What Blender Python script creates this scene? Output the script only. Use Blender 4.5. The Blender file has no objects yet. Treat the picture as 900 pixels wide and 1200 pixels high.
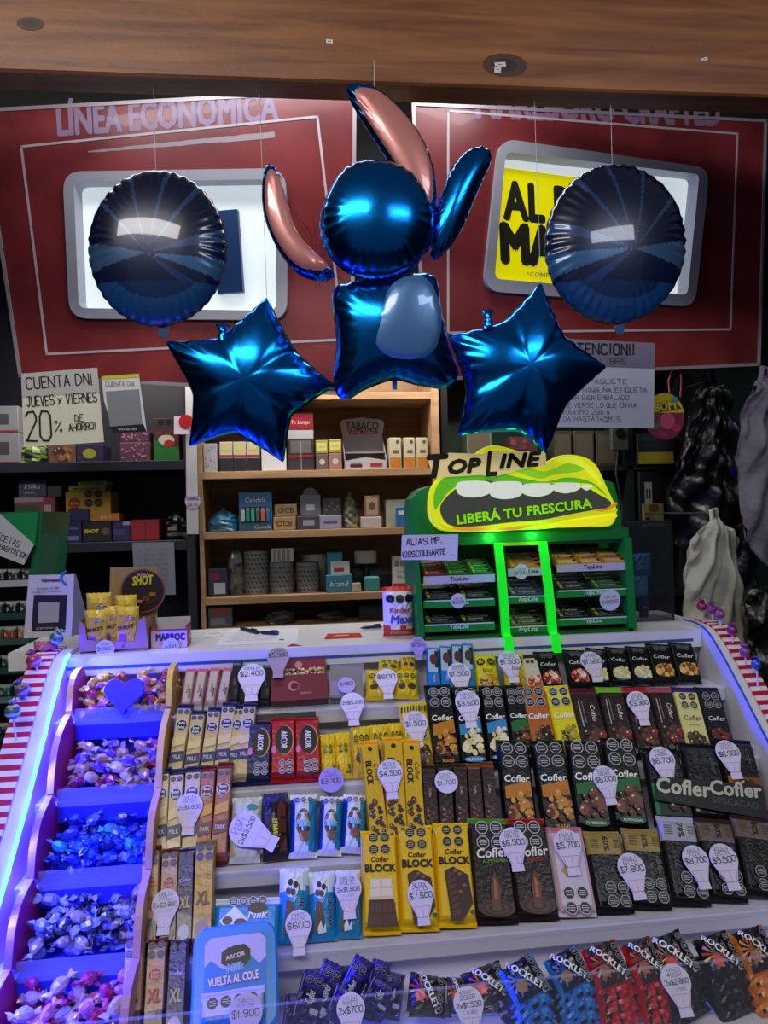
import bpy, math, random
import numpy as np
from mathutils import Vector, Matrix
random.seed(7)
S = bpy.context.scene
# ---------------------------------------------------------------- camera
CAM = Vector((0, 0, 1.35)); YAW = math.radians(6.5); ROLL = 0.025; FPX = 870.0
R0 = Vector((math.cos(YAW), -math.sin(YAW), 0)); FW = Vector((math.sin(YAW), math.cos(YAW), 0)); Z = Vector((0, 0, 1))
CR = R0 * math.cos(ROLL) - Z * math.sin(ROLL); CU = Z * math.cos(ROLL) + R0 * math.sin(ROLL)
cd = bpy.data.cameras.new('camera'); cam = bpy.data.objects.new('camera', cd); S.collection.objects.link(cam)
cd.sensor_fit = 'VERTICAL'; cd.sensor_height = 36; cd.sensor_width = 27; cd.lens = 36 * FPX / 1200; cd.clip_start = 0.05
m = Matrix((CR, CU, -FW)).transposed().to_4x4(); m.translation = CAM; cam.matrix_world = m
S.camera = cam
# ---------------------------------------------------------------- world, lamps, exposure
S.view_settings.view_transform = 'Standard'; S.view_settings.look = 'None'; S.view_settings.exposure = 0.0; S.view_settings.gamma = 1
S.view_settings.use_curve_mapping = False
S.cycles.use_denoising = True
S.cycles.max_bounces = 6; S.cycles.transparent_max_bounces = 12; S.cycles.caustics_reflective = False; S.cycles.caustics_refractive = False
W = bpy.data.worlds.new('world'); S.world = W; W.use_nodes = True
W.node_tree.nodes['Background'].inputs[0].default_value = (0.62, 0.68, 0.85, 1); W.node_tree.nodes['Background'].inputs[1].default_value = 0.125
def area(name, loc, to, sx, sy, power, col):
    l = bpy.data.lights.new(name, 'AREA'); l.shape = 'RECTANGLE'; l.size = sx; l.size_y = sy; l.energy = power; l.color = col
    o = bpy.data.objects.new(name, l); S.collection.objects.link(o); o.location = loc
    o.rotation_euler = (Vector(to) - Vector(loc)).to_track_quat('-Z', 'Y').to_euler(); return o
area('hall_ceiling_lamp', (-0.7, -0.5, 2.75), (0.1, 1.2, 1.2), 1.5, 0.3, 25, (1.0, 0.95, 0.90))
area('hall_side_lamp', (1.3, -0.9, 2.7), (0.3, 1.2, 1.2), 1.0, 0.25, 10, (0.85, 0.9, 1.0))
area('counter_lamp', (0.0, 1.62, 2.46), (0.0, 1.55, 1.1), 1.3, 0.10, 7, (0.95, 0.95, 1.0))
area('shelf_fill_light', (0.0, 2.09, 1.93), (0.0, 2.42, 1.25), 1.5, 0.08, 9, (1.0, 0.93, 0.85))  # unseen fill hidden behind the sign panels, added to brighten the shelves
# ---------------------------------------------------------------- helpers
def ray(px, py):
    return (FW + CR * ((px - 450) / FPX) - CU * ((py - 600) / FPX))
def P(px, py, Y):
    d = ray(px, py); return CAM + d * ((Y - CAM.y) / d.y)
def hitplane(px, py, o, n):
    d = ray(px, py); return CAM + d * ((o - CAM).dot(n) / d.dot(n))
def lin(c):
    if isinstance(c, str):
        c = tuple(int(c[i:i + 2], 16) / 255 for i in (0, 2, 4))
        return tuple(x / 12.92 if x <= .04045 else ((x + .055) / 1.055) ** 2.4 for x in c)
    return c
def frame(B, U, V):
    U = U.normalized(); N = U.cross(V).normalized(); V = N.cross(U)
    M = Matrix((U, V, N)).transposed().to_4x4(); M.translation = B; return M
def upright(x, y, z, rz=0):       # local X right, Y up, Z towards the customer
    c, s = math.cos(rz), math.sin(rz)
    return frame(Vector((x, y, z)), Vector((c, s, 0)), Vector((0, 0, 1)))
MATS = {}
def mat(name, rough=.5, metal=0, spec=.5, bump=0, bscale=200, alpha=1, emit=0, trans=0, coat=0, col=None, grain=None, noise=0, nscale=6, bdist=.002):
    if name in MATS: return MATS[name]
    M = bpy.data.materials.new(name); M.use_nodes = True; nt = M.node_tree; b = nt.nodes['Principled BSDF']
    b.inputs['Roughness'].default_value = rough; b.inputs['Metallic'].default_value = metal
    b.inputs['Specular IOR Level'].default_value = spec; b.inputs['Coat Weight'].default_value = coat
    tc = nt.nodes.new('ShaderNodeTexCoord')
    if col is None:
        a = nt.nodes.new('ShaderNodeAttribute'); a.attribute_name = 'Col'; src = a.outputs['Color']
    else:
        a = nt.nodes.new('ShaderNodeRGB'); a.outputs[0].default_value = (*lin(col), 1); src = a.outputs[0]
    if grain:
        mp = nt.nodes.new('ShaderNodeMapping'); mp.inputs['Scale'].default_value = grain[0]
        nt.links.new(tc.outputs['Object'], mp.inputs[0])
        n = nt.nodes.new('ShaderNodeTexNoise'); n.inputs['Scale'].default_value = 1; n.inputs['Detail'].default_value = 6; n.inputs['Distortion'].default_value = .6
        nt.links.new(mp.outputs[0], n.inputs['Vector'])
        cr = nt.nodes.new('ShaderNodeValToRGB'); cr.color_ramp.elements[0].position = .32; cr.color_ramp.elements[1].position = .68
        cr.color_ramp.elements[0].color = (*lin(grain[1]), 1); cr.color_ramp.elements[1].color = (*lin(grain[2]), 1)
        nt.links.new(n.outputs['Fac'], cr.inputs[0]); src = cr.outputs[0]
    if noise:
        n = nt.nodes.new('ShaderNodeTexNoise'); n.inputs['Scale'].default_value = nscale; n.inputs['Detail'].default_value = 5
        nt.links.new(tc.outputs['Object'], n.inputs['Vector'])
        mr = nt.nodes.new('ShaderNodeMapRange'); mr.inputs[1].default_value = .3; mr.inputs[2].default_value = .7; mr.inputs[3].default_value = 1 - noise; mr.inputs[4].default_value = 1 + noise
        nt.links.new(n.outputs['Fac'], mr.inputs[0])
        mx = nt.nodes.new('ShaderNodeVectorMath'); mx.operation = 'SCALE'; nt.links.new(src, mx.inputs[0]); nt.links.new(mr.outputs[0], mx.inputs['Scale']); src = mx.outputs[0]
    nt.links.new(src, b.inputs['Base Color'])
    if emit:
        nt.links.new(src, b.inputs['Emission Color']); b.inputs['Emission Strength'].default_value = emit
    if bump:
        n = nt.nodes.new('ShaderNodeTexNoise'); n.inputs['Scale'].default_value = bscale; n.inputs['Detail'].default_value = 3
        nt.links.new(tc.outputs['Object'], n.inputs['Vector'])
        bp = nt.nodes.new('ShaderNodeBump'); bp.inputs['Strength'].default_value = bump; bp.inputs['Distance'].default_value = bdist
        nt.links.new(n.outputs['Fac'], bp.inputs['Height']); nt.links.new(bp.outputs[0], b.inputs['Normal'])
    if trans: b.inputs['Transmission Weight'].default_value = trans; b.inputs['IOR'].default_value = 1.1
    if alpha < 1: b.inputs['Alpha'].default_value = alpha
    MATS[name] = M; return M
paper = mat('paper', .75, spec=.2)
card = mat('printed_card', .45)
foil = mat('printed_foil_wrapper', .30, spec=.4, bump=.5, bscale=140, coat=.15)
printm = mat('printed_ink', .36, spec=.4, coat=.1)
plas = mat('plastic', .35)
candyfoil = mat('twisted_cellophane', .22, bump=.6, bscale=260, coat=.5)
balloonfoil = mat('metallic_foil', .20, metal=1, bump=.12, bscale=40)
softfoil = mat('satin_foil', .28, metal=.25, coat=.6, bump=.10, bscale=40)
guardm = mat('clear_guard_acrylic', .06, alpha=.035, col='DDE4F0')
clear = mat('clear_acrylic', .08, alpha=.11, col='DDE4F0')
steel = mat('brushed_steel', .35, metal=.9, col='9A9CA0')
whitel = mat('white_laminate', .30, col='E2E2E6', noise=.04, nscale=9)
beamm = mat('beam_pine', .42, grain=((3, 45, 45), '6B3A18', '9C6232'), bump=.2, bscale=60, coat=.2)
shelfw = mat('shelf_veneer', .5, grain=((4, 30, 40), 'A07C58', 'BE9870'))
darkm = mat('dark_laminate', .5, col='171A2C', noise=.1)
wallm = mat('dark_wall_paint', .8, col='14171A', noise=.2)
glow = mat('backlit_white', .5, col='E8F4F6', emit=.62)
glowy = mat('backlit_print', .4, emit=.5)
glowg = mat('lit_green_acrylic', .2, col='10D020', emit=.75, coat=.5)
led = mat('led_tube', .3, col='3888FF', emit=9)
blackplas = mat('black_bin_liner', .38, col='0C0C0E', bump=1, bscale=18, coat=.15, bdist=.012)
whiteplas = mat('white_carrier_plastic', .45, bump=1, bscale=16, trans=.1, bdist=.012)

def link(o): S.collection.objects.link(o); return o
class MB:
    def __init__(s): s.v = []; s.f = []; s.c = []; s.T = None
    def add(s, vs, fs, col):
        n = len(s.v); s.v += [tuple(v) for v in vs]; s.f += [tuple(i + n for i in f) for f in fs]
        if isinstance(col, list): s.c += [lin(c) for c in col]
        else: s.c += [lin(col)] * len(fs)
        return s
    def box(s, x0, x1, y0, y1, z0, z1, col='FFFFFF', bev=0):
        if bev:
            b = bev; vs = []; 
            for z, i in ((z0, b), (z0 + b, 0), (z1 - b, 0), (z1, b)):
                for x, y in ((x0 + i + b, y0 + i), (x1 - i - b, y0 + i), (x1 - i, y0 + i + b), (x1 - i, y1 - i - b), (x1 - i - b, y1 - i), (x0 + i + b, y1 - i), (x0 + i, y1 - i - b), (x0 + i, y0 + i + b)): vs.append((x, y, z))
            fs = [tuple(range(7, -1, -1)), tuple(range(24, 32))]
            for k in range(3):
                for j in range(8): fs.append((k * 8 + j, k * 8 + (j + 1) % 8, k * 8 + 8 + (j + 1) % 8, k * 8 + 8 + j))
            return s.add(vs, fs, col)
        vs = [(x, y, z) for z in (z0, z1) for y in (y0, y1) for x in (x0, x1)]
        return s.add(vs, [(0, 2, 3, 1), (4, 5, 7, 6), (0, 1, 5, 4), (2, 6, 7, 3), (0, 4, 6, 2), (1, 3, 7, 5)], col)
    def prism(s, pts, z0, z1, col='FFFFFF', bev=0):
        n = len(pts); 
        if bev:
            cx = sum(p[0] for p in pts) / n; cy = sum(p[1] for p in pts) / n
            w = max(abs(p[0] - cx) for p in pts); h = max(abs(p[1] - cy) for p in pts)
            ins = [(cx + (x - cx) * (1 - bev / w), cy + (y - cy) * (1 - bev / h)) for x, y in pts]
            vs = [(x, y, z0) for x, y in pts] + [(x, y, z1 - bev) for x, y in pts] + [(x, y, z1) for x, y in ins]
            fs = [tuple(range(n - 1, -1, -1)), tuple(range(2 * n, 3 * n))] + [(k * n + i, k * n + (i + 1) % n, (k + 1) * n + (i + 1) % n, (k + 1) * n + i) for k in range(2) for i in range(n)]
            return s.add(vs, fs, col)
        vs = [(x, y, z0) for x, y in pts] + [(x, y, z1) for x, y in pts]
        fs = [tuple(range(n - 1, -1, -1)), tuple(range(n, 2 * n))] + [(i, (i + 1) % n, n + (i + 1) % n, n + i) for i in range(n)]
        return s.add(vs, fs, col)
    def lathe(s, prof, n=14, col='FFFFFF', c=(0, 0, 0), axis='y'):
        vs = []; k = len(prof)
        for r, h in prof:
            for i in range(n):
                a = 2 * math.pi * i / n; x, y = r * math.cos(a), r * math.sin(a)
                vs.append((c[0] + x, c[1] + h, c[2] + y) if axis == 'y' else (c[0] + x, c[1] + y, c[2] + h))
        fs = [(j * n + i, j * n + (i + 1) % n, (j + 1) * n + (i + 1) % n, (j + 1) * n + i) for j in range(k - 1) for i in range(n)]
        cl = [col[j] if isinstance(col, list) else col for j in range(k - 1) for i in range(n)]
        fs += [tuple(range(n)), tuple((k - 1) * n + i for i in range(n))]; cl += [cl[0], cl[-1]]
        return s.add(vs, fs, cl)
    def tube(s, pts, r, n=6, col='FFFFFF'):
        pts = [Vector(p) for p in pts]; vs = []
        for i, p in enumerate(pts):
            d = (pts[min(i + 1, len(pts) - 1)] - pts[max(i - 1, 0)]).normalized()
            a = d.cross(Vector((0, 0, 1)) if abs(d.z) < .9 else Vector((1, 0, 0))).normalized(); b = d.cross(a)
            for j in range(n):
                t = 2 * math.pi * j / n; vs.append(p + a * r * math.cos(t) + b * r * math.sin(t))
        fs = [(i * n + j, i * n + (j + 1) % n, (i + 1) * n + (j + 1) % n, (i + 1) * n + j) for i in range(len(pts) - 1) for j in range(n)]
        fs += [tuple(range(n)), tuple((len(pts) - 1) * n + j for j in range(n))]
        return s.add(vs, fs, col)
    def mesh(s, name, m, smooth=False):
        me = bpy.data.meshes.new(name); me.from_pydata(s.v, [], s.f); 
        ca = me.color_attributes.new('Col', 'FLOAT_COLOR', 'CORNER'); buf = []
        for f, c in zip(s.f, s.c): buf += [c[0], c[1], c[2], 1.0] * len(f)
        ca.data.foreach_set('color', buf)
        if smooth: me.polygons.foreach_set('use_smooth', [True] * len(me.polygons))
        me.materials.append(m); me.update(); return me
    def build(s, name, m, parent=None, M=None, smooth=False):
        o = link(bpy.data.objects.new(name, s.mesh(name, m, smooth)))
        if parent is not None: o.parent = parent
        if M is not None: o.matrix_local = M
        return o
def tag(o, label=None, cat=None, group=None, kind=None):
    if label: o['label'] = label
    if cat: o['category'] = cat
    if group: o['group'] = group
    if kind: o['kind'] = kind
    return o
def thing(name, label, cat, M, group=None):
    o = link(bpy.data.objects.new(name, None)); o.empty_display_size = .02; o.matrix_world = M; return tag(o, label, cat, group)
def copy_tree(o, parent=None):
    c = o.copy(); link(c)
    if parent is not None: c.parent = parent
    for ch in o.children: copy_tree(ch, c)
    return c
# ---- lettering
GL = {'A': '00 26 40|12 32', 'B': '00 06 36 45 44 33 03|33 42 41 30 00', 'C': '45 36 16 05 01 10 30 41', 'D': '00 06 26 44 42 20 00', 'E': '40 00 06 46|03 33',
 'F': '00 06 46|03 33', 'G': '45 36 16 05 01 10 30 41 43 23', 'H': '00 06|40 46|03 43', 'I': '20 26', 'J': '01 10 20 31 36|16 46', 'K': '00 06|46 03 40', 'L': '06 00 40',
 'M': '00 06 23 46 40', 'N': '00 06 40 46', 'O': '10 01 05 16 36 45 41 30 10', 'P': '00 06 36 45 44 33 03', 'Q': '10 01 05 16 36 45 41 30 10|22 40', 'R': '00 06 36 45 44 33 03|23 40',
 'S': '45 36 16 05 04 13 33 42 41 30 10 01', 'T': '20 26|06 46', 'U': '06 01 10 30 41 46', 'V': '06 20 46', 'W': '06 10 23 30 46', 'X': '00 46|06 40', 'Y': '06 23 46|23 20', 'Z': '06 46 00 40',
 '0': '10 01 05 16 36 45 41 30 10', '1': '14 26 20', '2': '05 16 36 45 44 00 40', '3': '05 16 36 45 44 33 13|33 42 41 30 10 01', '4': '30 36 02 42', '5': '46 06 04 34 43 41 30 10 01',
 '6': '45 36 16 05 01 10 30 41 42 33 03', '7': '06 46 10', '8': '13 04 05 16 36 45 44 33 13 02 01 10 30 41 42 33', '9': '43 13 04 05 16 36 45 41 30 10', '$': '45 36 16 05 04 13 33 42 41 30 10 01|27 20',
 '%': '00 46|05 06 16 15 05|30 31 41 40 30', '!': '26 22|21 20', '.': '20 21', 'x': '00 44|04 40', 'y': '04 21|44 00', ',': '21 10', '-': '13 33', '(': '36 25 21 30', ')': '16 25 21 10', 'g': '43 33 14 11 20 41|44 40', 'k': '00 06|34 02 30', '*': '14 36|16 34', ':': '21 22|24 25'}
def hand_verts(s):
    r = random.Random(s); out = []; x = 0
    for ch in s:
        if ch == ' ': x += 3; continue
        k = .9 + r.random() * .2; dy = r.uniform(-.3, .3)
        nr = 1.5 if ch in 'I1.!,' else 0
        for st in GL.get(ch, GL.get(ch.upper(), '')).split('|'):
            if not st: continue
            pts = [(x - nr + int(q[0]) * k + r.uniform(-.12, .12), int(q[1]) + dy + r.uniform(-.12, .12)) for q in st.split()]
            out.append(pts)
        x += (2.6 if ch in 'I1.!,' else 5.4) * k
    return out, x - 1
TXT = {}
def glyph(s, bold=.015, shear=0):
    k = (s, bold, shear)
    if k not in TXT:
        cu = bpy.data.curves.new('t', 'FONT'); cu.body = s; cu.size = 1; cu.resolution_u = 2; cu.offset = 0; cu.shear = shear; cu.space_character = 1 + bold
        o = bpy.data.objects.new('t', cu); me = bpy.data.meshes.new_from_object(o)
        v = [(a.co.x, a.co.y) for a in me.vertices]; f = []
        for p in me.polygons:
            q = list(p.vertices)
            A = sum(v[q[i]][0] * v[q[(i + 1) % len(q)]][1] - v[q[(i + 1) % len(q)]][0] * v[q[i]][1] for i in range(len(q)))
            f.append(q if A > 0 else q[::-1])
        x0 = min(a[0] for a in v); x1 = max(a[0] for a in v); y0 = min(a[1] for a in v); y1 = max(a[1] for a in v)
        v = [(a[0] - (x0 + x1) / 2, a[1] - (y0 + y1) / 2) for a in v]
        TXT[k] = (v, f, x1 - x0, y1 - y0); bpy.data.objects.remove(o); bpy.data.curves.remove(cu); bpy.data.meshes.remove(me)
    return TXT[k]
def octo(n=8, off=None):
    off = math.pi / n if off is None else off
    return [(math.cos(2 * math.pi * i / n + off), math.sin(2 * math.pi * i / n + off)) for i in range(n)]
class Art:                       # flat print on the front of a pack; x in -.5...5 of the width, y in 0..1 of the height
    def __init__(s, w, h, z, mb=None, zf=None, e=.00012):
        s.w = w; s.h = h; s.z = z; s.mb = mb or MB(); s.L = 0; s.zf = zf; s.e = e
    def put(s, vs, fs, col):
        s.L += 1; z = s.z + s.e * s.L
        s.mb.add([(x, y, z + (s.zf(x / s.w, y / s.h) if s.zf else 0)) for x, y in vs], fs, col); return s
    def poly(s, pts, col):
        return s.put([(x * s.w, y * s.h) for x, y in pts], [tuple(range(len(pts)))], col)
    def rect(s, x0, y0, x1, y1, col): return s.poly([(x0, y0), (x1, y0), (x1, y1), (x0, y1)], col)
    def ell(s, cx, cy, rx, ry, col, n=14, rot=0):    # radii in widths
        c, k = math.cos(rot), math.sin(rot); vs = []
        for a, b in octo(n): a *= rx * s.w; b *= ry * s.w; vs.append((cx * s.w + a * c - b * k, cy * s.h + a * k + b * c))
        return s.put(vs, [tuple(range(n))], col)
    def seal(s, cx, cy, r, fg='0A0A0C', bg='D8D8D8', lines=True):
        s.ell(cx, cy, r, r, bg, 8); s.ell(cx, cy, r * .86, r * .86, fg, 8)
        if lines:
            vs = []; fs = []
            for k, l in ((.3, .5), (0, .62), (-.3, .5)):
                n = len(vs); X = cx * s.w; Y = cy * s.h + k * r * s.w
                vs += [(X - l * r * s.w, Y - .06 * r * s.w), (X + l * r * s.w, Y - .06 * r * s.w), (X + l * r * s.w, Y + .07 * r * s.w), (X - l * r * s.w, Y + .07 * r * s.w)]; fs.append((n, n + 1, n + 2, n + 3))
            s.put(vs, fs, bg)
        return s
    def seals(s, cx, cy, r, nx=2, ny=2, gap=2.15, **k):
        for j in range(ny):
            for i in range(nx): s.seal(cx + (i - (nx - 1) / 2) * gap * r, cy - (j - (ny - 1) / 2) * gap * r * s.w / s.h, r, **k)
        return s
    def text(s, t, cx, cy, w, col, h=None, rot=0, bold=.02, shear=0, out=None):
        if out: s.text(t, cx, cy, w, out, h, rot, bold + .05, shear)
        if bold > .025:
            k_ = bold * 1.5 * w / max(len(t), 1)
            for dx, dy in ((-k_, 0), (k_, 0), (0, k_), (0, -k_), (-.7 * k_, .7 * k_), (.7 * k_, .7 * k_), (.7 * k_, -.7 * k_), (-.7 * k_, -.7 * k_)): s.text(t, cx + dx * math.cos(rot), cy + dy * s.w / s.h + dx * math.sin(rot) * s.w / s.h, w - k_, col, h, rot, .02, shear); s.L -= .7
            bold = .02
        v, f, gw, gh = glyph(t, bold, shear); kx = w * s.w / gw; ky = kx if h is None else h * s.w / gh
        c, k = math.cos(rot), math.sin(rot)
        return s.put([(cx * s.w + x * kx * c - y * ky * k, cy * s.h + x * kx * k + y * ky * c) for x, y in v], f, col)
    def hand(s, t, cx, cy, w, col, h=None, rot=0, pen=.16):
        st, tw = hand_verts(t); kx = w * s.w / max(tw, 1); ky = (kx if h is None else h * s.w / 6); vs = []; fs = []; c, k = math.cos(rot), math.sin(rot); pw = pen * ky * 6
        for pts in st:
            q = [((x - tw / 2) * kx, (y - 3) * ky) for x, y in pts]
            for a, b in zip(q, q[1:]):
                dx, dy = b[0] - a[0], b[1] - a[1]; l = math.hypot(dx, dy) or 1; nx, ny = -dy / l * pw / 2, dx / l * pw / 2; ex, ey = dx / l * pw * .3, dy / l * pw * .3
                n = len(vs); vs += [(a[0] - nx - ex, a[1] - ny - ey), (b[0] - nx + ex, b[1] - ny + ey), (b[0] + nx + ex, b[1] + ny + ey), (a[0] + nx - ex, a[1] + ny - ey)]; fs.append((n, n + 1, n + 2, n + 3))
        return s.put([(cx * s.w + x * c - y * k, cy * s.h + x * k + y * c) for x, y in vs], fs, col)
def rrect(x0, y0, x1, y1, r, n=4):
    out = []
    for cx, cy, a0 in ((x1 - r, y1 - r, 0), (x0 + r, y1 - r, 90), (x0 + r, y0 + r, 180), (x1 - r, y0 + r, 270)):
        for i in range(n + 1):
            a = math.radians(a0 + 90 * i / n); out.append((cx + r * math.cos(a), cy + r * math.sin(a)))
    return out
# ---- wrapper bodies, origin bottom centre of the back
def bar_body(w, h, t, bands, fin=.007, seed=0):      # bands: list of (upto fraction, colour)
    mb = MB(); xs = [-.5, -.475, -.43, 0, .43, .475, .5]; zx = [.25, .75, 1, 1, 1, .75, .25]
    ys = [0, .35 * fin, .7 * fin, fin, fin + .003, fin + .007] + [fin + .007 + (h - 2 * fin - .014) * k / 4 for k in (1, 2, 3)] + [h - fin - .007, h - fin - .003, h - fin, h - .7 * fin, h - .35 * fin, h]
    zy = [.1, .22, .1, .22, .75, 1, 1, 1, 1, 1, .75, .22, .1, .22, .1]
    r = random.Random(seed); n = len(xs); vs = []
    for y, q in zip(ys, zy):
        for x, a in zip(xs, zx): vs.append((x * w * (1.04 if q < .3 else 1), y + (r.uniform(-.0008, .0008) if q < .3 else 0), t * min(q, a) if q < .3 else t * q * a))
    nb = len(vs)
    vs += [(-.5 * w, 0, 0), (.5 * w, 0, 0), (.5 * w, h, 0), (-.5 * w, h, 0)]
    fs = []; cs = []
    for j in range(len(ys) - 1):
        f = (ys[j] + ys[j + 1]) / 2 / h
        c = next(cc for u, cc in bands if f <= u)
        for i in range(n - 1): fs.append((j * n + i, j * n + i + 1, (j + 1) * n + i + 1, (j + 1) * n + i)); cs.append(c)
    top = (len(ys) - 1) * n
    fs.append((nb + 3, nb + 2, nb + 1, nb)); cs.append(bands[0][1])
    fs.append((nb, nb + 1) + tuple(range(n - 1, -1, -1))); cs.append(bands[0][1])
    fs.append((nb + 2, nb + 3) + tuple(range(top, top + n))); cs.append(bands[-1][1])
    fs.append((nb + 3, nb) + tuple(j * n for j in range(len(ys)))); cs.append(bands[0][1])
    fs.append((nb + 1, nb + 2) + tuple(j * n + n - 1 for j in range(len(ys) - 1, -1, -1))); cs.append(bands[0][1])
    mb.add(vs, fs, cs); return mb
def pil(t, p=2.6, q=4):
    return lambda u, v: t * (max(0, 1 - abs(2 * u) ** p)) ** .6 * (max(0, 1 - abs(2 * v - 1) ** q)) ** .6
def pillow_body(w, h, t, cf, nx=10, ny=12, wr=.0012, seed=1):
    f = pil(t); r = random.Random(seed); vs = []; fs = []; cs = []
    for j in range(ny + 1):
        for i in range(nx + 1):
            u = i / nx - .5; v = j / ny; e = (j in (0, ny))
            z = f(u, v) + (r.uniform(-wr, wr) if 0 < i < nx and not e else 0)
            vs.append((u * w * (1 + (.05 if e else 0)), v * h + (.001 * (i % 2) if e else 0), max(z, .0004) + (.0005 * (i % 2) if e else 0)))
    nb = len(vs)
    for j in range(ny):
        for i in range(nx):
            a = j * (nx + 1) + i; fs.append((a, a + 1, a + nx + 2, a + nx + 1)); cs.append(cf((i + .5) / nx - .5, (j + .5) / ny))
    vs += [(-.5 * w, 0, 0), (.5 * w, 0, 0), (.5 * w, h, 0), (-.5 * w, h, 0)]; fs.append((nb + 3, nb + 2, nb + 1, nb)); cs.append(cf(0, .5))
    mb = MB(); mb.add(vs, fs, cs); return mb
# ---- inflated foil from an outline
def inside(xs, ys, poly):
    res = np.zeros(xs.shape, bool); n = len(poly)
    for i in range(n):
        x1, y1 = poly[i]; x2, y2 = poly[(i + 1) % n]
        if y1 == y2: continue
        c = ((y1 > ys) != (y2 > ys)) & (xs < (x2 - x1) * (ys - y1) / (y2 - y1) + x1); res ^= c
    return res
def smooth_outline(pts, n=160, closed=True):
    k = len(pts); out = []
    for s in range(n):
        t = s / n * k; i = int(t); f = t - i
        p0, p1, p2, p3 = (pts[(i + d) % k] for d in (-1, 0, 1, 2))
        out.append(tuple(.5 * ((2 * p1[a]) + (-p0[a] + p2[a]) * f + (2 * p0[a] - 5 * p1[a] + 4 * p2[a] - p3[a]) * f * f + (-p0[a] + 3 * p1[a] - 3 * p2[a] + p3[a]) * f ** 3) for a in (0, 1)))
    return out
def inflate(outline, H, cf, rings=14, wr=.004, freq=44, centre=None, back=.75, N=80, iters=1400, phase=0, crease=()):
    o = np.array(outline); x0, y0 = o.min(0); x1, y1 = o.max(0); cell = max(x1 - x0, y1 - y0) / N
    gx = np.arange(x0 - 2 * cell, x1 + 2 * cell, cell); gy = np.arange(y0 - 2 * cell, y1 + 2 * cell, cell)
    X, Y = np.meshgrid(gx, gy); Mk = inside(X, Y, outline); ph = np.zeros(X.shape)
    for _ in range(iters):
        q = ph.copy(); q[1:-1, 1:-1] = (ph[:-2, 1:-1] + ph[2:, 1:-1] + ph[1:-1, :-2] + ph[1:-1, 2:] + 1) * .25; ph = q * Mk
    ph /= ph.max(); cx, cy = centre or o.mean(0); n = len(outline); vs = [(cx, cy, 0)]; 
    seg = np.hypot(*(np.roll(o, -1, 0) - o).T); arc = np.concatenate([[0], np.cumsum(seg)])[:-1] / seg.sum()
    def samp(x, y):
        fx = (x - gx[0]) / cell; fy = (y - gy[0]) / cell; i = int(fx); j = int(fy); a = fx - i; b = fy - j
        if i < 0 or j < 0 or i >= len(gx) - 1 or j >= len(gy) - 1: return 0
        return ph[j, i] * (1 - a) * (1 - b) + ph[j, i + 1] * a * (1 - b) + ph[j + 1, i] * (1 - a) * b + ph[j + 1, i + 1] * a * b
    vs = [(cx, cy, H * math.sqrt(samp(cx, cy)))]; fs = []; cs = []
    R = [((k + 1) / rings) ** .75 for k in range(rings)]
    for side in (1, -1):
        base = len(vs) if side < 0 else 1
        if side < 0: vs.append((cx, cy, -H * back * math.sqrt(samp(cx, cy)))); base = len(vs)
        for k, s_ in enumerate(R):
            for i in range(n):
                x = cx + (o[i, 0] - cx) * s_; y = cy + (o[i, 1] - cy) * s_
                z = H * math.sqrt(max(samp(x, y), 0)) if k < rings - 1 else 0
                e = max(0, (s_ - .55) / .45)
                if crease:
                    th = math.atan2(y - cy, x - cx); rr = math.hypot(x - cx, y - cy) / (.5 * (x1 - x0))
                    for ca in crease:
                        dd = (th - ca + math.pi) % (2 * math.pi) - math.pi; z *= 1 - .17 * math.exp(-(dd / .2) ** 2) * min(1, (rr * 1.9) ** 2)
                z += wr * e * e * math.sin(arc[i] * 2 * math.pi * freq + phase) * (1 if k < rings - 1 else .5) * (.6 + .4 * math.sin(arc[i] * 40))
                vs.append((x, y, z * (1 if side > 0 else -back)))
        for i in range(n):
            j = (i + 1) % n; f = (base - 1 if side < 0 else 0, base + i, base + j); fs.append(f if side > 0 else f[::-1]); cs.append(cf(cx, cy, side))
        for k in range(rings - 1):
            for i in range(n):
                j = (i + 1) % n; f = (base + k * n + i, base + (k + 1) * n + i, base + (k + 1) * n + j, base + k * n + j)
                a = vs[f[0]]; b = vs[f[2]]; fs.append(f if side > 0 else f[::-1]); cs.append(cf((a[0] + b[0]) / 2, (a[1] + b[1]) / 2, side))
    mb = MB(); mb.add(vs, fs, cs); return mb
# ================================================================ THE SETTING
def wall(name, x0, x1, y0, y1, z0, z1, m=wallm, col='FFFFFF'):
    o = MB().box(x0, x1, y0, y1, z0, z1, col).build(name, m); tag(o, kind='structure'); return o
wall('floor', -2.2, 3.2, -2.5, 3.2, -.05, 0, mat('floor_screed', .6, col='3A3A3C', noise=.2))
wall('wall_back', -2.2, 3.2, 3.0, 3.1, 0, 2.9)
wall('wall_left', -2.3, -2.2, -2.5, 3.2, 0, 2.9)
wall('wall_right', 3.2, 3.3, -2.5, 3.2, 0, 2.9)
wall('ceiling', -2.2, 3.2, 1.34, 3.2, 2.62, 2.7)
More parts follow.
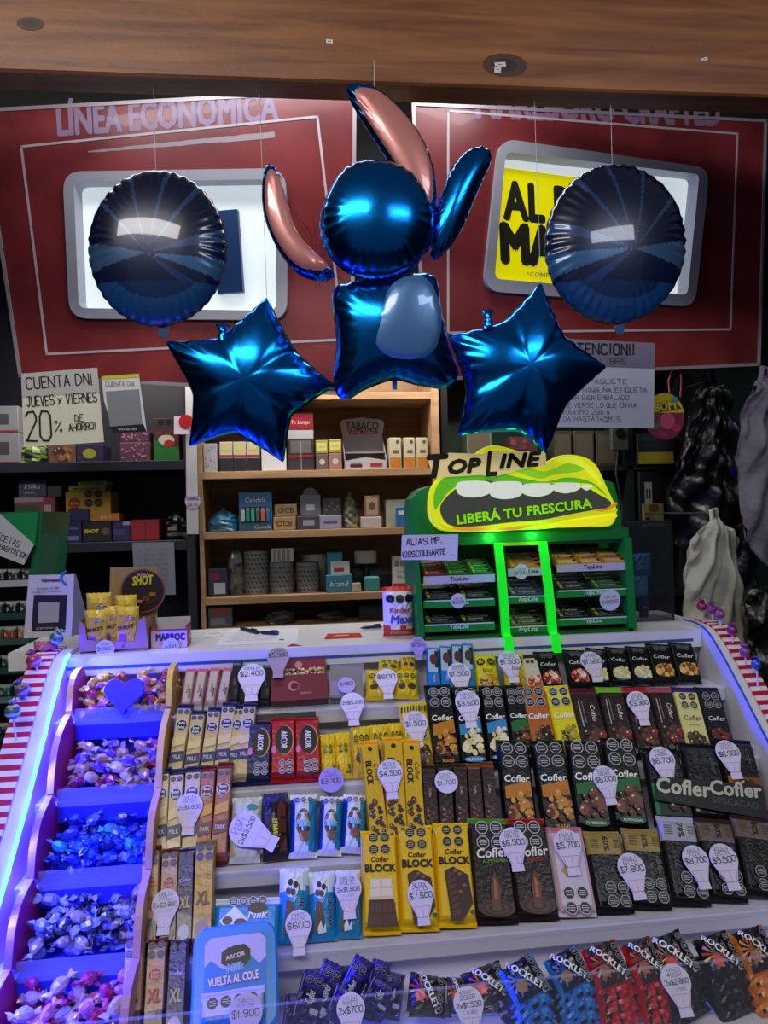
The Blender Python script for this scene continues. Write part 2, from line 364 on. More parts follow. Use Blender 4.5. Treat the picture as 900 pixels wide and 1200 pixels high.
# beam across the kiosk front
bo = Vector((0, 1.30, 2.105)); BW = math.radians(.4)
beam = tag(MB().box(-2.1, 3.1, 0, .062, 0, .185, 'FFFFFF', .004).build('beam', beamm, None, Matrix.Translation(bo) @ Matrix.Rotation(-BW, 4, 'Y')), kind='structure')
b2 = tag(MB().box(-2.1, 3.1, -.02, .20, .187, .30, 'FFFFFF', .004).build('trim_1', mat('dark_pine', .5, grain=((3, 45, 45), '2A1C14', '4A3020')), None, Matrix.Translation(bo) @ Matrix.Rotation(-BW, 4, 'Y')), kind='structure')
knot = MB()
for (px, py, r) in ((36, 26, .016), (592, 78, .03)):
    p = P(px, py, 1.30) - bo; q = [(p.x + r * 1.4 * a, p.z + r * .7 * b) for a, b in octo(12)]
    for k, cc in ((1, '4A2810'), (.55, '2A160A')):
        cx = p.x; cz = p.z; knot.add([(cx + (x - cx) * k, -.0006 - .0004 * (1 - k), cz + (z - cz) * k) for x, z in q], [tuple(range(11, -1, -1))], cc)
knot.build('knot', mat('knot_wood', .5), beam)
for i, (px, py, w, h, rz) in enumerate(((386, 49, .012, .007, 0), (586, 76, .02, .008, .1), (583, 82, .012, .012, -.1), (825, 70, .013, .006, .3))):
    p = P(px, py, 1.30); o = thing('paper_scrap', ['small white paper scrap stapled on the brown pine beam', 'upper white label scrap beside the dark knot of the beam', 'lower white label scrap stuck on the dark knot of the beam', 'tiny white scrap stapled near the darker end of the beam'][i], 'paper', frame(Vector((p.x, 1.2992, p.z)), Vector((math.cos(rz), 0, math.sin(rz))), Vector((0, 0, 1))))
    MB().box(-w / 2, w / 2, -h / 2, h / 2, 0, .0006, 'DADAD6').build('sheet', paper, o)
    MB().box(-w / 5, w / 5, -.0006, .0006, .0006, .0012, '777777').build('staple', steel, o)
# ================================================================ CIGARETTE PANELS
def make_panel(TL, TR, BL, name, label):
    TL, TR, BL = (P(*q) for q in (TL, TR, BL)); U = (TR - TL).normalized(); V = (TL - BL).normalized()
    N = U.cross(V).normalized(); V = N.cross(U); M = Matrix((U, V, N)).transposed().to_4x4(); M.translation = BL
    Mi = M.inverted()
    def uv(px, py, off=0):
        h = Mi @ hitplane(px, py, BL + N * off, N); return (h.x, h.y)
    return thing(name, label, 'sign panel', M), uv
redm = mat('printed_panel_vinyl', .32, noise=.35, nscale=5, coat=.15)
def frame_line(mb, a, b, w, col, z0=0, z1=.0012):
    a = Vector(a); b = Vector(b); d = (b - a).normalized(); n = Vector((-d.y, d.x)) * w / 2; a -= d * w / 2; b += d * w / 2
    mb.prism([tuple(a - n), tuple(b - n), tuple(b + n), tuple(a + n)][::1], z0, z1, col)
def panel(corners, outer, inner, scr, scrin, name, label, right=False):
    t, uv = make_panel(*corners, name, label)
    q = [uv(*p) for p in outer]                                     # BL BR TR TL
    hole = [uv(*p) for p in scrin]
    mb = MB(); a, b, c, d = q; e, f, g, h = hole
    for z, fl in ((0, 0),):
        mb.add([(x, y, 0) for x, y in q + hole], [(0, 1, 5, 4), (1, 2, 6, 5), (2, 3, 7, 6), (3, 0, 4, 7)], '843032')
    mb.add([(x, y, 0) for x, y in q] + [(x, y, -.03) for x, y in q], [(0, 4, 5, 1), (1, 5, 6, 2), (2, 6, 7, 3), (3, 7, 4, 0), ], '501014')
    mb.build('board', redm, t)
    fr = MB()
    for i in range(4): frame_line(fr, q[i], q[(i + 1) % 4], .009, 'B9AEB4', .0002, .003)
    fr.build('aluminium_edge', mat('painted_aluminium', .35, metal=.3), t)
    fr = MB(); qi = [uv(*p) for p in inner]
    for i in range(4): frame_line(fr, qi[i], qi[(i + 1) % 4], .006, 'C9BDC2', .0002, .0016)
    fr.build('inner_line', printm, t)
    so = [uv(*p) for p in scr]                                     # BL BR TR TL
    def rounded(c4, r):
        out = []
        for i in range(4):
            p = Vector(c4[i]); a = (Vector(c4[i - 1]) - p).normalized(); b = (Vector(c4[(i + 1) % 4]) - p).normalized()
            for k in range(7):
                u = k / 6; out.append(tuple((p + a * r) * (1 - u) ** 2 + p * 2 * u * (1 - u) + (p + b * r) * u * u))
        return out
    A = rounded(so, .05); B = rounded(hole, .02); n = len(A); fr = MB()
    fr.add([(x, y, .0) for x, y in A] + [(x, y, .012) for x, y in A] + [(x, y, .012) for x, y in B] + [(x, y, -.03) for x, y in B],
           [(k * n + i, k * n + (i + 1) % n, (k + 1) * n + (i + 1) % n, (k + 1) * n + i) for k in range(3) for i in range(n)], 'A9ABB4')
    fr.build('screen_frame', mat('grey_lacquer', .35), t)
    return t, uv, hole, B
# --- left
t, uv, hole, B = panel(((25, 172, 1.98), (372, 137, 1.82), (55, 415, 2.02)), [(24, 440), (412, 462), (416, 106), (-22, 130)],
    [(55, 415), (402, 398), (372, 137), (25, 172)], [(84, 374), (338, 376), (336, 199), (76, 203)], [(95, 362), (325, 365), (324, 212), (89, 215)],
    'cigarette_sign_panel', 'red sign panel reading LINEA ECONOMICA with lit white window, behind the balloons')
MB().prism(B, -.034, -.030, 'F4F8FA').build('lit_back', glow, t)
ar = Art(1, 1, .0004, e=.0003); a = uv(67, 140); b = uv(326, 122); ang = math.atan2(b[1] - a[1], b[0] - a[0])
hh = (Vector(uv(64, 122)) - Vector(uv(66, 160))).length
ar.text('LÍNEA ECONÓMICA', (a[0] + b[0]) / 2, (a[1] + b[1]) / 2 + .003, (Vector(b) - Vector(a)).length, '9C84A4', h=hh * 1.08, rot=ang, bold=.06); ar.mb.build('lettering', printm, t)
a = Vector(uv(103, 178)); b = Vector(uv(322, 158)); br = MB(); r = random.Random(3)
top = []; bot = []
for k in range(25):
    p = a.lerp(b, k / 24); w = .0015 + .006 * (k / 24) ** .6; top.append((p.x, p.y + w + r.uniform(-.001, .001), .0006)); bot.append((p.x, p.y - w + r.uniform(-.001, .001), .0006))
br.add(top + bot, [(i + 25, i + 26, i + 1, i) for i in range(24)], 'A89AA0'); br.build('brush_stroke', printm, t)
pk = MB(); c0 = uv(256, 345, -.02); c1 = uv(279, 246, -.02); pk.box(c0[0], c1[0], c0[1], c1[1], -.029, -.012, '0C3E6E')
o = pk.build('cigarette_pack', card, t)
# tree prints in darker ink
tr = MB(); r = random.Random(5)
for k in range(26):
    x0_, y0_ = uv(388, 330); p = Vector((x0_, y0_)); d = math.pi / 2 + r.uniform(-1.0, 1.0); l = r.uniform(.05, .16)
    p += Vector((r.uniform(-.04, .04), r.uniform(-.02, .12))); q = p + Vector((math.cos(d), math.sin(d))) * l; nn = Vector((-(q - p).y, (q - p).x)).normalized() * .0008
    tr.add([(p.x - nn.x, p.y - nn.y, .0003), (q.x, q.y, .0003), (p.x + nn.x, p.y + nn.y, .0003)], [(0, 1, 2)], '5A1216')
tr.build('tree_print', printm, t)
# --- right
t, uv, hole, B = panel(((525, 130, 1.82), (865, 155, 2.05), (525, 390, 1.84)), [(498, 445), (889, 427), (897, 142), (484, 122)],
    [(525, 390), (856, 386), (864, 157), (525, 130)], [(564, 342), (811, 361), (828, 199), (583, 164)], [(577, 328), (802, 347), (816, 206), (590, 180)],
    'cigarette_sign_panel', 'red sign panel reading CRAFTED with yellow lit poster, behind the round balloon')
MB().prism(B, -.034, -.030, 'F2F4DC').build('lit_back', glow, t)
ps = MB(); A1 = [uv(580, 326, -.025), uv(668, 336, -.025), uv(676, 208, -.025), uv(590, 196, -.025)]; ps.prism([(x, y) for x, y in A1], -.029, -.026, 'F2EA00'); ps.build('poster', glowy, t)
ar = Art(1, 1, -.0258, e=.0003); a = uv(590, 225, -.025); b = uv(668, 233, -.025); ang = math.atan2(b[1] - a[1], b[0] - a[0])
def onp(s, px, py, pw, ph, col, bold=.07):
    c = uv(px, py, -.025); w = (Vector(uv(px + pw / 2, py, -.025)) - Vector(uv(px - pw / 2, py, -.025))).length; h = (Vector(uv(px, py - ph / 2, -.025)) - Vector(uv(px, py + ph / 2, -.025))).length
    ar.text(s, c[0], c[1], w, col, h=h, rot=ang, bold=bold)
onp('AL P', 630, 238, 78, 42, '38382C'); onp('MA', 620, 287, 64, 42, '38382C'); onp('*COMP', 630, 322, 26, 6, '5A5A30', .01)
ar.mb.build('poster_lettering', printm, t)
ar = Art(1, 1, .0004, e=.0003); a = uv(556, 119); b = uv(843, 131); ang = math.atan2(b[1] - a[1], b[0] - a[0])
ar.text('MARLBORO CRAFTED', (a[0] + b[0]) / 2, (a[1] + b[1]) / 2, (Vector(b) - Vector(a)).length, '9A7898', h=hh * 1.0, rot=ang, bold=.06); ar.mb.build('lettering', printm, t)
# gap backing behind the panels
wall('wall_inner', -1.4, 1.6, 2.12, 2.14, 1.95, 2.6, mat('black_board', .6, col='0A0B0E'))
# ================================================================ COUNTER AND CASE
X0, X1 = -.425, .792
Lp = [(1.40, 1.065), (1.32, 1.004), (1.22, .904), (1.13, .818), (1.04, .741), (.95, .675)]
ct = thing('counter_top', 'white laminate counter top with blue edge line behind the candy case', 'counter', Matrix.Translation((0, 0, 0)))
MB().prism([(X0 + .001, 1.40), (X1 - .001, 1.40), (X1 - .001, 1.478), (X1 + .05, 1.478), (X1 + .05, 1.68), (X0 - .13, 1.68), (X0 - .13, 1.478), (X0 + .001, 1.478)], 1.066, 1.10, 'E2E2E6').build('worktop', whitel, ct)
MB().box(X0, X1 - .02, 1.3985, 1.4, 1.078, 1.083, '3A5C9A').build('blue_edge_line', printm, ct)
MB().box(X0 - .08, X1 + .04, 1.56, 1.60, 0, 1.066, '4A4A50').build('support_panel', plas, ct)
case = thing('candy_display_case', 'curved stepped white candy display case with striped sides and blue light', 'display case', Matrix.Translation((0, 0, 0)))
lam = mat('case_laminate', .38, col='D6D2DC')
for k in range(1, 6):
    y, z = Lp[k]; yb = Lp[k - 1][0] + .035
    st = MB().box(X0, X1, y - (.065 if k == 5 else 0), yb, z - .026, z, 'C6C2CE', .002).build('step', lam, case)
    MB().box(X0, X1, yb - .012, yb, z, Lp[k - 1][1] - (.026 if k > 1 else 0), 'B4B0BE').build('riser', lam, st)
    gl = MB().box(-.215, X1 - .005, y - .003, y - .0012, z - .006, z + .008, 'FFFFFF') if k < 5 else MB().box(X0 + .002, X1 - .002, y - .068, y - .0655, z - .006, z + .10, 'FFFFFF')
    gl.build('price_rail', clear if k < 5 else guardm, st)
    if k == 5: MB().box(X0 + .002, X1 - .002, y - .0682, y - .0652, z + .0985, z + .1005, 'FFFFFF').build('guard_edge', clear, st)
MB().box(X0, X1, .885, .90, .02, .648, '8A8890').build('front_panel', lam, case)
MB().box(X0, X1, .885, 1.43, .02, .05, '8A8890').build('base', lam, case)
curve = [(1.475, 1.108), (1.43, 1.108), (1.385, 1.098), (1.335, 1.062), (1.28, 1.012), (1.22, .955), (1.16, .9), (1.10, .85), (1.045, .805), (.99, .755), (.925, .71), (.865, .655), (.85, .55), (.845, .4), (.845, .02)]
def csm(c, n=5):
    out = []
    for i in range(len(c) - 1):
        p = [c[max(i - 1, 0)], c[i], c[i + 1], c[min(i + 2, len(c) - 1)]]
        for s in range(n):
            f = s / n; out.append(tuple(.5 * (2 * p[1][a] + (-p[0][a] + p[2][a]) * f + (2 * p[0][a] - 5 * p[1][a] + 4 * p[2][a] - p[3][a]) * f * f + (-p[0][a] + 3 * p[1][a] - 3 * p[2][a] + p[3][a]) * f ** 3) for a in (0, 1)))
    return out + [c[-1]]
cv = csm(curve)
def slab(x0, x1, top, depth, col, name, m, parent):       # a curved board that follows the case profile
    n = len(top); nb = []
    for i, (y, z) in enumerate(top):
        a = top[max(i - 1, 0)]; b = top[min(i + 1, n - 1)]; ty, tz = b[0] - a[0], b[1] - a[1]; l = math.hypot(ty, tz); nb.append((y - tz / l * -depth * -1, z + ty / l * depth))
    vs = [(x0, *p) for p in top] + [(x1, *p) for p in top] + [(x1, *p) for p in nb] + [(x0, *p) for p in nb]
    fs = [(k * n + i, ((k + 1) % 4) * n + i, ((k + 1) % 4) * n + i + 1, k * n + i + 1) for k in range(4) for i in range(n - 1)] + [(0, n, 2 * n, 3 * n), (n - 1, 4 * n - 1, 3 * n - 1, 2 * n - 1)]
    return MB().add(vs, fs, col).build(name, m, parent)
def stripes(x0, x1, name, off=.003, wid=.0095):
    # arc-length resample
    pts = [cv[0]]; out = []
    L_ = 0; seg = []
    for a, b in zip(cv, cv[1:]): seg.append(math.hypot(b[0] - a[0], b[1] - a[1]))
    tot = sum(seg); N_ = int(tot / wid); res = []
    for k in range(N_ + 1):
        d = k * tot / N_; i = 0
        while i < len(seg) - 1 and d > seg[i]: d -= seg[i]; i += 1
        f = min(1, d / seg[i]); res.append((cv[i][0] + (cv[i + 1][0] - cv[i][0]) * f, cv[i][1] + (cv[i + 1][1] - cv[i][1]) * f))
    vs = []; fs = []; cs = []
    for i, (y, z) in enumerate(res):
        a = res[max(i - 1, 0)]; b = res[min(i + 1, len(res) - 1)]; ty, tz = b[0] - a[0], b[1] - a[1]; l = math.hypot(ty, tz); ny, nz = tz / l * off, -ty / l * off
        for x, o_ in ((x0, 0), (x0, 1), (x1, 1), (x1, 0)): vs.append((x, y + ny * o_, z + nz * o_))
    for i in range(len(res) - 1):
        for j in range(4): fs.append((i * 4 + j, i * 4 + (j + 1) % 4, i * 4 + 4 + (j + 1) % 4, i * 4 + 4 + j)); cs.append('B01838' if i % 2 else 'E6DCE4')
    return MB().add(vs, fs, cs).build(name, mat('striped_tape', .35), case)
sideL = slab(X0 - .018, X0, cv, .12, 'D0CCDC', 'side_panel', lam, case)
sideR = slab(X1, X1 + .018, cv, .12, 'D0CCDC', 'side_panel', lam, case)
slab(X1 + .018, X1 + .052, [(y, z - .002) for y, z in cv], .03, 'D0CCDC', 'striped_board', lam, case)
slab(X0 - .058, X0 - .018, [(y, z - .002) for y, z in cv], .03, 'D0CCDC', 'striped_board', lam, case)
stripes(X1 + .020, X1 + .052, 'striped_trim'); stripes(X0 - .058, X0 - .020, 'striped_trim')
cb = [(y - .0015, z + .0015) for y, z in cv]
tu = MB().tube([(X1 + .001, y, z) for y, z in cb[:60]], .002, 6, '2850C0').build('blue_edge_line', printm, case)
MB().tube([(X0 + .004, y, z) for y, z in cb[8:66]], .003, 8, 'FFFFFF').build('led_tube', led, case)
for i in range(8, 60, 7):                                           # light of the LED tube
    a, b = cb[i], cb[min(i + 7, len(cb) - 1)]; l = bpy.data.lights.new('led_glow', 'AREA'); l.shape = 'RECTANGLE'; l.size = .01; l.size_y = math.hypot(a[0] - b[0], a[1] - b[1])
    l.energy = 4.6; l.color = (.015, .02, 1.0); o = link(bpy.data.objects.new('led_glow', l))
    o.matrix_world = frame(Vector((X0 + .016, (a[0] + b[0]) / 2 - .014, (a[1] + b[1]) / 2 + .014)), Vector((0, -.7, -.7)).cross(Vector((0, b[0] - a[0], b[1] - a[1]))), Vector((0, b[0] - a[0], b[1] - a[1])))
    v = Vector((-.75, .35, .35)); o.rotation_euler = v.to_track_quat('Z', 'Y').to_euler()
for i in range(8, 62, 5):
    y, z = cb[i]; l = bpy.data.lights.new('led_spill', 'POINT'); l.energy = .2; l.color = (.01, .015, 1.0); l.shadow_soft_size = .004; o = link(bpy.data.objects.new('led_spill', l)); o.location = (X0 + .001, y - .012, z + .012)
# wooden scalloped dividers
woody = mat('painted_divider', .45, noise=.08)
def divider(x, name, edge, inner):
    t = tag(link(bpy.data.objects.new(name, None)), None); t.parent = case
    for k in range(1, 6):
        y0, z0 = Lp[k - 1]; y1, z1 = Lp[k]; d = Vector((y1 - y0, z1 - z0)); n = Vector((d.y, -d.x)).normalized(); pts = []
        for s in range(9):
            f = s / 8; p = Vector((y0, z0)) + d * (f * .98) + n * (.028 + .024 * math.sin(math.pi * f)); 
            pts.append(p)
        b = [Vector((y1 + .012, z1 + .001)), Vector((y0 + .02, z1 + .001)), Vector((y0 + .02, z0 - .002)), Vector((y0 - .003, z0 - .002))]
        q = [tuple(v) for v in pts + b]; nn = len(q)
        vs = [(x - .005, *p) for p in q] + [(x + .005, *p) for p in q]
        fs = [tuple(range(nn)), tuple(range(2 * nn - 1, nn - 1, -1))] + [(i, nn + i, nn + (i + 1) % nn, (i + 1) % nn) for i in range(nn)]
        MB().add(vs, fs, [inner, inner] + [edge[min(k - 1, len(edge) - 1)]] * nn).build('scalloped_board', woody, t)
    return t
divider(-.231, 'bin_divider', ['E8C040', 'D8B468', 'C89868', 'C09060', 'B08060'], 'C89048')
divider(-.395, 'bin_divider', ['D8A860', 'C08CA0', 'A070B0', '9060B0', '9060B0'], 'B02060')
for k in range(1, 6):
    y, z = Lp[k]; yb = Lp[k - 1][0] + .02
    MB().box(-.389, -.228, y - .002, yb, z + .0002, z + .002, '3434C0').box(-.389, -.228, yb - .001, yb + .002, z + .002, Lp[k - 1][1] - .027, '3434C0').box(-.389, -.228, y - .0035, y - .002, z - .030, z + .002, '3434C0').build('led_tinted_tray', plas, case)  # added tray liners, blue LED glow painted into their colour
    MB().box(-.388, -.229, y - .0055, y - .0038, z - .004, z + .024, 'FFFFFF').build('bin_guard', clear, case)
# heart plaque on the topmost bin
p = P(144, 815, 1.30); hp = []
for i in range(28):
    a = 2 * math.pi * i / 28; hp.append((.0021 * 16 * math.sin(a) ** 3 * 1.02, .0021 * (13 * math.cos(a) - 5 * math.cos(2 * a) - 2 * math.cos(3 * a) - math.cos(4 * a))))
t = thing('heart_plaque', 'violet heart-shaped plaque on the front of the topmost candy bin', 'plaque', frame(Vector((p.x, 1.312, p.z)), Vector((1, 0, 0)), Vector((0, .35, 1))))
MB().prism(hp, 0, .004, '3020D0', .001).build('heart', plas, t)
MB().box(-.006, .006, -.034, -.010, -.004, 0, '3020C0').build('backing_tab', plas, t)
# ================================================================ SWEETS IN THE CASE
ORD = ['first', 'second', 'third', 'fourth', 'fifth', 'sixth', 'seventh', 'eighth', 'ninth', 'tenth']
def rowplane(k, lift=0):
    b = Vector((0, Lp[k][0] + .014, Lp[k][1] + .0028)); t = Vector((0, Lp[k - 1][0] - .011, Lp[k - 1][1] + .002))
    D = (t - b).normalized(); N = Vector((1, 0, 0)).cross(D).normalized(); return b + N * lift, D, N
def place(k, xb, yb, xt, yt, w, lift=0, foot=True):
    o, D, N = rowplane(k, lift); B = hitplane(xb, yb, o, N); T = hitplane(xt, yt, o, N)
    V = (T - B).normalized()
    vd = V.dot(D); ux = math.sqrt(max(0, 1 - vd * vd)); 
    wd = (hitplane(xb + w / 2, yb, o, N) - hitplane(xb - w / 2, yb, o, N)).length
    if foot or (B - o).dot(D) < .003:
        dv = (B - o).dot(D); B = B - V * ((dv - .0008 - ux * wd * .54) / vd)
    U = V.cross(N).normalized()
    if U.x < 0: U = -U
    Wd = (hitplane(xb + w / 2, yb, o, N) - hitplane(xb - w / 2, yb, o, N)).length
    return frame(B, U, V), Wd, (T - B).length
NAVY, MAR, BLK, CREAM, YEL = '141A5C', '661428', '0B0B0D', 'CDB68E', 'F0C814'
def A_(w, h, t): return Art(w, h, t)
# every design gives (body MB, art Art, description)
def choc(a, y0, y1, cols):             # piled pieces picture
    r = random.Random(len(cols[0]) + int(y0 * 100)); n = 19
    for i in range(n):
        x = r.uniform(-.3, .3); y = y0 + (y1 - y0) * (i + .5) / n if i % 2 else y1 - (y1 - y0) * (i + .5) / n
        q = .09 + r.random() * .08; a.ell(x, y, q, q * .8, cols[i % len(cols)], 9, r.random() * 3)
        if i > 8: a.ell(x - q * .25, y + q * .25 * a.w / a.h, q * .3, q * .2, 'D8C8A8' if i % 3 else 'A87850', 6, .5)
    return a
def d_air(kind):
    body, ban, top, pic, bt = {'peanut': (BLK, None, 'C07818', ['B06C18', 'D89838', '5A2A18', 'C88830'], ''), 'white': (BLK, '3088C8', '2E88C8', ['E8D8A8', 'D8C488', 'F0E4C0'], 'BLANCO'),
      'almond': (BLK, '145A2C', '1E6A34', ['5A3020', '3E2016', '7A4A34'], 'ALMENDRAS'), 'orange': ('B86428', None, None, ['2A2020', '4A3028', '181416'], ''), 'yellow': ('E8D818', None, None, ['8A8A20', '3A3010', 'B8A828'], ''),
      'red': (BLK, None, 'B02020', ['C84030', 'E0A080', '8A1A1A', 'F0D8C0'], ''), 'nuts': (BLK, None, 'B87820', ['D8A048', '7A4020', 'E8C070'], '')}[kind]
    def f(w, h):
        t = .011; mb = bar_body(w, h, t, [(1, body)]); a = A_(w, h, t)
        a.seals(0, .825, .195, fg='0E0E10', bg='B8B8B8')
        a.text('Cofler', 0, .58, .78, 'F4F4F0', shear=.15, bold=.035)
        if top: a.poly([(-.4, .5), (.4, .56), (.4, .4), (-.4, .38)], top)
        choc(a, .16, .44, pic)
        if ban: a.ell(0, .09, .38, .10, ban, 16); a.text(bt, 0, .09, .55, 'F0F0F0')
        elif kind == 'peanut': a.text('MANI', 0, .09, .4, 'E8A020')
        return mb, a
    return f, {'peanut': 'black chocolate bar with orange peanut picture', 'white': 'black chocolate bar with blue band and white pieces', 'almond': 'black chocolate bar with green almond picture', 'orange': 'orange chocolate bar with dark picture',
               'yellow': 'yellow chocolate bar with green dots', 'red': 'small black chocolate bar with red picture', 'nuts': 'small black chocolate bar with orange nuts picture'}[kind]
def d_small(kind):
    c = {'red': ['C84030', 'E8B090', '8A1A1A', 'F4E8D8'], 'blue': ['E8E0B0', 'F0ECC8', 'D8CC90'], 'nuts': ['D8A048', '7A4020', 'E8C070', '9A5A28'], 'pink': ['D03028', 'F0D8C8']}[kind]
    def f(w, h):
        t = .009; mb = bar_body(w, h, t, [(1, BLK if kind != 'pink' else 'D8C8B8')], fin=.005); a = A_(w, h, t)
        a.seals(0, .84, .13, nx=2, ny=1, bg='888888'); a.text('Cofler', 0, .62, .7, 'F0F0F0', shear=.15)
        if kind == 'blue': a.ell(0, .24, .40, .30, '3090C0')
        a.ell(0, .29, .38, .32, c[0]); choc(a, .16, .42, c); return mb, a
    return f, {'red': 'small black bar with red picture', 'blue': 'small black bar with white and blue picture', 'nuts': 'small black bar with orange nuts picture', 'pink': 'small beige bar with red fruit picture'}[kind]
def d_slim(topc, dsc, body='2A1A18', pic=('5A3A30', '8A2A28', '3E2620'), rot=True):
    def f(w, h):
        t = .011; mb = bar_body(w, h, t, [(.86, body), (1, topc)]); a = A_(w, h, t)
        if rot:
            a.text('Cofler', .18, .62, .62, 'E8E0D8', rot=-math.pi / 2, shear=.15); a.rect(-.28, .45, -.24, .8, 'B8A8A0'); a.rect(-.16, .5, -.13, .8, '8A7870')
            choc(a, .18, .38, pic); a.seals(.1, .08, .12, nx=3, ny=1, bg='A0A0A0')
        else:
            a.seals(0, .76, .17, bg='C8C8A0'); a.text('Cofler', 0, .50, .7, '201818', shear=.15); a.text('BLANCO', 0, .40, .4, '504030'); choc(a, .1, .26, pic)
        return mb, a
    return f, dsc
def d_roll(top='3A2620', body='2E1C18'):
    def f(w, h):
        t = .016; mb = bar_body(w, h, t, [(.84, body), (1, top)]); a = A_(w, h, t)
        a.text('Cofler', 0, .62, .42 / .25 * .35, 'D8C8B8', rot=-math.pi / 2, shear=.15); choc(a, .15, .42, ('4A2C24', '5A3A2C')); a.ell(0, .06, .2, .2, 'C8A070'); return mb, a
    return f
def d_dark(kind):
    def f(w, h):
        t = .012; mb = bar_body(w, h, t, [(1, '141416')]); a = A_(w, h, t)
        a.seals(-.05, .80, .12, fg='1A1A1C', bg='4A4A4A'); a.text('Cofler', .26, .74, .5, '6A6A66', rot=-math.pi / 2, shear=.15)
        a.rect(-.46, .12, -.36, .5, {'green': '1A7A40', 'gold': 'C8A850', 'orange': 'A86018'}[kind]); a.rect(-.36, .12, .46, .5, {'green': '12301E', 'gold': '2E1E18', 'orange': '7A4A1C'}[kind]); choc(a, .2, .44, ('3E2418', '24140E'))
        return mb, a
    return f, {'green': 'large dark chocolate bar with green edge', 'gold': 'large dark chocolate bar with gold edge', 'orange': 'large dark chocolate bar with orange end'}[kind]
def d_block(w, h):
    t = .014; mb = bar_body(w, h, t, [(1, 'EEC20E')]); a = A_(w, h, t)
    a.seals(0, .845, .15, fg='181410', bg='B8A868'); a.text('Cofler', 0, .685, .5, '2A1A14', shear=.15, bold=.03); a.text('BLOCK', 0, .60, .86, '1A1008', bold=.05)
    return mb, a
def d_block_a(w, h):
    mb, a = d_block(w, h); a.poly([(-.3, .5), (.3, .5), (.33, .3), (-.33, .3)], 'DCC8A0')
    for x in (-.16, .16): a.rect(x - .13, .42, x + .13, .49, 'E8DCC0'); a.rect(x - .14, .33, x + .14, .40, 'E8DCC0')
    a.poly([(-.33, .3), (.33, .3), (.42, .05), (-.42, .05)], '3A1A12'); a.rect(-.36, .18, -.02, .27, '52281A'); a.rect(.02, .18, .36, .27, '52281A'); a.rect(-.38, .07, -.02, .16, '4A2418'); a.rect(.02, .07, .38, .16, '4A2418'); return mb, a
def d_block_b(w, h):
    mb, a = d_block(w, h); a.poly([(-.3, .5), (-.05, .54), (.35, .46), (.42, .2), (.1, .04), (-.2, .04)], '3E2018'); a.poly([(-.24, .48), (-.02, .51), (.06, .1), (-.14, .08)], '5A3426')
    for i in range(6): a.poly([(-.2 + .01 * i, .12 + .06 * i), (.04, .16 + .06 * i), (.04, .175 + .06 * i), (-.2 + .01 * i, .135 + .06 * i)], '2A140E')
    for x, y in ((.0, .5), (.12, .47), (.22, .36), (.1, .3)): a.ell(x, y, .06, .05, '8A5A38', 8)
    a.ell(.38, .12, .06, .06, '1A4A2A', 8); return mb, a
def d_blockslim(w, h):
    t = .02; mb = bar_body(w, h, t, [(.93, 'D8AE10'), (1, 'E8A814')], fin=.01); a = A_(w, h, t)
    a.text('BLOCK', -.16, .66, 1.25, '1A1008', h=.34, rot=-math.pi / 2, bold=.05); a.text('Cofler', .22, .66, .95, '3A2010', rot=-math.pi / 2, shear=.15); a.ell(0, .88, .13, .13, '181008', 8)
    choc(a, .1, .42, ('3A1E18', '2A1410', '5A3424')); a.text('BLOCK', 0, .07, .6, '1A1008'); return mb, a
def d_swirl(topc, dsc, sub, subc):
    def f(w, h):
        t = .011; mb = bar_body(w, h, t, [(.93, '22130F'), (1, topc)]); a = A_(w, h, t)
        a.seals(0, .815, .165, fg='100C0C', bg='C8C8C8'); a.text('Cofler', .04, .64, .8, 'F4F0EC', shear=.15, bold=.035, rot=.08); a.text(sub, .08, .56, .62 if len(sub) > 5 else .36, subc, rot=.06)
        for r_, c in ((.44, '4A2A1C'), (.36, '2A1610'), (.29, '5A3422'), (.2, '2E1810'), (.12, '6A4028')): a.ell(.02, .12, r_, r_ * .42, c, 18)
        a.poly([(-.08, .14), (.1, .14), (.16, .3), (.02, .47), (-.1, .3)], '6A3A24'); a.poly([(-.02, .2), (.06, .2), (.08, .34), (0, .4)], 'A06848'); return mb, a
    return f, dsc
def d_arc(pct, band, dsc, top=None):
    def f(w, h):
        t = .010; mb = bar_body(w, h, t, [(.72, '16150F' if 0 else '141413'), (.95, band), (1, top or band)]); a = A_(w, h, t)
        a.text(pct, .04, .825, .34 * 1.1, '1C1810', rot=-math.pi / 2, bold=.03)
        for i in range(5): a.rect(-.4, .77 + .024 * i, -.18, .778 + .024 * i, '5A4A28'); a.rect(.24, .77 + .024 * i, .42, .778 + .024 * i, '5A4A28')
        r = random.Random(pct)
        for i in range(12):      # engraved pattern lines
            x = -.22 if i % 2 else .14; y = .36 + .025 * i; a.poly([(x - .1, y), (x, y + .028), (x + .1, y), (x + .1, y + .01), (x, y + .038), (x - .1, y + .01)], '5A5850')
        a.text('AGUILA', .30, .52, .46, '8A8478', rot=-math.pi / 2); a.seals(.10, .20, .155, fg='161616', bg='A8A8A8'); a.rect(-.44, .06, -.42, .34, '4A4A44'); return mb, a
    return f, dsc
def d_arcw(w, h):
    t = .010; mb = bar_body(w, h, t, [(.93, 'D4C8D8'), (1, 'C87090')]); a = A_(w, h, t); a.rect(-.47, .05, -.40, .95, 'C890A8'); a.rect(.40, .05, .47, .95, 'C890A8')
    a.text('AGUILA', .1, .52, .5, '3A3040', rot=-math.pi / 2); a.poly([(-.3, .48), (-.12, .58), (.0, .5), (-.12, .40)], 'B8A068'); a.poly([(-.25, .62), (-.1, .7), (0, .62), (-.1, .56)], 'C8B080'); a.seals(0, .16, .17, fg='101014', bg='C8C0CC'); return mb, a
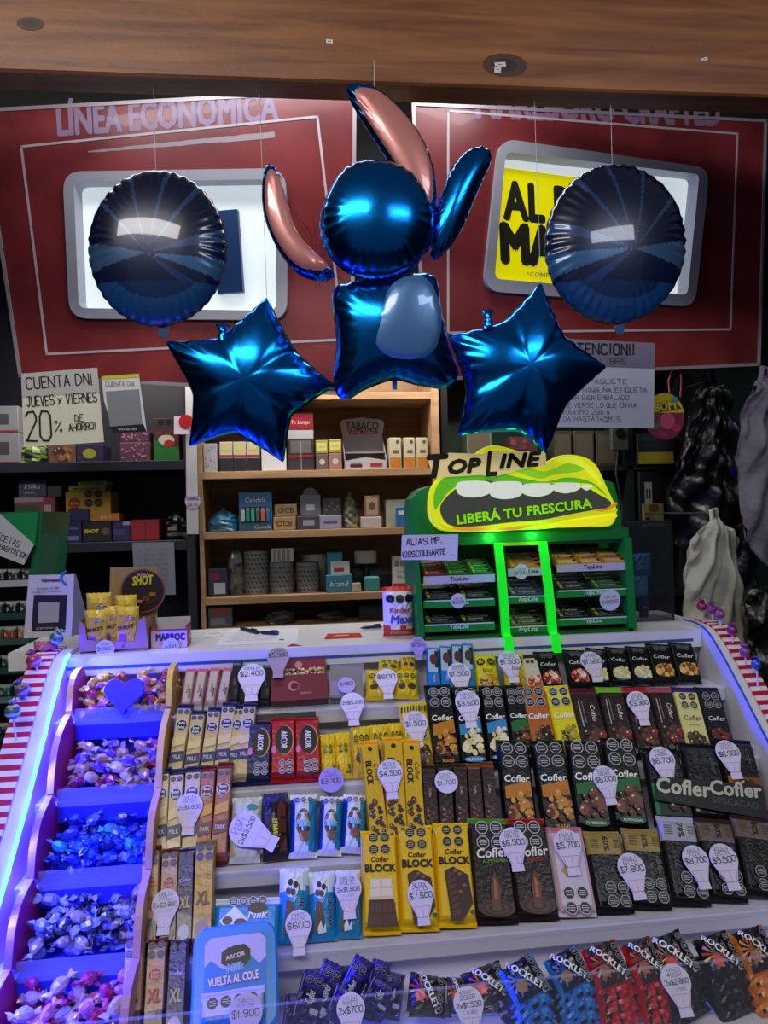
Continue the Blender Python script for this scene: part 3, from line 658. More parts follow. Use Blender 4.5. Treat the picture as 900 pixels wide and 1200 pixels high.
def d_stick(c, dsc, lab):
    def f(w, h):
        t = w * .62; mb = bar_body(w, h, t, [(.04, c), (.82, CREAM if c == NAVY else 'A86050'), (1, c)], fin=.008); a = A_(w, h, t)
        a.seals(0, .86, .2, bg='8088A0', ny=1); a.ell(0, .70, .42, .42, 'C8C8D8', 16); a.ell(0, .70, .36, .36, c, 16); a.text('bon', 0, .725, .42, 'E8E8F0', bold=.04); a.text('bon', 0, .675, .42, 'E8E8F0', bold=.04)
        a.poly([(-.42, .44), (.42, .48), (.42, .58), (-.42, .54)], 'E0CC98' if c == NAVY else 'D89848'); a.poly([(-.44, .26), (.44, .29), (.44, .40), (-.44, .38)], c); a.text(lab, 0, .33, .62, 'D8D8E8', h=.28)
        return mb, a
    return f, dsc
def d_xl(kind):
    body = {'red': 'B88C60', 'purple': '241C50', 'yellow': 'C09838'}[kind]; fin = {'red': '5A1428', 'purple': '302860', 'yellow': '8A7020'}[kind]; ink = {'red': 'A01828', 'purple': 'B8A060', 'yellow': '5A2818'}[kind]
    def f(w, h):
        t = w * .55; mb = bar_body(w, h, t, [(.28, '4A3238' if kind != 'yellow' else 'A88040'), (.93, body), (1, fin)], fin=.009); a = A_(w, h, t)
        a.seals(0, .86, .21, bg='6A6A8A', fg='101428')
        if kind == 'red': a.ell(0, .63, .36, .36, 'C8A080', 16); a.ell(0, .63, .31, .31, '981828', 16); a.text('bon', 0, .65, .36, 'E8C8B8'); a.text('bon', 0, .61, .36, 'E8C8B8')
        else: a.text('Cofler' if kind == 'purple' else 'bon o bon', 0, .65, .7, 'D8D0E8' if kind == 'purple' else '5A2868', shear=.15)
        a.text('XL', 0, .44, .66, ink, h=.6, bold=.04, shear=.1); a.ell(0, .17, .34, .42, {'red': '6A4030', 'purple': 'A8A0B8', 'yellow': '7A4A58'}[kind], 12); return mb, a
    return f, {'red': 'beige wafer bar with red XL lettering', 'purple': 'purple wafer bar with gold XL lettering', 'yellow': 'yellow wafer bar with brown XL lettering'}[kind]
def d_arcor(c, dsc):
    def f(w, h):
        t = .018; mb = bar_body(w, h, t, [(.28, 'C0A080' if c == NAVY else c), (1, c)], fin=.006); a = A_(w, h, t)
        a.ell(.08, .60, .37, .62, 'C89858', 18); a.ell(.05, .60, .35, .60, '140E12', 18); a.text('ARCOR', .05, .60, .72, 'F0E8E0', h=.24, rot=-math.pi / 2, bold=.03); a.seals(.12, .19, .14, bg='D8D0D0'); a.ell(-.36, .45, .1, .16, 'E07090' if c != NAVY else '3050A0'); return mb, a
    return f, dsc
def d_milk(v):
    def f(w, h):
        cf = lambda x, y: ('E4E8F0' if y > .88 or y < .1 else ('2088C0' if x > .12 + .1 * math.sin(y * 9 + v) else ('1838A8' if x < -.3 else 'D8E0EC')))
        mb = pillow_body(w, h, .018, cf, seed=v); a = Art(w, h, .0012, zf=pil(.018)); a.ell(0, .52, .28, .48, '4A2A20', 16); a.text('ARCOR', 0, .66, .34, 'E8E8E8', bold=.03); a.text('Milk', 0, .5, .56, '48A8E8', shear=.2, bold=.04, out='F0F0F4'); a.ell(.05, .3, .2, .18, '7A4A38', 10)
        a.seals(0, .88, .12, nx=3, ny=1, bg='C8C8D0'); return mb, a
    return f
def d_choccow(v):
    def f(w, h):
        cf = lambda x, y: 'DCE4EC' if y > .72 + .05 * math.sin(x * 9 + v) else '1E8CC8'
        mb = pillow_body(w, h, .014, cf, seed=v); a = Art(w, h, .0012, zf=pil(.014)); a.ell(-.08, .7, .24, .3, 'E8ECF0', 14); 
        for x, y in ((-.12, .78), (.06, .74), (-.02, .64), (-.2, .66)): a.ell(x, y, .09, .12, '3A2A2A', 8)
        a.seals(.28, .38, .11, nx=1, ny=4, fg='1A2A48', bg='8AB0D0'); a.poly([(-.35, .1), (.1, .1), (.0, .5), (-.25, .55)], '3E2420'); a.poly([(-.2, .16), (-.08, .26), (0, .14), (.1, .22), (.12, .1), (-.18, .08)], 'E8ECF0'); return mb, a
    return f
def d_plainpack(cf_, art, t=.016, pl=True):
    def f(w, h):
        mb = pillow_body(w, h, t, cf_, seed=3) if pl else bar_body(w, h, t, [(.08, cf_(0, .02)), (.86, cf_(0, .5)), (1, cf_(0, .95))]); a = Art(w, h, .0012, zf=pil(t)) if pl else A_(w, h, t); art(a); return mb, a
    return f
def art_hamlet(a): a.seals(-.28, .5, .13, nx=1, ny=4, bg='787070'); a.text('HAMLET', 0, .45, .62, 'D8D020', rot=math.pi / 2, bold=.04, h=.18); a.rect(.12, .1, .40, .32, '4A1A14'); a.rect(.12, .36, .40, .56, '5A241A'); a.rect(.12, .6, .40, .8, '6A2A20')
def art_white(a): a.text('Choc', -.1, .6, .5, '28202C', rot=-1.2, shear=.2); a.poly([(-.45, .1), (-.3, .1), (-.3, .7), (-.45, .75)], 'C8A080'); a.ell(.2, .82, .2, .1, '30A0A8', 10)
def art_mini(a): a.seals(.0, .62, .15, fg='1A1608', bg='D8C030'); a.rect(-.4, .1, .4, .28, '3A2410'); a.text('BON', 0, .19, .5, 'E8C828')
def art_gold(a): a.seals(.0, .72, .13, nx=3, ny=1, fg='1A1608', bg='D8C030'); a.ell(-.2, .35, .16, .14, '4A2810', 8); a.ell(.22, .35, .18, .14, '4A2810', 8); a.text('BLOC', 0, .5, .5, '5A3010')
def art_tall(a):
    for i in range(9): a.poly([(-.46 + .1 * i, .84), (-.41 + .1 * i, .84), (-.38 + .1 * i, .93), (-.43 + .1 * i, .93)], '2A2410')
    a.text('BON O BON', 0, .7, .8, '3A2008'); a.seals(0, .55, .15); choc(a, .08, .34, ('3A2010', '8A6010', '5A3A14'))
def art_blues(v):
    def f(a): a.rect(-.42, .42, .30, .85, 'B0BCC8'); a.rect(.1, .5, .4, .82, '20282E'); a.ell(0, .66, .3, .5, '5A3A30', 10); a.text('Bombon' if v else 'Cofler', 0, .3, .6, 'E8E8F0', rot=math.pi / 2, h=.16); a.seals(.2, .3, .12, nx=1, ny=3, bg='A0B0C0')
    return f
def art_round(a): a.seals(0, .74, .2, nx=2, ny=1, bg='C0B830'); a.ell(0, .28, .38, .26, 'B8801C', 16); choc(a, .15, .34, ('C89028', '7A4A10', 'E0B040')); a.text('bon', 0, .5, .4, '2A2008')
def art_pink(a): a.rect(-.47, .06, -.36, .85, 'C85880'); a.rect(.38, .06, .47, .85, 'C85880'); a.text('Mantecol', -.02, .45, .95, '48303C', h=.26, rot=math.pi / 2); a.seals(.24, .35, .13, nx=1, ny=4, bg='A8A0A8')
def art_black(a): a.text('nugaton', -.05, .5, .8, '8A8A90', h=.26, rot=math.pi / 2); a.seals(.2, .3, .14, nx=1, ny=3, bg='808088'); a.rect(-.4, .86, .4, .9, '6A6A70')
def art_rock(ac):
    def f(a):
        r = random.Random(ac)
        for i in range(12):
            an = i * math.pi / 6 + .1; c = ('D8C020', '3050C0', '2A9A50', 'D07020', '8A30A0', 'C83030')[i % 6] if ac == 'K' else {'R': 'B02020', 'B': '2060C0', 'O': 'D07818'}[ac]
            cx, cy = -.18, .55; a.poly([(cx, cy), (cx + .3 * math.cos(an), cy + .32 * math.sin(an)), (cx + .3 * math.cos(an + .22), cy + .32 * math.sin(an + .22))], c)
        a.text('ROCKLETS', .04, .55, 1.06, 'F0F0F0', rot=-math.pi / 3.2, bold=.04, out='181818'); a.ell(-.2, .4, .14, .14, 'C83028' if ac == 'K' else '8A5A38', 10)
        a.seals(.33, .5, .10, nx=1, ny=4, bg='B0B0B0')
    return f
PROTO = {}; COUNT = {}
ITEMS = []
def add(key, fn, desc, cat, k, pos, name='chocolate_bar', group=None, lift=0, foot=True, rn=None, squeeze=.97): ITEMS.append((key, fn, desc, cat, k, pos, name, group, lift, foot, squeeze))
CB = 'chocolate bar'
def many(key, df, k, poss, **kw):
    fn, desc = df
    for p in poss: add(key, fn, desc, kw.get('cat', CB), k, p, kw.get('name', 'chocolate_bar'), kw.get('group'), kw.get('lift', 0), kw.get('foot', True))
# -- top step
many('pinkstick', (d_plainpack(lambda x, y: 'D86890' if y > .8 or abs(x) > .4 else 'C4BCC4', art_pink, .012, False), 'pink and white nougat stick'), 1, [(219, 824, 225, 784, 11.5), (232, 823, 239, 784, 11.5), (247, 822, 253, 783, 11.5), (261, 821, 268, 783, 11.5)], cat='candy stick', name='nougat_stick')
many('blackstick', (d_plainpack(lambda x, y: '1C1E22', art_black, .012, False), 'black wrapped candy stick'), 1, [(274, 821, 279, 776, 11), (287, 820, 292, 780, 11), (299, 820, 303, 782, 11), (311, 819, 314, 780, 11)], cat='candy stick', name='candy_stick')
many('goldpack', (d_plainpack(lambda x, y: 'E0C018', art_gold, .012), 'small yellow chocolate packet'), 1, [(444, 812, 444, 786, 30), (476, 811, 475, 786, 28)], cat='chocolate packet', name='chocolate_packet')
many('goldpack', (None, 'small yellow chocolate packet'), 1, [(455, 790, 456, 774, 24), (478, 789, 478, 770, 17)], cat='chocolate packet', name='chocolate_packet', lift=-.001, foot=False)
many('bluestick', (d_plainpack(lambda x, y: '1E78C0', art_blues(0), .014, False), 'blue-ended wafer packet with dark middle'), 1, [(508, 801, 506, 757, 15), (523, 800, 521, 755, 15), (536, 800, 534, 753, 14), (549, 799, 546, 752, 14)], cat='wafer packet', name='wafer_packet')
many('yellowround', (d_plainpack(lambda x, y: 'E4D21C', art_round, .014), 'small yellow round-cookie packet'), 1, [(571, 799, 566, 768, 28), (604, 798, 600, 766, 25)], cat='cookie packet', name='cookie_packet')
many('smallpink', d_small('pink'), 1, [(625, 799, 618, 772, 20)])
many('smallred', d_small('red'), 1, [(645, 798, 637, 764, 26), (678, 797, 671, 762, 26)])
many('smallblue', d_small('blue'), 1, [(702, 796, 697, 760, 23), (727, 795, 720, 759, 25), (752, 794, 744, 758, 25)])
many('smallnuts', d_small('nuts'), 1, [(778, 793, 769, 755, 27), (806, 792, 796, 754, 27)])
# -- second step
sn = d_stick(NAVY, 'navy and cream wafer stick', 'MILK'); sm = d_stick(MAR, 'maroon and gold wafer stick', 'DARK')
many('navystick', sn, 2, [(206, 906, 219, 825, 17), (225, 906, 234, 833, 17), (243, 905, 253, 829, 16), (260, 903, 270, 823, 17)], name='wafer_stick', cat='wafer stick')
many('navystick', sn, 2, [(286, 903, 294, 824, 16)], name='wafer_stick', cat='wafer stick')
many('navystick', sn, 2, [(274, 903, 281, 826, 13)], name='wafer_stick', cat='wafer stick', lift=-.002)
many('arcornavy', d_arcor('182058', 'navy chocolate packet with black oval'), 2, [(303, 906, 306, 846, 27)], name='chocolate_packet', cat='chocolate packet')
many('arcorred', d_arcor('B01424', 'red chocolate packet with black oval'), 2, [(332, 905, 332, 842, 28), (361, 904, 359, 842, 28)], name='chocolate_packet', cat='chocolate packet')
many('minigold', (d_plainpack(lambda x, y: 'E8C820', art_mini, .012), 'tiny yellow chocolate packet'), 2, [(385, 897, 383, 861, 18), (403, 896, 401, 859, 18)], name='chocolate_packet', cat='chocolate packet')
many('goldpack', (None, 'small yellow chocolate packet'), 2, [(425, 893, 422, 852, 22), (448, 891, 444, 850, 21), (466, 885, 463, 848, 16)], name='chocolate_packet', cat='chocolate packet')
many('tallgold', (d_plainpack(lambda x, y: 'D8BE28' if y > .2 else 'A89028', art_tall, .014), 'tall yellow packet with black diagonal stripes'), 2, [(494, 900, 483, 824, 34)], name='chocolate_packet', cat='chocolate packet')
many('air_peanut2', d_air('peanut'), 2, [(523, 889, 512, 803, 31)])
many('air_white2', d_air('white'), 2, [(554, 887, 543, 805, 31), (585, 885, 574, 804, 28)])
many('air_almond2', d_air('almond'), 2, [(612, 883, 600, 803, 24)])
many('air_orange', d_air('orange'), 2, [(638, 882, 621, 804, 30)])
many('air_yellow', d_air('yellow'), 2, [(668, 880, 650, 804, 29)])
many('slim_maroon', d_slim('5A1A34', 'brown chocolate bar with maroon top'), 2, [(697, 878, 680, 808, 33)])
many('slim_green', d_slim('78B828', 'brown chocolate bar with lime green top'), 2, [(728, 876, 712, 806, 30)])
many('slim_red', d_slim('B02438', 'brown chocolate bar with red top'), 2, [(758, 874, 741, 806, 30)])
many('slim_pink', d_slim('B0506A', 'brown chocolate bar with pink top'), 2, [(787, 872, 770, 806, 29)])
many('slim_cream', d_slim('3A2870', 'cream chocolate bar with violet top', 'DCD48A', ('3A2A20', '5A4030'), False), 2, [(815, 870, 799, 806, 28)])
many('slim_black', (lambda w, h: (bar_body(w, h, .011, [(1, '18181A')]), (lambda a: (a.seals(0, .76, .17, bg='B0B0B0'), a.text('Cofler', 0, .48, .7, 'F0F0F0', shear=.15), choc(a, .1, .3, ('8A2420', '5A3028')), a)[-1])(A_(w, h, .011))), 'black chocolate bar with red pieces'), 2, [(843, 868, 826, 806, 27)])
# -- third step
many('navystick3', sn, 3, [(188, 990, 192, 900, 18), (205, 989, 209, 901, 17), (224, 988, 228, 898, 19)], name='wafer_stick', cat='wafer stick')
many('maroonstick', sm, 3, [(240, 988, 246, 897, 17), (258, 986, 265, 893, 18)], name='wafer_stick', cat='wafer stick')
many('whitepack', (d_plainpack(lambda x, y: 'D0D4DC', art_white, .014), 'white biscuit packet behind a tilted price tag'), 3, [(287, 1000, 290, 935, 34)], name='biscuit_packet', cat='biscuit packet')
many('hamlet', (d_plainpack(lambda x, y: '20181A' if y < .85 else '30305A', art_hamlet, .016), 'black packet with yellow upright lettering'), 3, [(324, 998, 322, 930, 30)], name='chocolate_packet', cat='chocolate packet')
many('milk', (d_milk(1), 'white and blue milk chocolate packet'), 3, [(355, 995, 356, 932, 31), (386, 994, 389, 934, 27), (413, 991, 417, 932, 28)], name='chocolate_packet', cat='chocolate packet')
many('blockslim', (d_blockslim, 'slim yellow block chocolate bar'), 3, [(444, 985, 431, 868, 22), (465, 984, 459, 864, 24), (487, 983, 480, 867, 22)])
many('roll', (d_roll(), 'slim brown filled chocolate stick'), 3, [(505, 975, 501, 897, 17), (523, 974, 519, 896, 17), (541, 973, 537, 895, 16)], name='chocolate_stick')
many('roll2', (d_roll('7A3A28', '3A2220'), 'slim brown filled chocolate stick with copper top'), 3, [(558, 972, 553, 895, 16), (575, 971, 569, 893, 16)], name='chocolate_stick')
many('air_peanut3', d_air('peanut'), 3, [(609, 963, 599, 868, 37), (655, 965, 639, 868, 39)])
many('air_almond3', d_air('almond'), 3, [(695, 967, 681, 869, 40), (738, 965, 722, 866, 39)])
many('darkgreen', d_dark('green'), 3, [(789, 968, 771, 877, 43)]); many('darkgold', d_dark('gold'), 3, [(835, 966, 815, 872, 42)]); many('darkorange', d_dark('orange'), 3, [(880, 964, 857, 867, 41)])
# -- fourth step
many('xlred', d_xl('red'), 4, [(175, 1094, 179, 992, 21), (198, 1092, 201, 994, 20)], name='wafer_bar', cat='wafer bar'); many('xlpurple', d_xl('purple'), 4, [(217, 1090, 220, 993, 19)], name='wafer_bar', cat='wafer bar'); many('xlyellow', d_xl('yellow'), 4, [(238, 1088, 242, 985, 23)], name='wafer_bar', cat='wafer bar')
many('cowbig', (lambda w, h: ((lambda mb, a: (a.seals(0, .9, .07, nx=4, ny=1), a.text('Milk', .16, .62, .3, 'E8F4FC', shear=.2, bold=.04, out='2878C0'), a.ell(.15, .75, .15, .08, '2A1A18'), a.poly([(-.42, .5), (-.2, .8), (.02, .5), (-.1, .3), (-.3, .3)], 'E8ECF0'), a.ell(-.3, .5, .08, .06, '4A2A20'), a.ell(-.1, .45, .1, .06, '4A2A20'), (mb, a))[-1])(bar_body(w, h, .012, [(.84, '1E8CCC'), (1, 'D0D8E0')]), A_(w, h, .012))), 'large blue milk chocolate tablet with cow spots'), 4, [(288, 1112, 292, 1053, 74)])
many('cow', (d_choccow(2), 'blue and white milk chocolate bar with brown spots'), 4, [(344, 1108, 345, 1018, 34), (379, 1106, 377, 1022, 30), (409, 1104, 408, 1020, 29)])
many('blocka', (d_block_a, 'large yellow block bar with white and dark squares'), 4, [(448, 1099, 443, 974, 42)])
many('blockb', (d_block_b, 'large yellow block bar with dark chocolate wedge'), 4, [(493, 1096, 485, 968, 42), (537, 1094, 527, 965, 42)])
many('swirlg', d_swirl('5A9028', 'dark brown chocolate bar with green top', 'ALMENDRAS', '78B030'), 4, [(582, 1090, 570, 960, 48)])
many('swirlr', d_swirl('A01828', 'dark brown chocolate bar with red top', 'MANI', 'C03040'), 4, [(631, 1085, 614, 960, 47)])
many('arcw', (d_arcw, 'pale lilac chocolate bar with pink ends'), 4, [(678, 1080, 659, 970, 42)])
g60 = d_arc('60%', 'A08848', 'black chocolate bar with gold 60% band')
many('arc60', g60, 4, [(722, 1076, 703, 975, 42), (766, 1073, 748, 972, 42)])
many('arc70', d_arc('70%', 'A8A8B8', 'black chocolate bar with silver 70% band', 'B8B8D8'), 4, [(812, 1070, 789, 958, 43)])
many('arc80', d_arc('80%', '6E5C54', 'black chocolate bar with brown 80% band', '3E2024'), 4, [(856, 1067, 833, 960, 42), (899, 1065, 876, 957, 42)])
# -- lowest step
many('xlred5', d_xl('red'), 5, [(154, 1222, 160, 1098, 24), (180, 1220, 186, 1100, 24)], name='wafer_bar', cat='wafer bar'); many('xlpurple5', d_xl('purple'), 5, [(205, 1219, 211, 1102, 23)], name='wafer_bar', cat='wafer bar')
STEP = {1: 'top', 2: 'second', 3: 'third', 4: 'fourth', 5: 'lowest'}
tot = {}
for it in ITEMS: tot[(it[2], it[4])] = tot.get((it[2], it[4]), 0) + 1
def make_pack(key, fn, w, h, name, label, cat, M, group=None):
    if key not in PROTO:
        mb, a = fn(w, h); root = thing(name, label, cat, M, group)
        mb.build('wrapper', foil, root, smooth=False)
        if a.mb.v: a.mb.build('printed_design', printm, root)
        PROTO[key] = (root, w, h); return root
    p, w0, h0 = PROTO[key]; c = copy_tree(p); c.name = name
    c.matrix_world = M @ Matrix.Diagonal((w / w0, h / h0, 1, 1)); c['label'] = label; c['category'] = cat
    if group: c['group'] = group
    elif 'group' in c: del c['group']
    return c
cnt = {}
for key, fn, desc, cat, k, pos, name, group, lift, foot, sq in ITEMS:
    M, w, h = place(k, *pos, lift=lift, foot=foot); n = tot[(desc, k)]; q = (desc, k); cnt[q] = cnt.get(q, 0) + 1
    lab = f'{desc}, {STEP[k]} step of the case' if n == 1 else f'{desc}, {ORD[cnt[q] - 1]} of {n} from the bins, {STEP[k]} step'
    if len(lab.split()) > 16: lab = f'{desc}, {ORD[cnt[q] - 1]} of {n} on the {STEP[k]} step'
    g = None if n == 1 else f'{desc}s on the {STEP[k]} step'
    make_pack(key, fn, w * (1.04 if k in (2, 3, 4) else 1.0), h, name, lab, cat, M, g)
# ---- big tray card in front of the dark bars
M, w, h = place(3, 836, 968, 829, 910, 128, lift=.018)
t = thing('tray_card', 'black tray front card reading 50% cacao before the dark bars', 'display card', M)
MB().prism([(-w / 2, 0), (w / 2, 0), (w / 2, h * .98), (-w * .48, h * .72)], 0, .003, '161618').build('card', card, t)
a = Art(w, h, .003); a.text('Cofler', -.24, .52, .50, 'C8C8B0', rot=.07, shear=.15, bold=.05); a.text('Cofler', .24, .74, .48, 'C0C0A8', rot=.10, shear=.15, bold=.05)
a.text('50%CACAO', .22, .32, .42, '5A5A58', rot=.03); a.text('100% CACAO', -.3, .12, .3, '4A4A48'); a.mb.build('lettering', printm, t)
# ---- behind-tray details on the second step (red trays)
M, w, h = place(2, 334, 908, 333, 836, 78, lift=-.002)
t = thing('display_tray', 'red and black open tray behind the red chocolate packets', 'display tray', M)
MB().box(-w / 2, w / 2, 0, h * .93, -.004, -.001, '7A1018').build('tray_back', card, t); MB().box(-w / 2, w / 2, h * .93, h, -.004, .001, '141418').build('tray_rim', card, t)
# ================================================================ SWEETS IN BAGS (lowest step)
def bag(key, cf, art, label, cat, px, py, px2, py2, w, lift, foot=False, name='candy_bag', group=None, t=.014, sd=3):
    M, W_, H_ = place(5, px, py, px2, py2, w, lift=lift, foot=foot)
    def fn(w, h):
        mb = pillow_body(w, h, t, cf, seed=sd, wr=.002); a = Art(w, h, .0016, zf=pil(t)); art(a); return mb, a
    return make_pack(key, fn, W_, H_, name, label, cat, M, group)
def rockbag(ec, ic, code):
    return lambda x, y: ec if (abs(x) > .40 or y < .12) else ic
RB = {'K': ('101012', '1A1A1E', 'black'), 'R': ('B01820', '3A2A22', 'red'), 'B': ('1E70C8', '1A2430', 'blue'), 'O': ('C86818', '1C1410', 'orange')}
def stack(code, pos, n, w, base, sx=-2, sy=14, gl=.009):
    ec, ic, cn = RB[code]
    for i in range(n):
        x0, y0, x1, y1 = pos
        nm = ['topmost', 'second down', 'third down', 'lowest'][min(i, 3)]
        if i == 0: top = bag('rock' + code, rockbag(ec, ic, code), art_rock(code), f'{cn} bag of round candies {base}, {nm}', 'candy bag', x0, y0, x1, y1, w, .050, group=f'{cn} bags of round candies', t=.011)
        else:
            Mt = top.matrix_world; w_, h_ = Mt.col[0].length, Mt.col[1].length; p0, w0, h0 = PROTO['rock' + code]
            def plain(w, h):
                r_ = random.Random(code); pal = [ec, ec, ec, ic, {'K': '2A2A30', 'R': 'D04048', 'B': '4898E0', 'O': 'E89038'}[code]]
                return pillow_body(w, h, .013, lambda x, y: r_.choice(pal) if y < .5 else ic, wr=.0022, seed=9), Art(w, h, 0)
            R_ = Matrix.Rotation((.06, -.05, .08)[i - 1], 4, 'Z') @ Matrix.Rotation(-.18, 4, 'X')
            make_pack('rockplain' + code, plain, w0 * w_, h0 * h_, 'candy_bag', f'{cn} bag of round candies {base}, {nm}', 'candy bag', Matrix.Translation((.0015 * (i % 2), -.006 * i, -.0135 * i)) @ Mt.normalized() @ R_, f'{cn} bags of round candies')
stack('B', (627, 1172, 603, 1128), 4, 48, 'in the stack by the small black bags')
stack('B', (683, 1168, 655, 1118), 4, 46, 'in the stack beside the red bags')
stack('R', (727, 1166, 700, 1108), 4, 46, 'in the stack beside the blue bags')
stack('R', (772, 1160, 743, 1104), 4, 40, 'in the stack behind the price tag')
stack('K', (803, 1150, 774, 1098), 4, 50, 'in the stack beside the red bags')
stack('K', (858, 1150, 830, 1097), 4, 46, 'in the stack beside the orange bags')
stack('O', (905, 1150, 872, 1090), 4, 46, 'at the far end of the lowest step')
for i, (a_, b_, c_, d_, w, l, lb) in enumerate([(498, 1190, 502, 1143, 44, .030, 'lying nearest the purple packets'), (535, 1188, 534, 1146, 22, .022, 'wedged between two larger ones'), (580, 1182, 562, 1134, 50, .034, 'lying nearest the blue bags'), (505, 1222, 503, 1176, 50, .014, 'under the one nearest the purple packets'), (566, 1222, 560, 1176, 52, .014, 'under the one nearest the blue bags'), (617, 1222, 600, 1176, 40, .004, 'squeezed against the blue bags')]):
    bag('rocksmall', rockbag('101012', '26221E', 'K'), art_rock('K'), f'small black bag of round candies {lb}', 'candy bag', a_, b_, c_, d_, w, l, group='small black bags of round candies', sd=5)
def art_purple(a): a.text('milka' if 0 else 'Cofler', 0, .5, .5, 'D0D0E8', rot=math.pi / 2, h=.3); a.seals(0, .8, .16, nx=2, ny=1, bg='9088B8'); a.rect(-.44, .1, -.4, .9, '8C86C8'); a.rect(.1, .2, .4, .3, 'A8A8C8')
pl = [(365, 1205, 395, 1130, 34), (352, 1215, 372, 1140, 34), (392, 1200, 428, 1124, 26), (398, 1222, 436, 1128, 30), (432, 1210, 448, 1126, 24), (412, 1240, 452, 1150, 34), (345, 1240, 352, 1165, 36), (450, 1225, 462, 1140, 28), (380, 1240, 410, 1160, 36)]
for i, (a_, b_, c_, d_, w) in enumerate(pl):
    bag('purple', lambda x, y: '2A2478' if abs(x) > .3 or y > .9 else ('1C1A4A' if y < .7 else '3A3490'), art_purple, f'purple foil wafer packet in the heap by the lunch box, {ORD[i]} from the box', 'wafer packet', a_, b_, c_, d_, w, .010 + .008 * (i % 3), group='purple foil packets in a heap', name='wafer_packet', sd=8)
# ---- blue lunch box with printed lid
M, w, h = place(5, 276, 1215, 277, 1088, 98, lift=.034)
t = thing('lunch_box', 'blue plastic lunch box with printed lid standing among the chocolate bars', 'lunch box', M)
MB().prism(rrect(-w / 2, 0, w / 2, h, w * .17, 6), -.020, .004, '1C78C8', .004).build('tub', plas, t)
MB().prism(rrect(-w * .53, -.002, w * .53, h + .003, w * .2, 6), .004, .012, '2288D8', .003).build('lid', plas, t)
lid = MB(); lid.prism(rrect(-w * .385, h * .07, w * .385, h * .91, w * .08, 5), .012, .0126, '1E7CC4'); lid.build('lid_print', card, t)
a = Art(w, h, .0128); a.poly([(-.385, .62), (-.30, .68), (-.18, .60), (-.05, .56), (.1, .66), (.2, .68), (.3, .60), (.385, .66), (.385, .84), (.31, .9), (-.31, .9), (-.385, .84)], 'BEB6E0')
a.ell(0, .70, .17, .12, '241C1C', 11, .3); a.ell(.08, .70, .12, .13, '241C1C', 7); a.ell(-.08, .69, .11, .12, '241C1C', 6); a.text('ARCOR', 0, .70, .24, 'D8D0D8', rot=.15, bold=.03); a.text('Milk', .0, .59, .22, '50A0E0', shear=.2, rot=.1, bold=.04, out='E8E8F4')
a.text('VUELTA AL COLE', -.02, .48, .62, 'E8E0F0', h=.09, rot=.06, bold=.05, out='B04878'); a.mb.build('lid_lettering', printm, t)
M2, w2, h2 = place(5, 273, 1222, 273, 1160, 74, lift=.0495)
def cowpack(w, h): 
    mb = bar_body(w, h, .008, [(.45, '2078B8'), (1, 'C4C0DC')]); a = A_(w, h, .008); a.seals(0, .7, .10, nx=4, ny=1, bg='B0A8CC'); a.text('Milk', .2, .3, .3, 'E8F0F8', shear=.2); return mb, a
make_pack('cowfront', cowpack, w2, h2, 'chocolate_bar', 'white and blue chocolate tablet leaning on the blue lunch box', 'chocolate bar', M2)
# ================================================================ OPEN BOXES ON THE TOP STEP
M, w, h = place(1, 351, 818, 349, 756, 66, lift=.0)
t = thing('sweets_box', 'dark red open display box filled with striped sweets', 'sweets box', M)
MB().prism([(-w * .5, h * .5), (w * .5, h * .5), (w * .5, h * .95), (w * .22, h * .96), (w * .2, h * .8), (w * .12, h * .97), (-w * .1, h * 1.02), (-w * .28, h * .95), (-w * .34, h * .75), (-w * .5, h * .7)], 0, .002, '7A1424').build('back_card', card, t)
MB().box(-w / 2, w / 2, 0, h * .40, .020, .022, '6E1422').box(-w / 2, -w / 2 + .002, 0, h * .5, 0, .02, '6A1020').box(w / 2 - .002, w / 2, 0, h * .5, 0, .02, '6A1020').box(-w / 2, w / 2, 0, .002, 0, .02, '6A1020').box(-w / 2, w / 2, 0, h * .5, 0, .002, '501018').build('box_body', card, t)
a = Art(w, h, .022); a.text('cabsha', .12, .11, .2, 'C89098'); a.ell(-.1, .22, .10, .10, 'B87880', 12); a.ell(-.08, .22, .07, .07, '6E1422', 12); a.mb.build('front_lettering', printm, t)
a = Art(w, h, .002); a.text('cabsha', .02, .80, .36, 'E0A8A8'); a.ell(-.02, .93, .05, .05, 'D89090'); a.ell(0, .65, .07, .07, 'C88080', 12); a.mb.build('back_lettering', printm, t)
boxM = (M.copy(), w, h)
M, w, h = place(1, 406, 816, 406, 783, 40, lift=.0)
t = thing('acrylic_box', 'small clear acrylic box with grey lining between red and yellow sweets', 'box', M)
MB().box(-w / 2, w / 2, 0, h, .018, .019, 'FFFFFF').box(-w / 2, -w / 2 + .001, 0, h, 0, .018, 'FFFFFF').box(w / 2 - .001, w / 2, 0, h, 0, .018, 'FFFFFF').build('clear_case', clear, t)
MB().box(-w * .47, w * .47, .001, h * .96, .001, .012, '6A5A60', .002).build('grey_lining', card, t); MB().box(-w * .47, -w * .2, h * .1, h * .5, .0125, .014, '8A60B8').build('violet_packet', card, t)
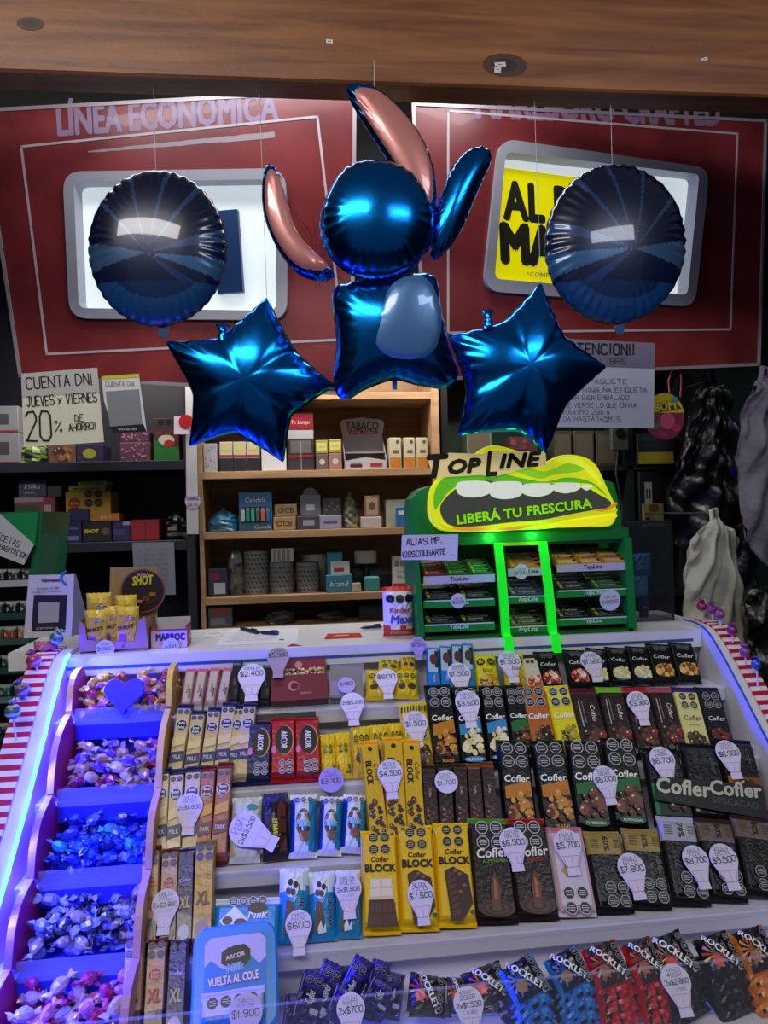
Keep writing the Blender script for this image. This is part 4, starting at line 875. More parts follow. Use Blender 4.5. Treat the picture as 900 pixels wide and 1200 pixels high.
# ================================================================ PRICE TAGS
BULB = [(.47 * math.cos(math.radians(d)), .47 * math.sin(math.radians(d))) for d in range(-38, 219, 12)] + [(-.20, -.72), (-.22, -.98), (.22, -.98), (.20, -.72)]
ROUND = octo(22)
def ptag(px, py, D, lines, k, label, lift=.016, rot=0, rnd=False, col='DCD6EC', name='price_tag', M=None):
    if M is None:
        o, Dv, N = rowplane(k, lift); c = hitplane(px, py, o, N); r = hitplane(px + D / 2, py, o, N); l = hitplane(px - D / 2, py, o, N); w = (r - l).length * 1.04
        U = Vector((math.cos(rot), 0, 0)) + Dv * math.sin(rot); V = N.cross(U); M = frame(c, U, V)
    else: w = D
    t = thing(name, label, 'price tag', M, 'handwritten price tags'); pts = [(x * w, y * w) for x, y in (BULB if not rnd else [(a * .5, b * .5) for a, b in ROUND])]
    mb = MB(); mb.prism(pts, 0, .0007, col); mb.build('paper_tag', paper, t); a = Art(w, w, .0009, e=.0001)
    if not rnd:
        for q in ((.28, -.38, .16, -.72), (-.28, -.38, -.16, -.72), (.02, -.45, .02, -.7)): a.poly([(q[0] - .008, q[1]), (q[0] + .008, q[1]), (q[2] + .008, q[3]), (q[2] - .008, q[3])], 'D080B0')
        a.rect(-.2, -.74, .2, -.72, 'D080B0'); a.rect(-.27, -.39, .27, -.375, 'D890B8')
    for s, y, ww, c in lines: a.hand(s, 0, y, ww, c, h=min(.20 if '$' in s else .12, ww / max(len(s), 3) * 1.35), rot=.04, pen=.12 if '$' in s else .085)
    a.mb.build('handwriting', printm, t); return t
K_ = '181830'; G_ = '7A7090'
def L2(a, b, c=None):
    o = []
    if a: o.append((a, .28, .55, K_))
    if b: o.append((b, .08 if c is None else .10, .78, K_))
    if c: o.append((c, .30 - .38 - .1, .5, G_))
    return o
def L3(t1, t2, pr, c=None): return [(t1, .30, .48, K_), (t2, .16, .5, K_), (pr, -.04, .8, K_)] + ([(c, -.24, .46, G_)] if c else [])
ptag(295, 792, 33, L2('TOPOLIN', '$2.400'), 1, 'bulb-shaped price tag reading $2.400 on the black candy sticks')
ptag(326, 770, 27, L2('CABSHA', '$5.900'), 1, 'greyish bulb-shaped price tag in front of the dark red sweets box', lift=.03, col='A898A8')
ptag(406, 803, 20, L2(None, '$450'), 1, 'small round price tag reading $450 on the clear acrylic box', rnd=True, lift=.021, col='B8A8E0')
ptag(453, 795, 26, L2(None, '$600'), 1, 'white price tag on the small yellow packets of the top step', lift=.016)
ptag(413, 824, 28, [('2x$5.200', .02, .85, K_), ('C/U 800', -.2, .4, G_)], 1, 'price tag reading 2x$5.200 hung below the top step', lift=.022)
ptag(538, 789, 28, L3('BOMBON', 'COFLER', '$1.500'), 1, 'price tag reading $1.500 on the blue-ended wafer packets', lift=.018)
ptag(597, 775, 27, L3('BON BON', 'GALLETA', '$1.500'), 1, 'price tag reading $1.500 below the lit green posts', lift=.018)
ptag(693, 775, 26, L3('COFLER', '27G', '$1.900'), 1, 'price tag reading $1.900 on the small black bars', lift=.014)
ptag(548, 823, 30, L3('COFLER', 'AIREADO', '$3.600'), 2, 'price tag reading $3.600 on the white chocolate bars', lift=.015)
ptag(487, 847, 29, L3('BON O BON', 'BITES', '$1.500'), 2, 'price tag reading $1.500 on the tall yellow striped packet', lift=.018)
ptag(748, 823, 27, L3('COFLER', 'BLOCK', '$3.300'), 2, 'price tag reading $3.300 on the brown bar with red top', lift=.016)
ptag(457, 905, 30, L3('BLOCK', 'DOBLE CREMA', '$4.500'), 3, 'price tag reading $4.500 on the slim yellow block bars', lift=.024)
ptag(523, 916, 26, L3('COFLER', 'RELLENOS', '$1.700'), 3, 'round price tag reading $1.700 on the slim brown sticks', rnd=True, lift=.022)
ptag(388, 914, 28, L3('MILK', 'MUNECOS', '$3.300'), 3, 'round violet price tag above the milk chocolate packets', rnd=True, col='A898DC', lift=.004)
ptag(222, 945, 32, L3('OBLEA', 'BON O BON', '2x$1.800', 'C/U 1000'), 3, 'price tag reading 2x$1.800 on the navy wafer sticks', lift=.020)
ptag(288, 972, 40, L3('CHOC', 'TOFI', '2x$3.500'), 3, 'large tilted price tag reading 2x$3.500 on the white biscuit packet', lift=.020, rot=1.05)
ptag(709, 912, 29, L3('COFLER', 'AIREADO', '$6.000'), 3, 'price tag reading $6.000 on the green almond bars', lift=.016)
ptag(776, 890, 30, L3('COFLER', 'ALMENDRAS', '$6.700'), 3, 'price tag reading $6.700 on the dark bar with green edge', lift=.016)
ptag(853, 882, 29, L3('COFLER', '50% CACAO', '$6.900'), 3, 'price tag reading $6.900 on the dark bar with orange end', lift=.016)
ptag(601, 986, 32, L3('COFLER', 'MANI 55G', '$6.500'), 4, 'price tag reading $6.500 between the two dark brown swirl bars', lift=.016)
ptag(665, 989, 33, L3('AGUILA', 'CLASICO', '$5.700'), 4, 'price tag reading $5.700 on the pale lilac bar', lift=.016)
ptag(740, 1017, 33, L3('AGUILA', '60%', '$7.800'), 4, 'price tag reading $7.800 on the gold banded bars', lift=.016)
ptag(815, 1007, 31, L3('AGUILA', '70%', '$8.700'), 4, 'price tag reading $8.700 on the silver banded bar', lift=.016)
ptag(848, 1006, 33, L3('AGUILA', '80%', '$9.500'), 4, 'price tag reading $9.500 on the brown banded bars', lift=.0175)
ptag(194, 1059, 33, L3('OBLEA', 'XL', '2x$2.800', 'C/U 1500'), 4, 'price tag reading 2x$2.800 on the XL wafer bars', lift=.018)
ptag(408, 1041, 32, L3('OBLEA', 'MILK', '2x$1.800', '(C/U 1000)'), 4, 'price tag reading 2x$1.800 on the blue spotted bars', lift=.018)
ptag(350, 1083, 32, L3('BANDITO', 'MIX', '$600'), 4, 'price tag reading $600 at the foot of the blue spotted bars', lift=.019)
ptag(493, 1048, 32, L3('BLOCK', '170G', '$7.600'), 4, 'price tag reading $7.600 on the large yellow block bars', lift=.018)
ptag(411, 1182, 34, L3('MINI', 'PAKETS', '2x$700'), 5, 'price tag reading 2x$700 on the purple foil packets', lift=.046)
ptag(549, 1176, 36, L3('ROCKLETS', '20GR', '2x$1.500', 'C/U 800'), 5, 'price tag reading 2x$1.500 on the small black bags', lift=.056)
ptag(792, 1149, 35, L3('ROCKLETS', '40GR', '2x$2.800', 'C/U 1500'), 5, 'price tag reading 2x$2.800 on the black candy bags', lift=.066)
ptag(288, 1186, 38, L3('TABLETA', 'MILK 25G', '$1.900'), 5, 'price tag reading $1.900 on the blue lunch box', lift=.060, rnd=True, col='C4B8DC')
# ================================================================ WRAPPED CANDIES IN THE BINS
def candy_mesh(nm, body, wrap, seed):
    r = random.Random(seed); mb = MB(); n = 8; vs = []; cs = []; fs = []
    prof = [(-.021, .008, 1), (-.017, .0065, 1), (-.0125, .0028, 1), (-.009, .0068, 0), (-.003, .0088, 0), (.003, .0088, 0), (.009, .0068, 0), (.0125, .0028, 1), (.017, .0065, 1), (.021, .0085, 1)]
    for x, q, e in prof:
        tw = r.random()
        for i in range(n):
            a = 2 * math.pi * i / n + (tw if e else 0); f = (1 if i % 2 else .55) if (e and q > .005) else r.uniform(.9, 1.08)
            vs.append((x + (r.uniform(-.003, .003) if e and q > .005 else 0), q * f * math.cos(a) * (1 if not e else 1.15), q * f * math.sin(a) * (1 if not e else .45)))
    for j in range(len(prof) - 1):
        for i in range(n): fs.append((j * n + i, (j + 1) * n + i, (j + 1) * n + (i + 1) % n, j * n + (i + 1) % n)); cs.append(wrap if prof[j][2] and prof[j + 1][2] or r.random() < .25 else body)
    mb.add(vs, fs, cs); return mb.mesh(nm, candyfoil)
BINS = [(1, [('red', 'B02038', 'E0B838'), ('gold', 'D8A020', 'E8D8A0'), ('pink', 'C06080', 'E8D0B0'), ('yellow', 'E8C818', 'F0D820')], -.235, 'topmost bin'),
        (2, [('beige', 'B08850', 'C8A878'), ('red', '9A1830', 'C8A070'), ('cream', 'C8A868', 'D0B488'), ('violet', '5A2880', 'A090C0')], 0, 'second bin'),
        (3, [('blue', '1838B0', '2858D0'), ('dark blue', '101C60', '2040B0'), ('turquoise', '2088A8', '50B8D0'), ('blue', '2048C8', '8098E0')], 0, 'third bin'),
        (4, [('silver', '606880', '9098B8'), ('black and silver', '181820', '8088A0'), ('cream', '988870', 'A8A098')], 0, 'fourth bin'),
        (5, [('red', '982038', 'C04058'), ('pink', 'C06888', 'D898A8'), ('cream', 'B8A080', 'C0A890')], 0, 'lowest bin')]
for k, kinds, _, bn in BINS:
    meshes = [candy_mesh('wrapped_candy', b, w, 11 * k + i) for i, (c, b, w) in enumerate(kinds)]; y, z = Lp[k]; r = random.Random(k * 7)
    depth = Lp[k - 1][0] + .012 - y; n = 0
    for lay, (nx, ny) in enumerate(((5, 2), (6, 3), (5, 2), (4, 2))):
        for i in range(nx):
            for j in range(ny):
                x = -.380 + .152 * (i + .5 + r.uniform(-.25, .25)) / nx; yy = y + .012 + (depth - .02) * (j + .5 + r.uniform(-.2, .2)) / ny
                zz = z + .010 + lay * .0135 + (yy - y) * .16 + r.uniform(-.002, .003)
                if x < -.372: x = -.372
                if x > -.245: x = -.245
                v = r.randrange(len(meshes)); o = link(bpy.data.objects.new('wrapped_candy', meshes[v])); c = kinds[v][0]
                o.location = (x, yy, zz); o.rotation_euler = (r.uniform(-1, 1), r.uniform(-.5, .5), r.uniform(-1.2, 1.2)); s = r.uniform(.85, 1.05); o.scale = (s, s, s)
                tag(o, f'{c} wrapped candy, {bn}, {["bottom", "second", "third", "top"][lay]} layer, {(["front", "back"] if ny == 2 else ["front", "middle", "back"])[j]} row, {ORD[i]} from blue light', 'candy', f'candies in the {bn}'); n += 1
# sweets in the dark red box
meshes = [candy_mesh('wrapped_sweet', b, w, 90 + i) for i, (b, w) in enumerate((('8A2838', 'E0C0C0'), ('C8B050', 'D8C8A0')))]
M, w, h = boxM; r = random.Random(5)
for i in range(12):
    v = r.randrange(2); o = link(bpy.data.objects.new('wrapped_sweet', meshes[0 if v else 1])); o.matrix_world = M @ Matrix.Translation(((i % 6 - 2.5) * w * .15, h * (.44 + .09 * (i // 6)), .013 - .004 * (i // 6))) @ Matrix.Rotation(r.uniform(-.6, .6), 4, 'Z') @ Matrix.Rotation(r.uniform(-1, 1), 4, 'X') @ Matrix.Scale(.42, 4)
    tag(o, ('red and white' if v else 'gold') + ' striped sweet in the dark red sweets box', 'candy', 'sweets in the dark red box')
# ================================================================ LOLLIPOPS ON THE STRIPED EDGES
def lolly(name, label, base, tip, rad, cball, cwrap, group):
    base = Vector(base); d = Vector(tip) - base; L = d.length; V = d.normalized(); M = frame(base, V.cross(Vector((0, 1, 0))).normalized() * -1 if 0 else Vector((1, 0, 0)) - V * V.x, V)
    t = thing(name, label, 'lollipop', M, group)
    MB().tube([(0, -.004, 0), (0, L - rad * .6, 0)], .0016, 6, 'D8D8E4').build('stick', plas, t)
    prof = [(rad * math.sin(math.pi * i / 8) * (1 + .05 * (i % 2)), L - rad * math.cos(math.pi * i / 8)) for i in range(9)]
    MB().lathe([(max(a, .0005), b) for a, b in prof], 12, [cball if i % 3 else cwrap for i in range(8)]).build('candy_ball', candyfoil, t, smooth=True)
    mb = MB(); r = random.Random(label); vs = [(0, L + rad * .8, 0)]; n = 12
    for i in range(n): a = 2 * math.pi * i / n; q = rad * (.85 if i % 2 else .5); vs.append((q * math.cos(a), L + rad * (1.45 + r.uniform(-.25, .25)), q * math.sin(a)))
    vs.append((0, L + rad * 1.3, 0)); mb.add(vs, [(0, i + 1, (i + 1) % n + 1) for i in range(n)] + [(n + 1, (i + 1) % n + 1, i + 1) for i in range(n)], [cwrap if i % 2 else cball for i in range(2 * n)]); mb.build('wrapper_bow', candyfoil, t)
    return t
def edge_pt(f, side):
    i = min(int(f * (len(cv) - 1)), len(cv) - 2); u = f * (len(cv) - 1) - i; y = cv[i][0] * (1 - u) + cv[i + 1][0] * u; z = cv[i][1] * (1 - u) + cv[i + 1][1] * u
    return Vector(((X1 + .036) if side > 0 else (X0 - .038), y + .001, z + .003))
def proj(p):
    d = p - CAM; w = d.dot(FW); return 450 + FPX * d.dot(CR) / w, 600 - FPX * d.dot(CU) / w
def edge_under(px, side):
    return min((edge_pt(k / 300, side) for k in range(20, 260)), key=lambda p: abs(proj(p)[0] - px))
for i, (px, py, sx) in enumerate([(797, 716, 2), (812, 727, 3), (827, 738, 3), (846, 752, 0), (864, 766, -5), (879, 778, -5)]):
    b = edge_pt((.03, .085, .13, .19, .245, .29)[i], 1); q = P(proj(b)[0], py, b.y); p = Vector((b.x - .004, b.y - .004, max(q.z, b.z + .026)))
    lolly('lollipop', f'pink lollipop with blue wrapper bow, {ORD[i]} down the striped edge beside carrier bags', b, p, .0098, ['B02848', 'A83050', 'B84850', 'A01838', 'A84058', '3040A0'][i], ['28307A', '303C90', '2C48A0', '2838A0', '3048B8', '3848B0'][i], 'lollipops on the striped edge beside the bags')
for i, (px, py, sx, c1, c2) in enumerate([(67, 754, 4, '406858', 'A0B8B0'), (41, 786, 3, 'A83858', 'C06878'), (27, 812, 6, '684858', '9888A0'), (16, 833, 3, '486878', 'B0C0C8')]):
    b = edge_under(px + sx, -1); p = P(px, py, b.y); p = Vector((p.x, b.y - .004, max(p.z, b.z + .02)))
    lolly('lollipop', f'{["green", "red", "brown", "blue grey"][i]} ball lollipop on the striped edge beside the blue light', b, p, .0125, c1, c2, 'lollipops on the striped edge by the blue light')
# ================================================================ BALLOONS
CEIL = 2.105
def loc(Y, c):
    o = P(c[0], c[1], Y); return (lambda px, py: (P(px, py, Y).x - o.x, P(px, py, Y).z - o.z)), upright(o.x, Y, o.z), o
def thread(t, x, z, o, Y):
    MB().tube([(x, z, 0), (x * .9, CEIL - o.z, 0)], .0005, 5, 'C0C8D8').build('hanging_thread', plas, t)
def star_outline(f, tips, notches, n=15):
    out = []
    for i in range(5):
        a, b, c = Vector(f(*tips[i])), Vector(f(*notches[i])), Vector(f(*tips[(i + 1) % 5]))
        for p, q in ((a, b), (b, c)):
            for s in range(n):
                u = s / n; m_ = (p + q) / 2 - ((p + q) / 2) * .035; out.append(tuple(p * (1 - u) ** 2 + m_ * 2 * u * (1 - u) + q * u * u))
    # blunt the tips a little
    k = len(out); return [tuple((Vector(out[i - 1]) + Vector(out[i]) * 2 + Vector(out[(i + 1) % k])) / 4) for i in range(k)]
def star(c, tips, notches, Y, label, tail):
    f, M, o = loc(Y, c); t = thing('star_balloon', label, 'balloon', M, 'blue star balloons')
    O = star_outline(f, tips, notches)
    if sum(O[i][0] * O[(i + 1) % len(O)][1] - O[(i + 1) % len(O)][0] * O[i][1] for i in range(len(O))) < 0: O = O[::-1]
    inflate(O, .041, lambda x, y, s: '1076C8', rings=22, wr=.0032, freq=34, centre=(0, 0), crease=[math.atan2(*f(*q)[::-1]) for q in notches]).build('foil_body', balloonfoil, t, smooth=True)
    top = max(O, key=lambda p: p[1]); thread(t, top[0], top[1], o, Y)
    x, z = f(*tail); mb = MB(); mb.lathe([(.012, 0), (.009, .008), (.010, .014), (.005, .022), (.013, .034)], 10, '1076C8', (x, z - .006, .012)); mb.build('inflation_tail', balloonfoil, t, smooth=True)
star((288, 448), [(193, 400), (313, 347), (394, 452), (333, 543), (221, 524)], [(256, 396), (347, 411), (342, 487), (276, 508), (226, 462)], 1.33, 'shiny blue star balloon with a folded tail, beside the handwritten savings sign', (262, 402))
star((615, 432), [(524, 393), (634, 330), (712, 430), (641, 533), (536, 511)], [(589, 377), (660, 393), (664, 474), (608, 506), (546, 456)], 1.33, 'shiny blue star balloon above the lit green gum display', (570, 385))
def disc(c, rx, ry, Y, label, flip, lx):
    f, M, o = loc(Y, c); t = thing('round_balloon', label, 'balloon', M, 'round printed balloons'); n = 200; O = []
    for i in range(n):
        a = 2 * math.pi * i / n; s = 1 + .008 * math.sin(40 * a); O.append(f(c[0] + rx * math.cos(a) * s, c[1] - ry * math.sin(a) * s))
    R = max(p[0] for p in O)
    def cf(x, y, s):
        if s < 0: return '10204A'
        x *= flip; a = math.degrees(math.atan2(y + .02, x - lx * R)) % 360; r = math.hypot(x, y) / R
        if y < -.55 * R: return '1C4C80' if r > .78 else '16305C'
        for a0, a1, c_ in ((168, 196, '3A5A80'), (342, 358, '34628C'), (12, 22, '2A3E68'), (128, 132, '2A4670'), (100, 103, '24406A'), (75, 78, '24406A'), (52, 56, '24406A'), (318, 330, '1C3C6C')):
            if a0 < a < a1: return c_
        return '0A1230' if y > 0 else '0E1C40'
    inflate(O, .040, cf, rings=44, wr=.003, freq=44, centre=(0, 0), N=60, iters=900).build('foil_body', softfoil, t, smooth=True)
    top = max(O, key=lambda p: p[1]); thread(t, top[0], top[1], o, Y)
    MB().prism([(-.007, -.012), (.007, -.012), (.010, 0), (.005, .012), (-.005, .012), (-.010, 0)], -.001, .001, '123A6A').build('inflation_tail', softfoil, t, Matrix.Translation((.006, min(p[1] for p in O) - .006, 0)))
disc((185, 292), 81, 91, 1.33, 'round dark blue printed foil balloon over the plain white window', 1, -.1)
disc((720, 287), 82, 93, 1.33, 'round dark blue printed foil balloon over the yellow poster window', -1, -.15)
# large plain lobed balloon
f, M, o = loc(1.265, (450, 300)); t = thing('foil_balloon', 'large plain blue foil balloon with long pink lobes between the star balloons', 'balloon', M)
def lobe(pts, H, cf, name, dz=0, m=balloonfoil, wr=.003, freq=30, n=150, rings=18, centre=None):
    O = smooth_outline([f(*p) for p in pts], n)
    if sum(O[i][0] * O[(i + 1) % len(O)][1] - O[(i + 1) % len(O)][0] * O[i][1] for i in range(len(O))) < 0: O = O[::-1]
    b = inflate(O, H, cf, rings=rings, wr=wr, freq=freq, centre=f(*centre) if centre else None, N=60, iters=900, phase=dz * 100); return b.build(name, m, t, Matrix.Translation((0, 0, dz)), smooth=True), O
BL = '1076C8'
pan = smooth_outline([f(*p) for p in ((440, 372), (458, 340), (488, 332), (506, 352), (512, 390), (500, 420), (470, 427), (440, 418), (432, 398))], 60)
def incol(poly, a, b):
    def cf(x, y, s): return a if s > 0 and inside(np.array(x), np.array(y), poly) else b
    return cf
lobe([(390, 342), (415, 330), (450, 328), (488, 320), (511, 326), (518, 368), (526, 405), (537, 438), (522, 455), (490, 452), (462, 446), (430, 456), (404, 469), (391, 450), (394, 400)], .050, lambda x, y, s: BL, 'body_lobe')
inflate(pan, .011, lambda x, y, s: '4A78AC', rings=10, wr=.001, N=50, iters=700).build('pale_panel', softfoil, t, Matrix.Translation((0, 0, .042)), smooth=True)
lobe([(374, 268), (384, 232), (405, 204), (440, 197), (478, 210), (501, 246), (504, 284), (486, 316), (450, 333), (412, 328), (384, 304)], .052, lambda x, y, s: BL, 'round_lobe', .022)
def petal(pts, mid, nm, dz):
    P_ = smooth_outline([f(*p) for p in pts], 60); c = Vector(f(*mid)); ins = [tuple(c + (Vector(p) - c) * .86) for p in P_]
    lobe(pts, .021, lambda x, y, s: BL, nm, dz, wr=.003, freq=26, centre=mid)
    inflate(ins, .008, lambda x, y, s: 'C88078', rings=10, wr=.0012, N=50, iters=700, freq=20, centre=tuple(c)).build('pink_panel', softfoil, t, Matrix.Translation((0, 0, dz + .0155)), smooth=True)
petal([(408, 100), (436, 102), (468, 128), (495, 165), (510, 208), (510, 250), (494, 258), (478, 228), (452, 186), (426, 146), (410, 118)], (468, 178), 'long_lobe', .002)
petal([(313, 194), (327, 204), (336, 236), (350, 276), (374, 306), (392, 322), (378, 330), (350, 322), (326, 294), (310, 256), (307, 220)], (334, 268), 'long_lobe', .002)
lobe([(506, 304), (505, 270), (514, 236), (526, 204), (544, 180), (566, 172), (576, 186), (566, 212), (553, 242), (541, 270), (524, 294)], .027, lambda x, y, s: BL, 'side_lobe', .0, centre=(534, 240))
q = f(440, 150); MB().tube([(q[0], q[1], 0), (q[0], CEIL - o.z + .02, .0), (q[0], CEIL - o.z + .02, -.045)], .0006, 5, 'C0C8D8').build('hanging_thread', plas, t)
MB().box(-.004, .004, -.03, .03, -.001, .001, BL).build('inflation_tail', softfoil, t, Matrix.Translation((f(462, 430)[0], f(462, 436)[1], 0)))
# ================================================================ SIGNS ON PAPER
def sheet(name, label, cat, corners, Y, col, txt, m=paper, th=.0006, tape=None):
    (x0, y0), (x1, y1) = corners; c = ((x0 + x1) / 2, (y0 + y1) / 2); f, M, o = loc(Y, c); t = thing(name, label, cat, M); return t, f
def quad(t, f, pts, col, name='sheet', m=paper, z=0, th=.0006):
    q = [f(*p) for p in pts]; mb = MB(); mb.prism(q[::-1] if sum(q[i][0] * q[(i + 1) % len(q)][1] - q[(i + 1) % len(q)][0] * q[i][1] for i in range(len(q))) < 0 else q, z, z + th, col); return mb.build(name, m, t)
def writer(f, z, e=.0002):
    a = Art(1, 1, z, e=e)
    def W_(s, px, py, wpx, hpx, col, rot=0, pen=.12, font=None, bold=.02, shear=0):
        c = f(px, py); w = abs(f(px + wpx / 2, py)[0] - f(px - wpx / 2, py)[0]); h = abs(f(px, py + hpx / 2)[1] - f(px, py - hpx / 2)[1])
        if font: a.text(s, c[0], c[1], w, col, h=h, rot=rot, bold=bold, shear=shear)
        else: a.hand(s, c[0], c[1], w, col, h=h, rot=rot, pen=pen)
    return a, W_
YS = 1.965
f, M, o = loc(YS, (72, 478)); t = thing('handwritten_sign', 'handwritten savings sign reading 20% on cream paper', 'sign', M)
quad(t, f, [(25, 438), (114, 431), (122, 518), (28, 524)], 'E8E4CC', 'cream_paper'); quad(t, f, [(25, 438), (114, 431), (117, 460), (26, 466)], 'C2BEB6', 'grey_header', z=.0006)
a, W_ = writer(f, .0014); W_('CUENTA DNI', 70, 447, 78, 13, '141414', .07); W_('JUEVES y VIERNES', 73, 468, 82, 11, '141414', .07, .11); W_('20', 46, 498, 30, 34, '1A1A1A', .03, .06); W_('%', 69, 499, 8, 12, '505050', .03, .1); W_('DE', 93, 490, 10, 8, '181818'); W_('AHORRO!', 97, 500, 32, 8, '181818', .05, .13); a.mb.build('handwriting', printm, t)
f, M, o = loc(YS - .01, (145, 478)); t = thing('code_flyer', 'small flyer with a grey printed square taped under the red panel', 'flyer', M)
quad(t, f, [(119, 442), (163, 440), (167, 470), (172, 506), (134, 508), (122, 470)], 'DAD8D4', 'sheet'); quad(t, f, [(124, 459), (163, 456), (167, 497), (129, 500)], '8A8A8C', 'grey_square', z=.0007); quad(t, f, [(128, 500), (168, 497), (172, 506), (134, 508)], '28282C', 'black_footer', z=.0007); quad(t, f, [(119, 441), (163, 438), (163, 442), (119, 445)], 'C8C838', 'yellow_tape', z=.0008)
a, W_ = writer(f, .0014); W_('CUENTA DNI', 141, 450, 34, 5, '8A6A50'); W_('escanea', 150, 503, 22, 2.5, 'D0D0D0', 0, font=1); a.mb.build('lettering', printm, t)
f, M, o = loc(1.89, (712, 452)); t = thing('parcel_notice', 'handwritten parcel notice beginning ATENCION beside the round gum pack', 'sign', M)
quad(t, f, [(640, 396), (767, 402), (766, 502), (630, 500)], 'C8CAD2', 'sheet'); quad(t, f, [(640, 396), (767, 402), (767, 432), (640, 428)], '7E7A88', 'folded_header', z=.0006)
a, W_ = writer(f, .0014)
W_('ATENCION!!', 706, 409, 76, 12, '0A0A0A', -.02, .18); W_('MERCADO LIBRE', 692, 423, 86, 7, '2A2A30', -.02); 
for s, x, y, w in (('CADA PAQUETE', 697, 447, 76), ('TENER NINGUNA ETIQUETA', 706, 457, 104), ('ESTAR BIEN EMBALADO', 696, 466, 82), ('PUEDE VERSE LO QUE ENVIA', 697, 475, 98), ('MAXIMO 28kg', 687, 483, 54), ('SUMA DA HASTA 145mts', 682, 491, 90)): W_(s, x, y, w, 5.5, '33333A', -.01, .09)
a.mb.build('handwriting', printm, t)
f, M, o = loc(2.19, (225, 530)); t = thing('paper_strip', 'long white paper strip taped to the side of the shelf unit', 'paper strip', M)
quad(t, f, [(217, 440), (229, 440), (233, 626), (219, 626)], 'B8B8C0', 'strip'); MB().prism([(a * .022 + f(226, 587)[0], b * .022 + f(226, 587)[1]) for a, b in octo(16)], .001, .002, 'C0B8D8').build('round_note', paper, t)
a, W_ = writer(f, .0022); W_('CIGARROS', 226, 584, 14, 4, '303050'); W_('SUELTOS', 226, 591, 12, 3.5, '303050'); a.mb.build('handwriting', printm, t)
f, M, o = loc(2.18, (211, 498)); t = thing('red_badge_card', 'white card with round red badge beside the blue star balloon', 'card', M); quad(t, f, [(204, 488), (221, 488), (221, 509), (204, 509)], 'C8C4D0', 'card'); MB().prism([(a * .02 + f(218, 494)[0], b * .02 + f(218, 494)[1]) for a, b in octo(16)], .001, .002, 'A81820').build('red_badge', paper, t)
# ================================================================ SHELF UNIT IN THE MIDDLE
YF = 2.25; YB = 2.50
def zat(py, px=350, Y=YF): return P(px, py, Y).z
xl = P(233, 600, YF).x; xr = P(512, 600, YF).x
Zs = [zat(733), zat(697), zat(621), zat(551), zat(460)]
t = thing('shelf_unit', 'tan wooden shelf unit behind the counter with smoking goods', 'shelf unit', Matrix.Translation((0, 0, 0)))
for i, z in enumerate(Zs): MB().box(xl + .012, xr - .010, YF, YB, z - .022, z, 'FFFFFF', .001).build('shelf_board', shelfw, t)
MB().box(xl, xl + .012, YF, YB, .02, 2.0, 'FFFFFF').build('side_panel', shelfw, t); MB().box(xr - .010, xr + .014, YF, YB, .02, 2.0, 'FFFFFF').build('side_panel', shelfw, t); MB().box(xl, xr + .014, YB, YB + .01, .02, 2.0, 'FFFFFF').build('back_panel', shelfw, t)
# dark shelving on the left side
DL0, DL1 = P(-60, 600, 2.2).x, xl - .03; DZ = [P(100, 636, 2.2).z, P(100, 541, 2.2).z]
t = thing('dark_shelving', 'dark blue-black shelving behind the handwritten savings sign', 'shelf unit', Matrix.Translation((0, 0, 0)))
for z in DZ: MB().box(DL0, DL1, 2.2, 2.5, z - .028, z, 'FFFFFF', .001).build('shelf_board', darkm, t)
MB().box(DL0, DL1, 2.5, 2.52, .02, 2.1, 'FFFFFF').build('back_panel', darkm, t); MB().box(DL1, DL1 + .02, 2.2, 2.5, .02, 2.1, 'FFFFFF').build('side_panel', darkm, t); MB().box(DL0 - .02, DL0, 2.2, 2.5, .02, 2.1, 'FFFFFF').build('side_panel', darkm, t)
def sbox(px0, py0, px1, zb, Y, dep, col, label, cat='box', name='carton', art=None, bev=.0015, top=None, grp=None, rz=0, py1=None):
    cx = (px0 + px1) / 2; a = P(px0, 600, Y).x; b = P(px1, 600, Y).x; zt = P(cx, py0, Y).z
    if py1 is not None: zb = P(cx, py1, Y).z
    w = b - a; h = zt - zb; M = upright((a + b) / 2, Y, zb + .0006, rz); t = thing(name, label, cat, M, grp)
    MB().box(-w / 2, w / 2, 0, h, -dep, 0, col, bev).build('body', card, t)
    if top: MB().box(-w * .47, w * .47, h, h + .004, -dep * .95, -.003, top).build('lid', card, t)
    if art: ar = Art(w, h, .0004); art(ar); ar.mb.build('printed_front', printm, t)
    return t, w, h
B4, B3, B2, B1 = Zs[3], Zs[2], Zs[1], Zs[0]        # shelf heights: top shown, middle, lower, bottom
def tx(s, c='E8E8E8', w=.7, y=.5, **k): return lambda a: a.text(s, 0, y, w, c, **k)
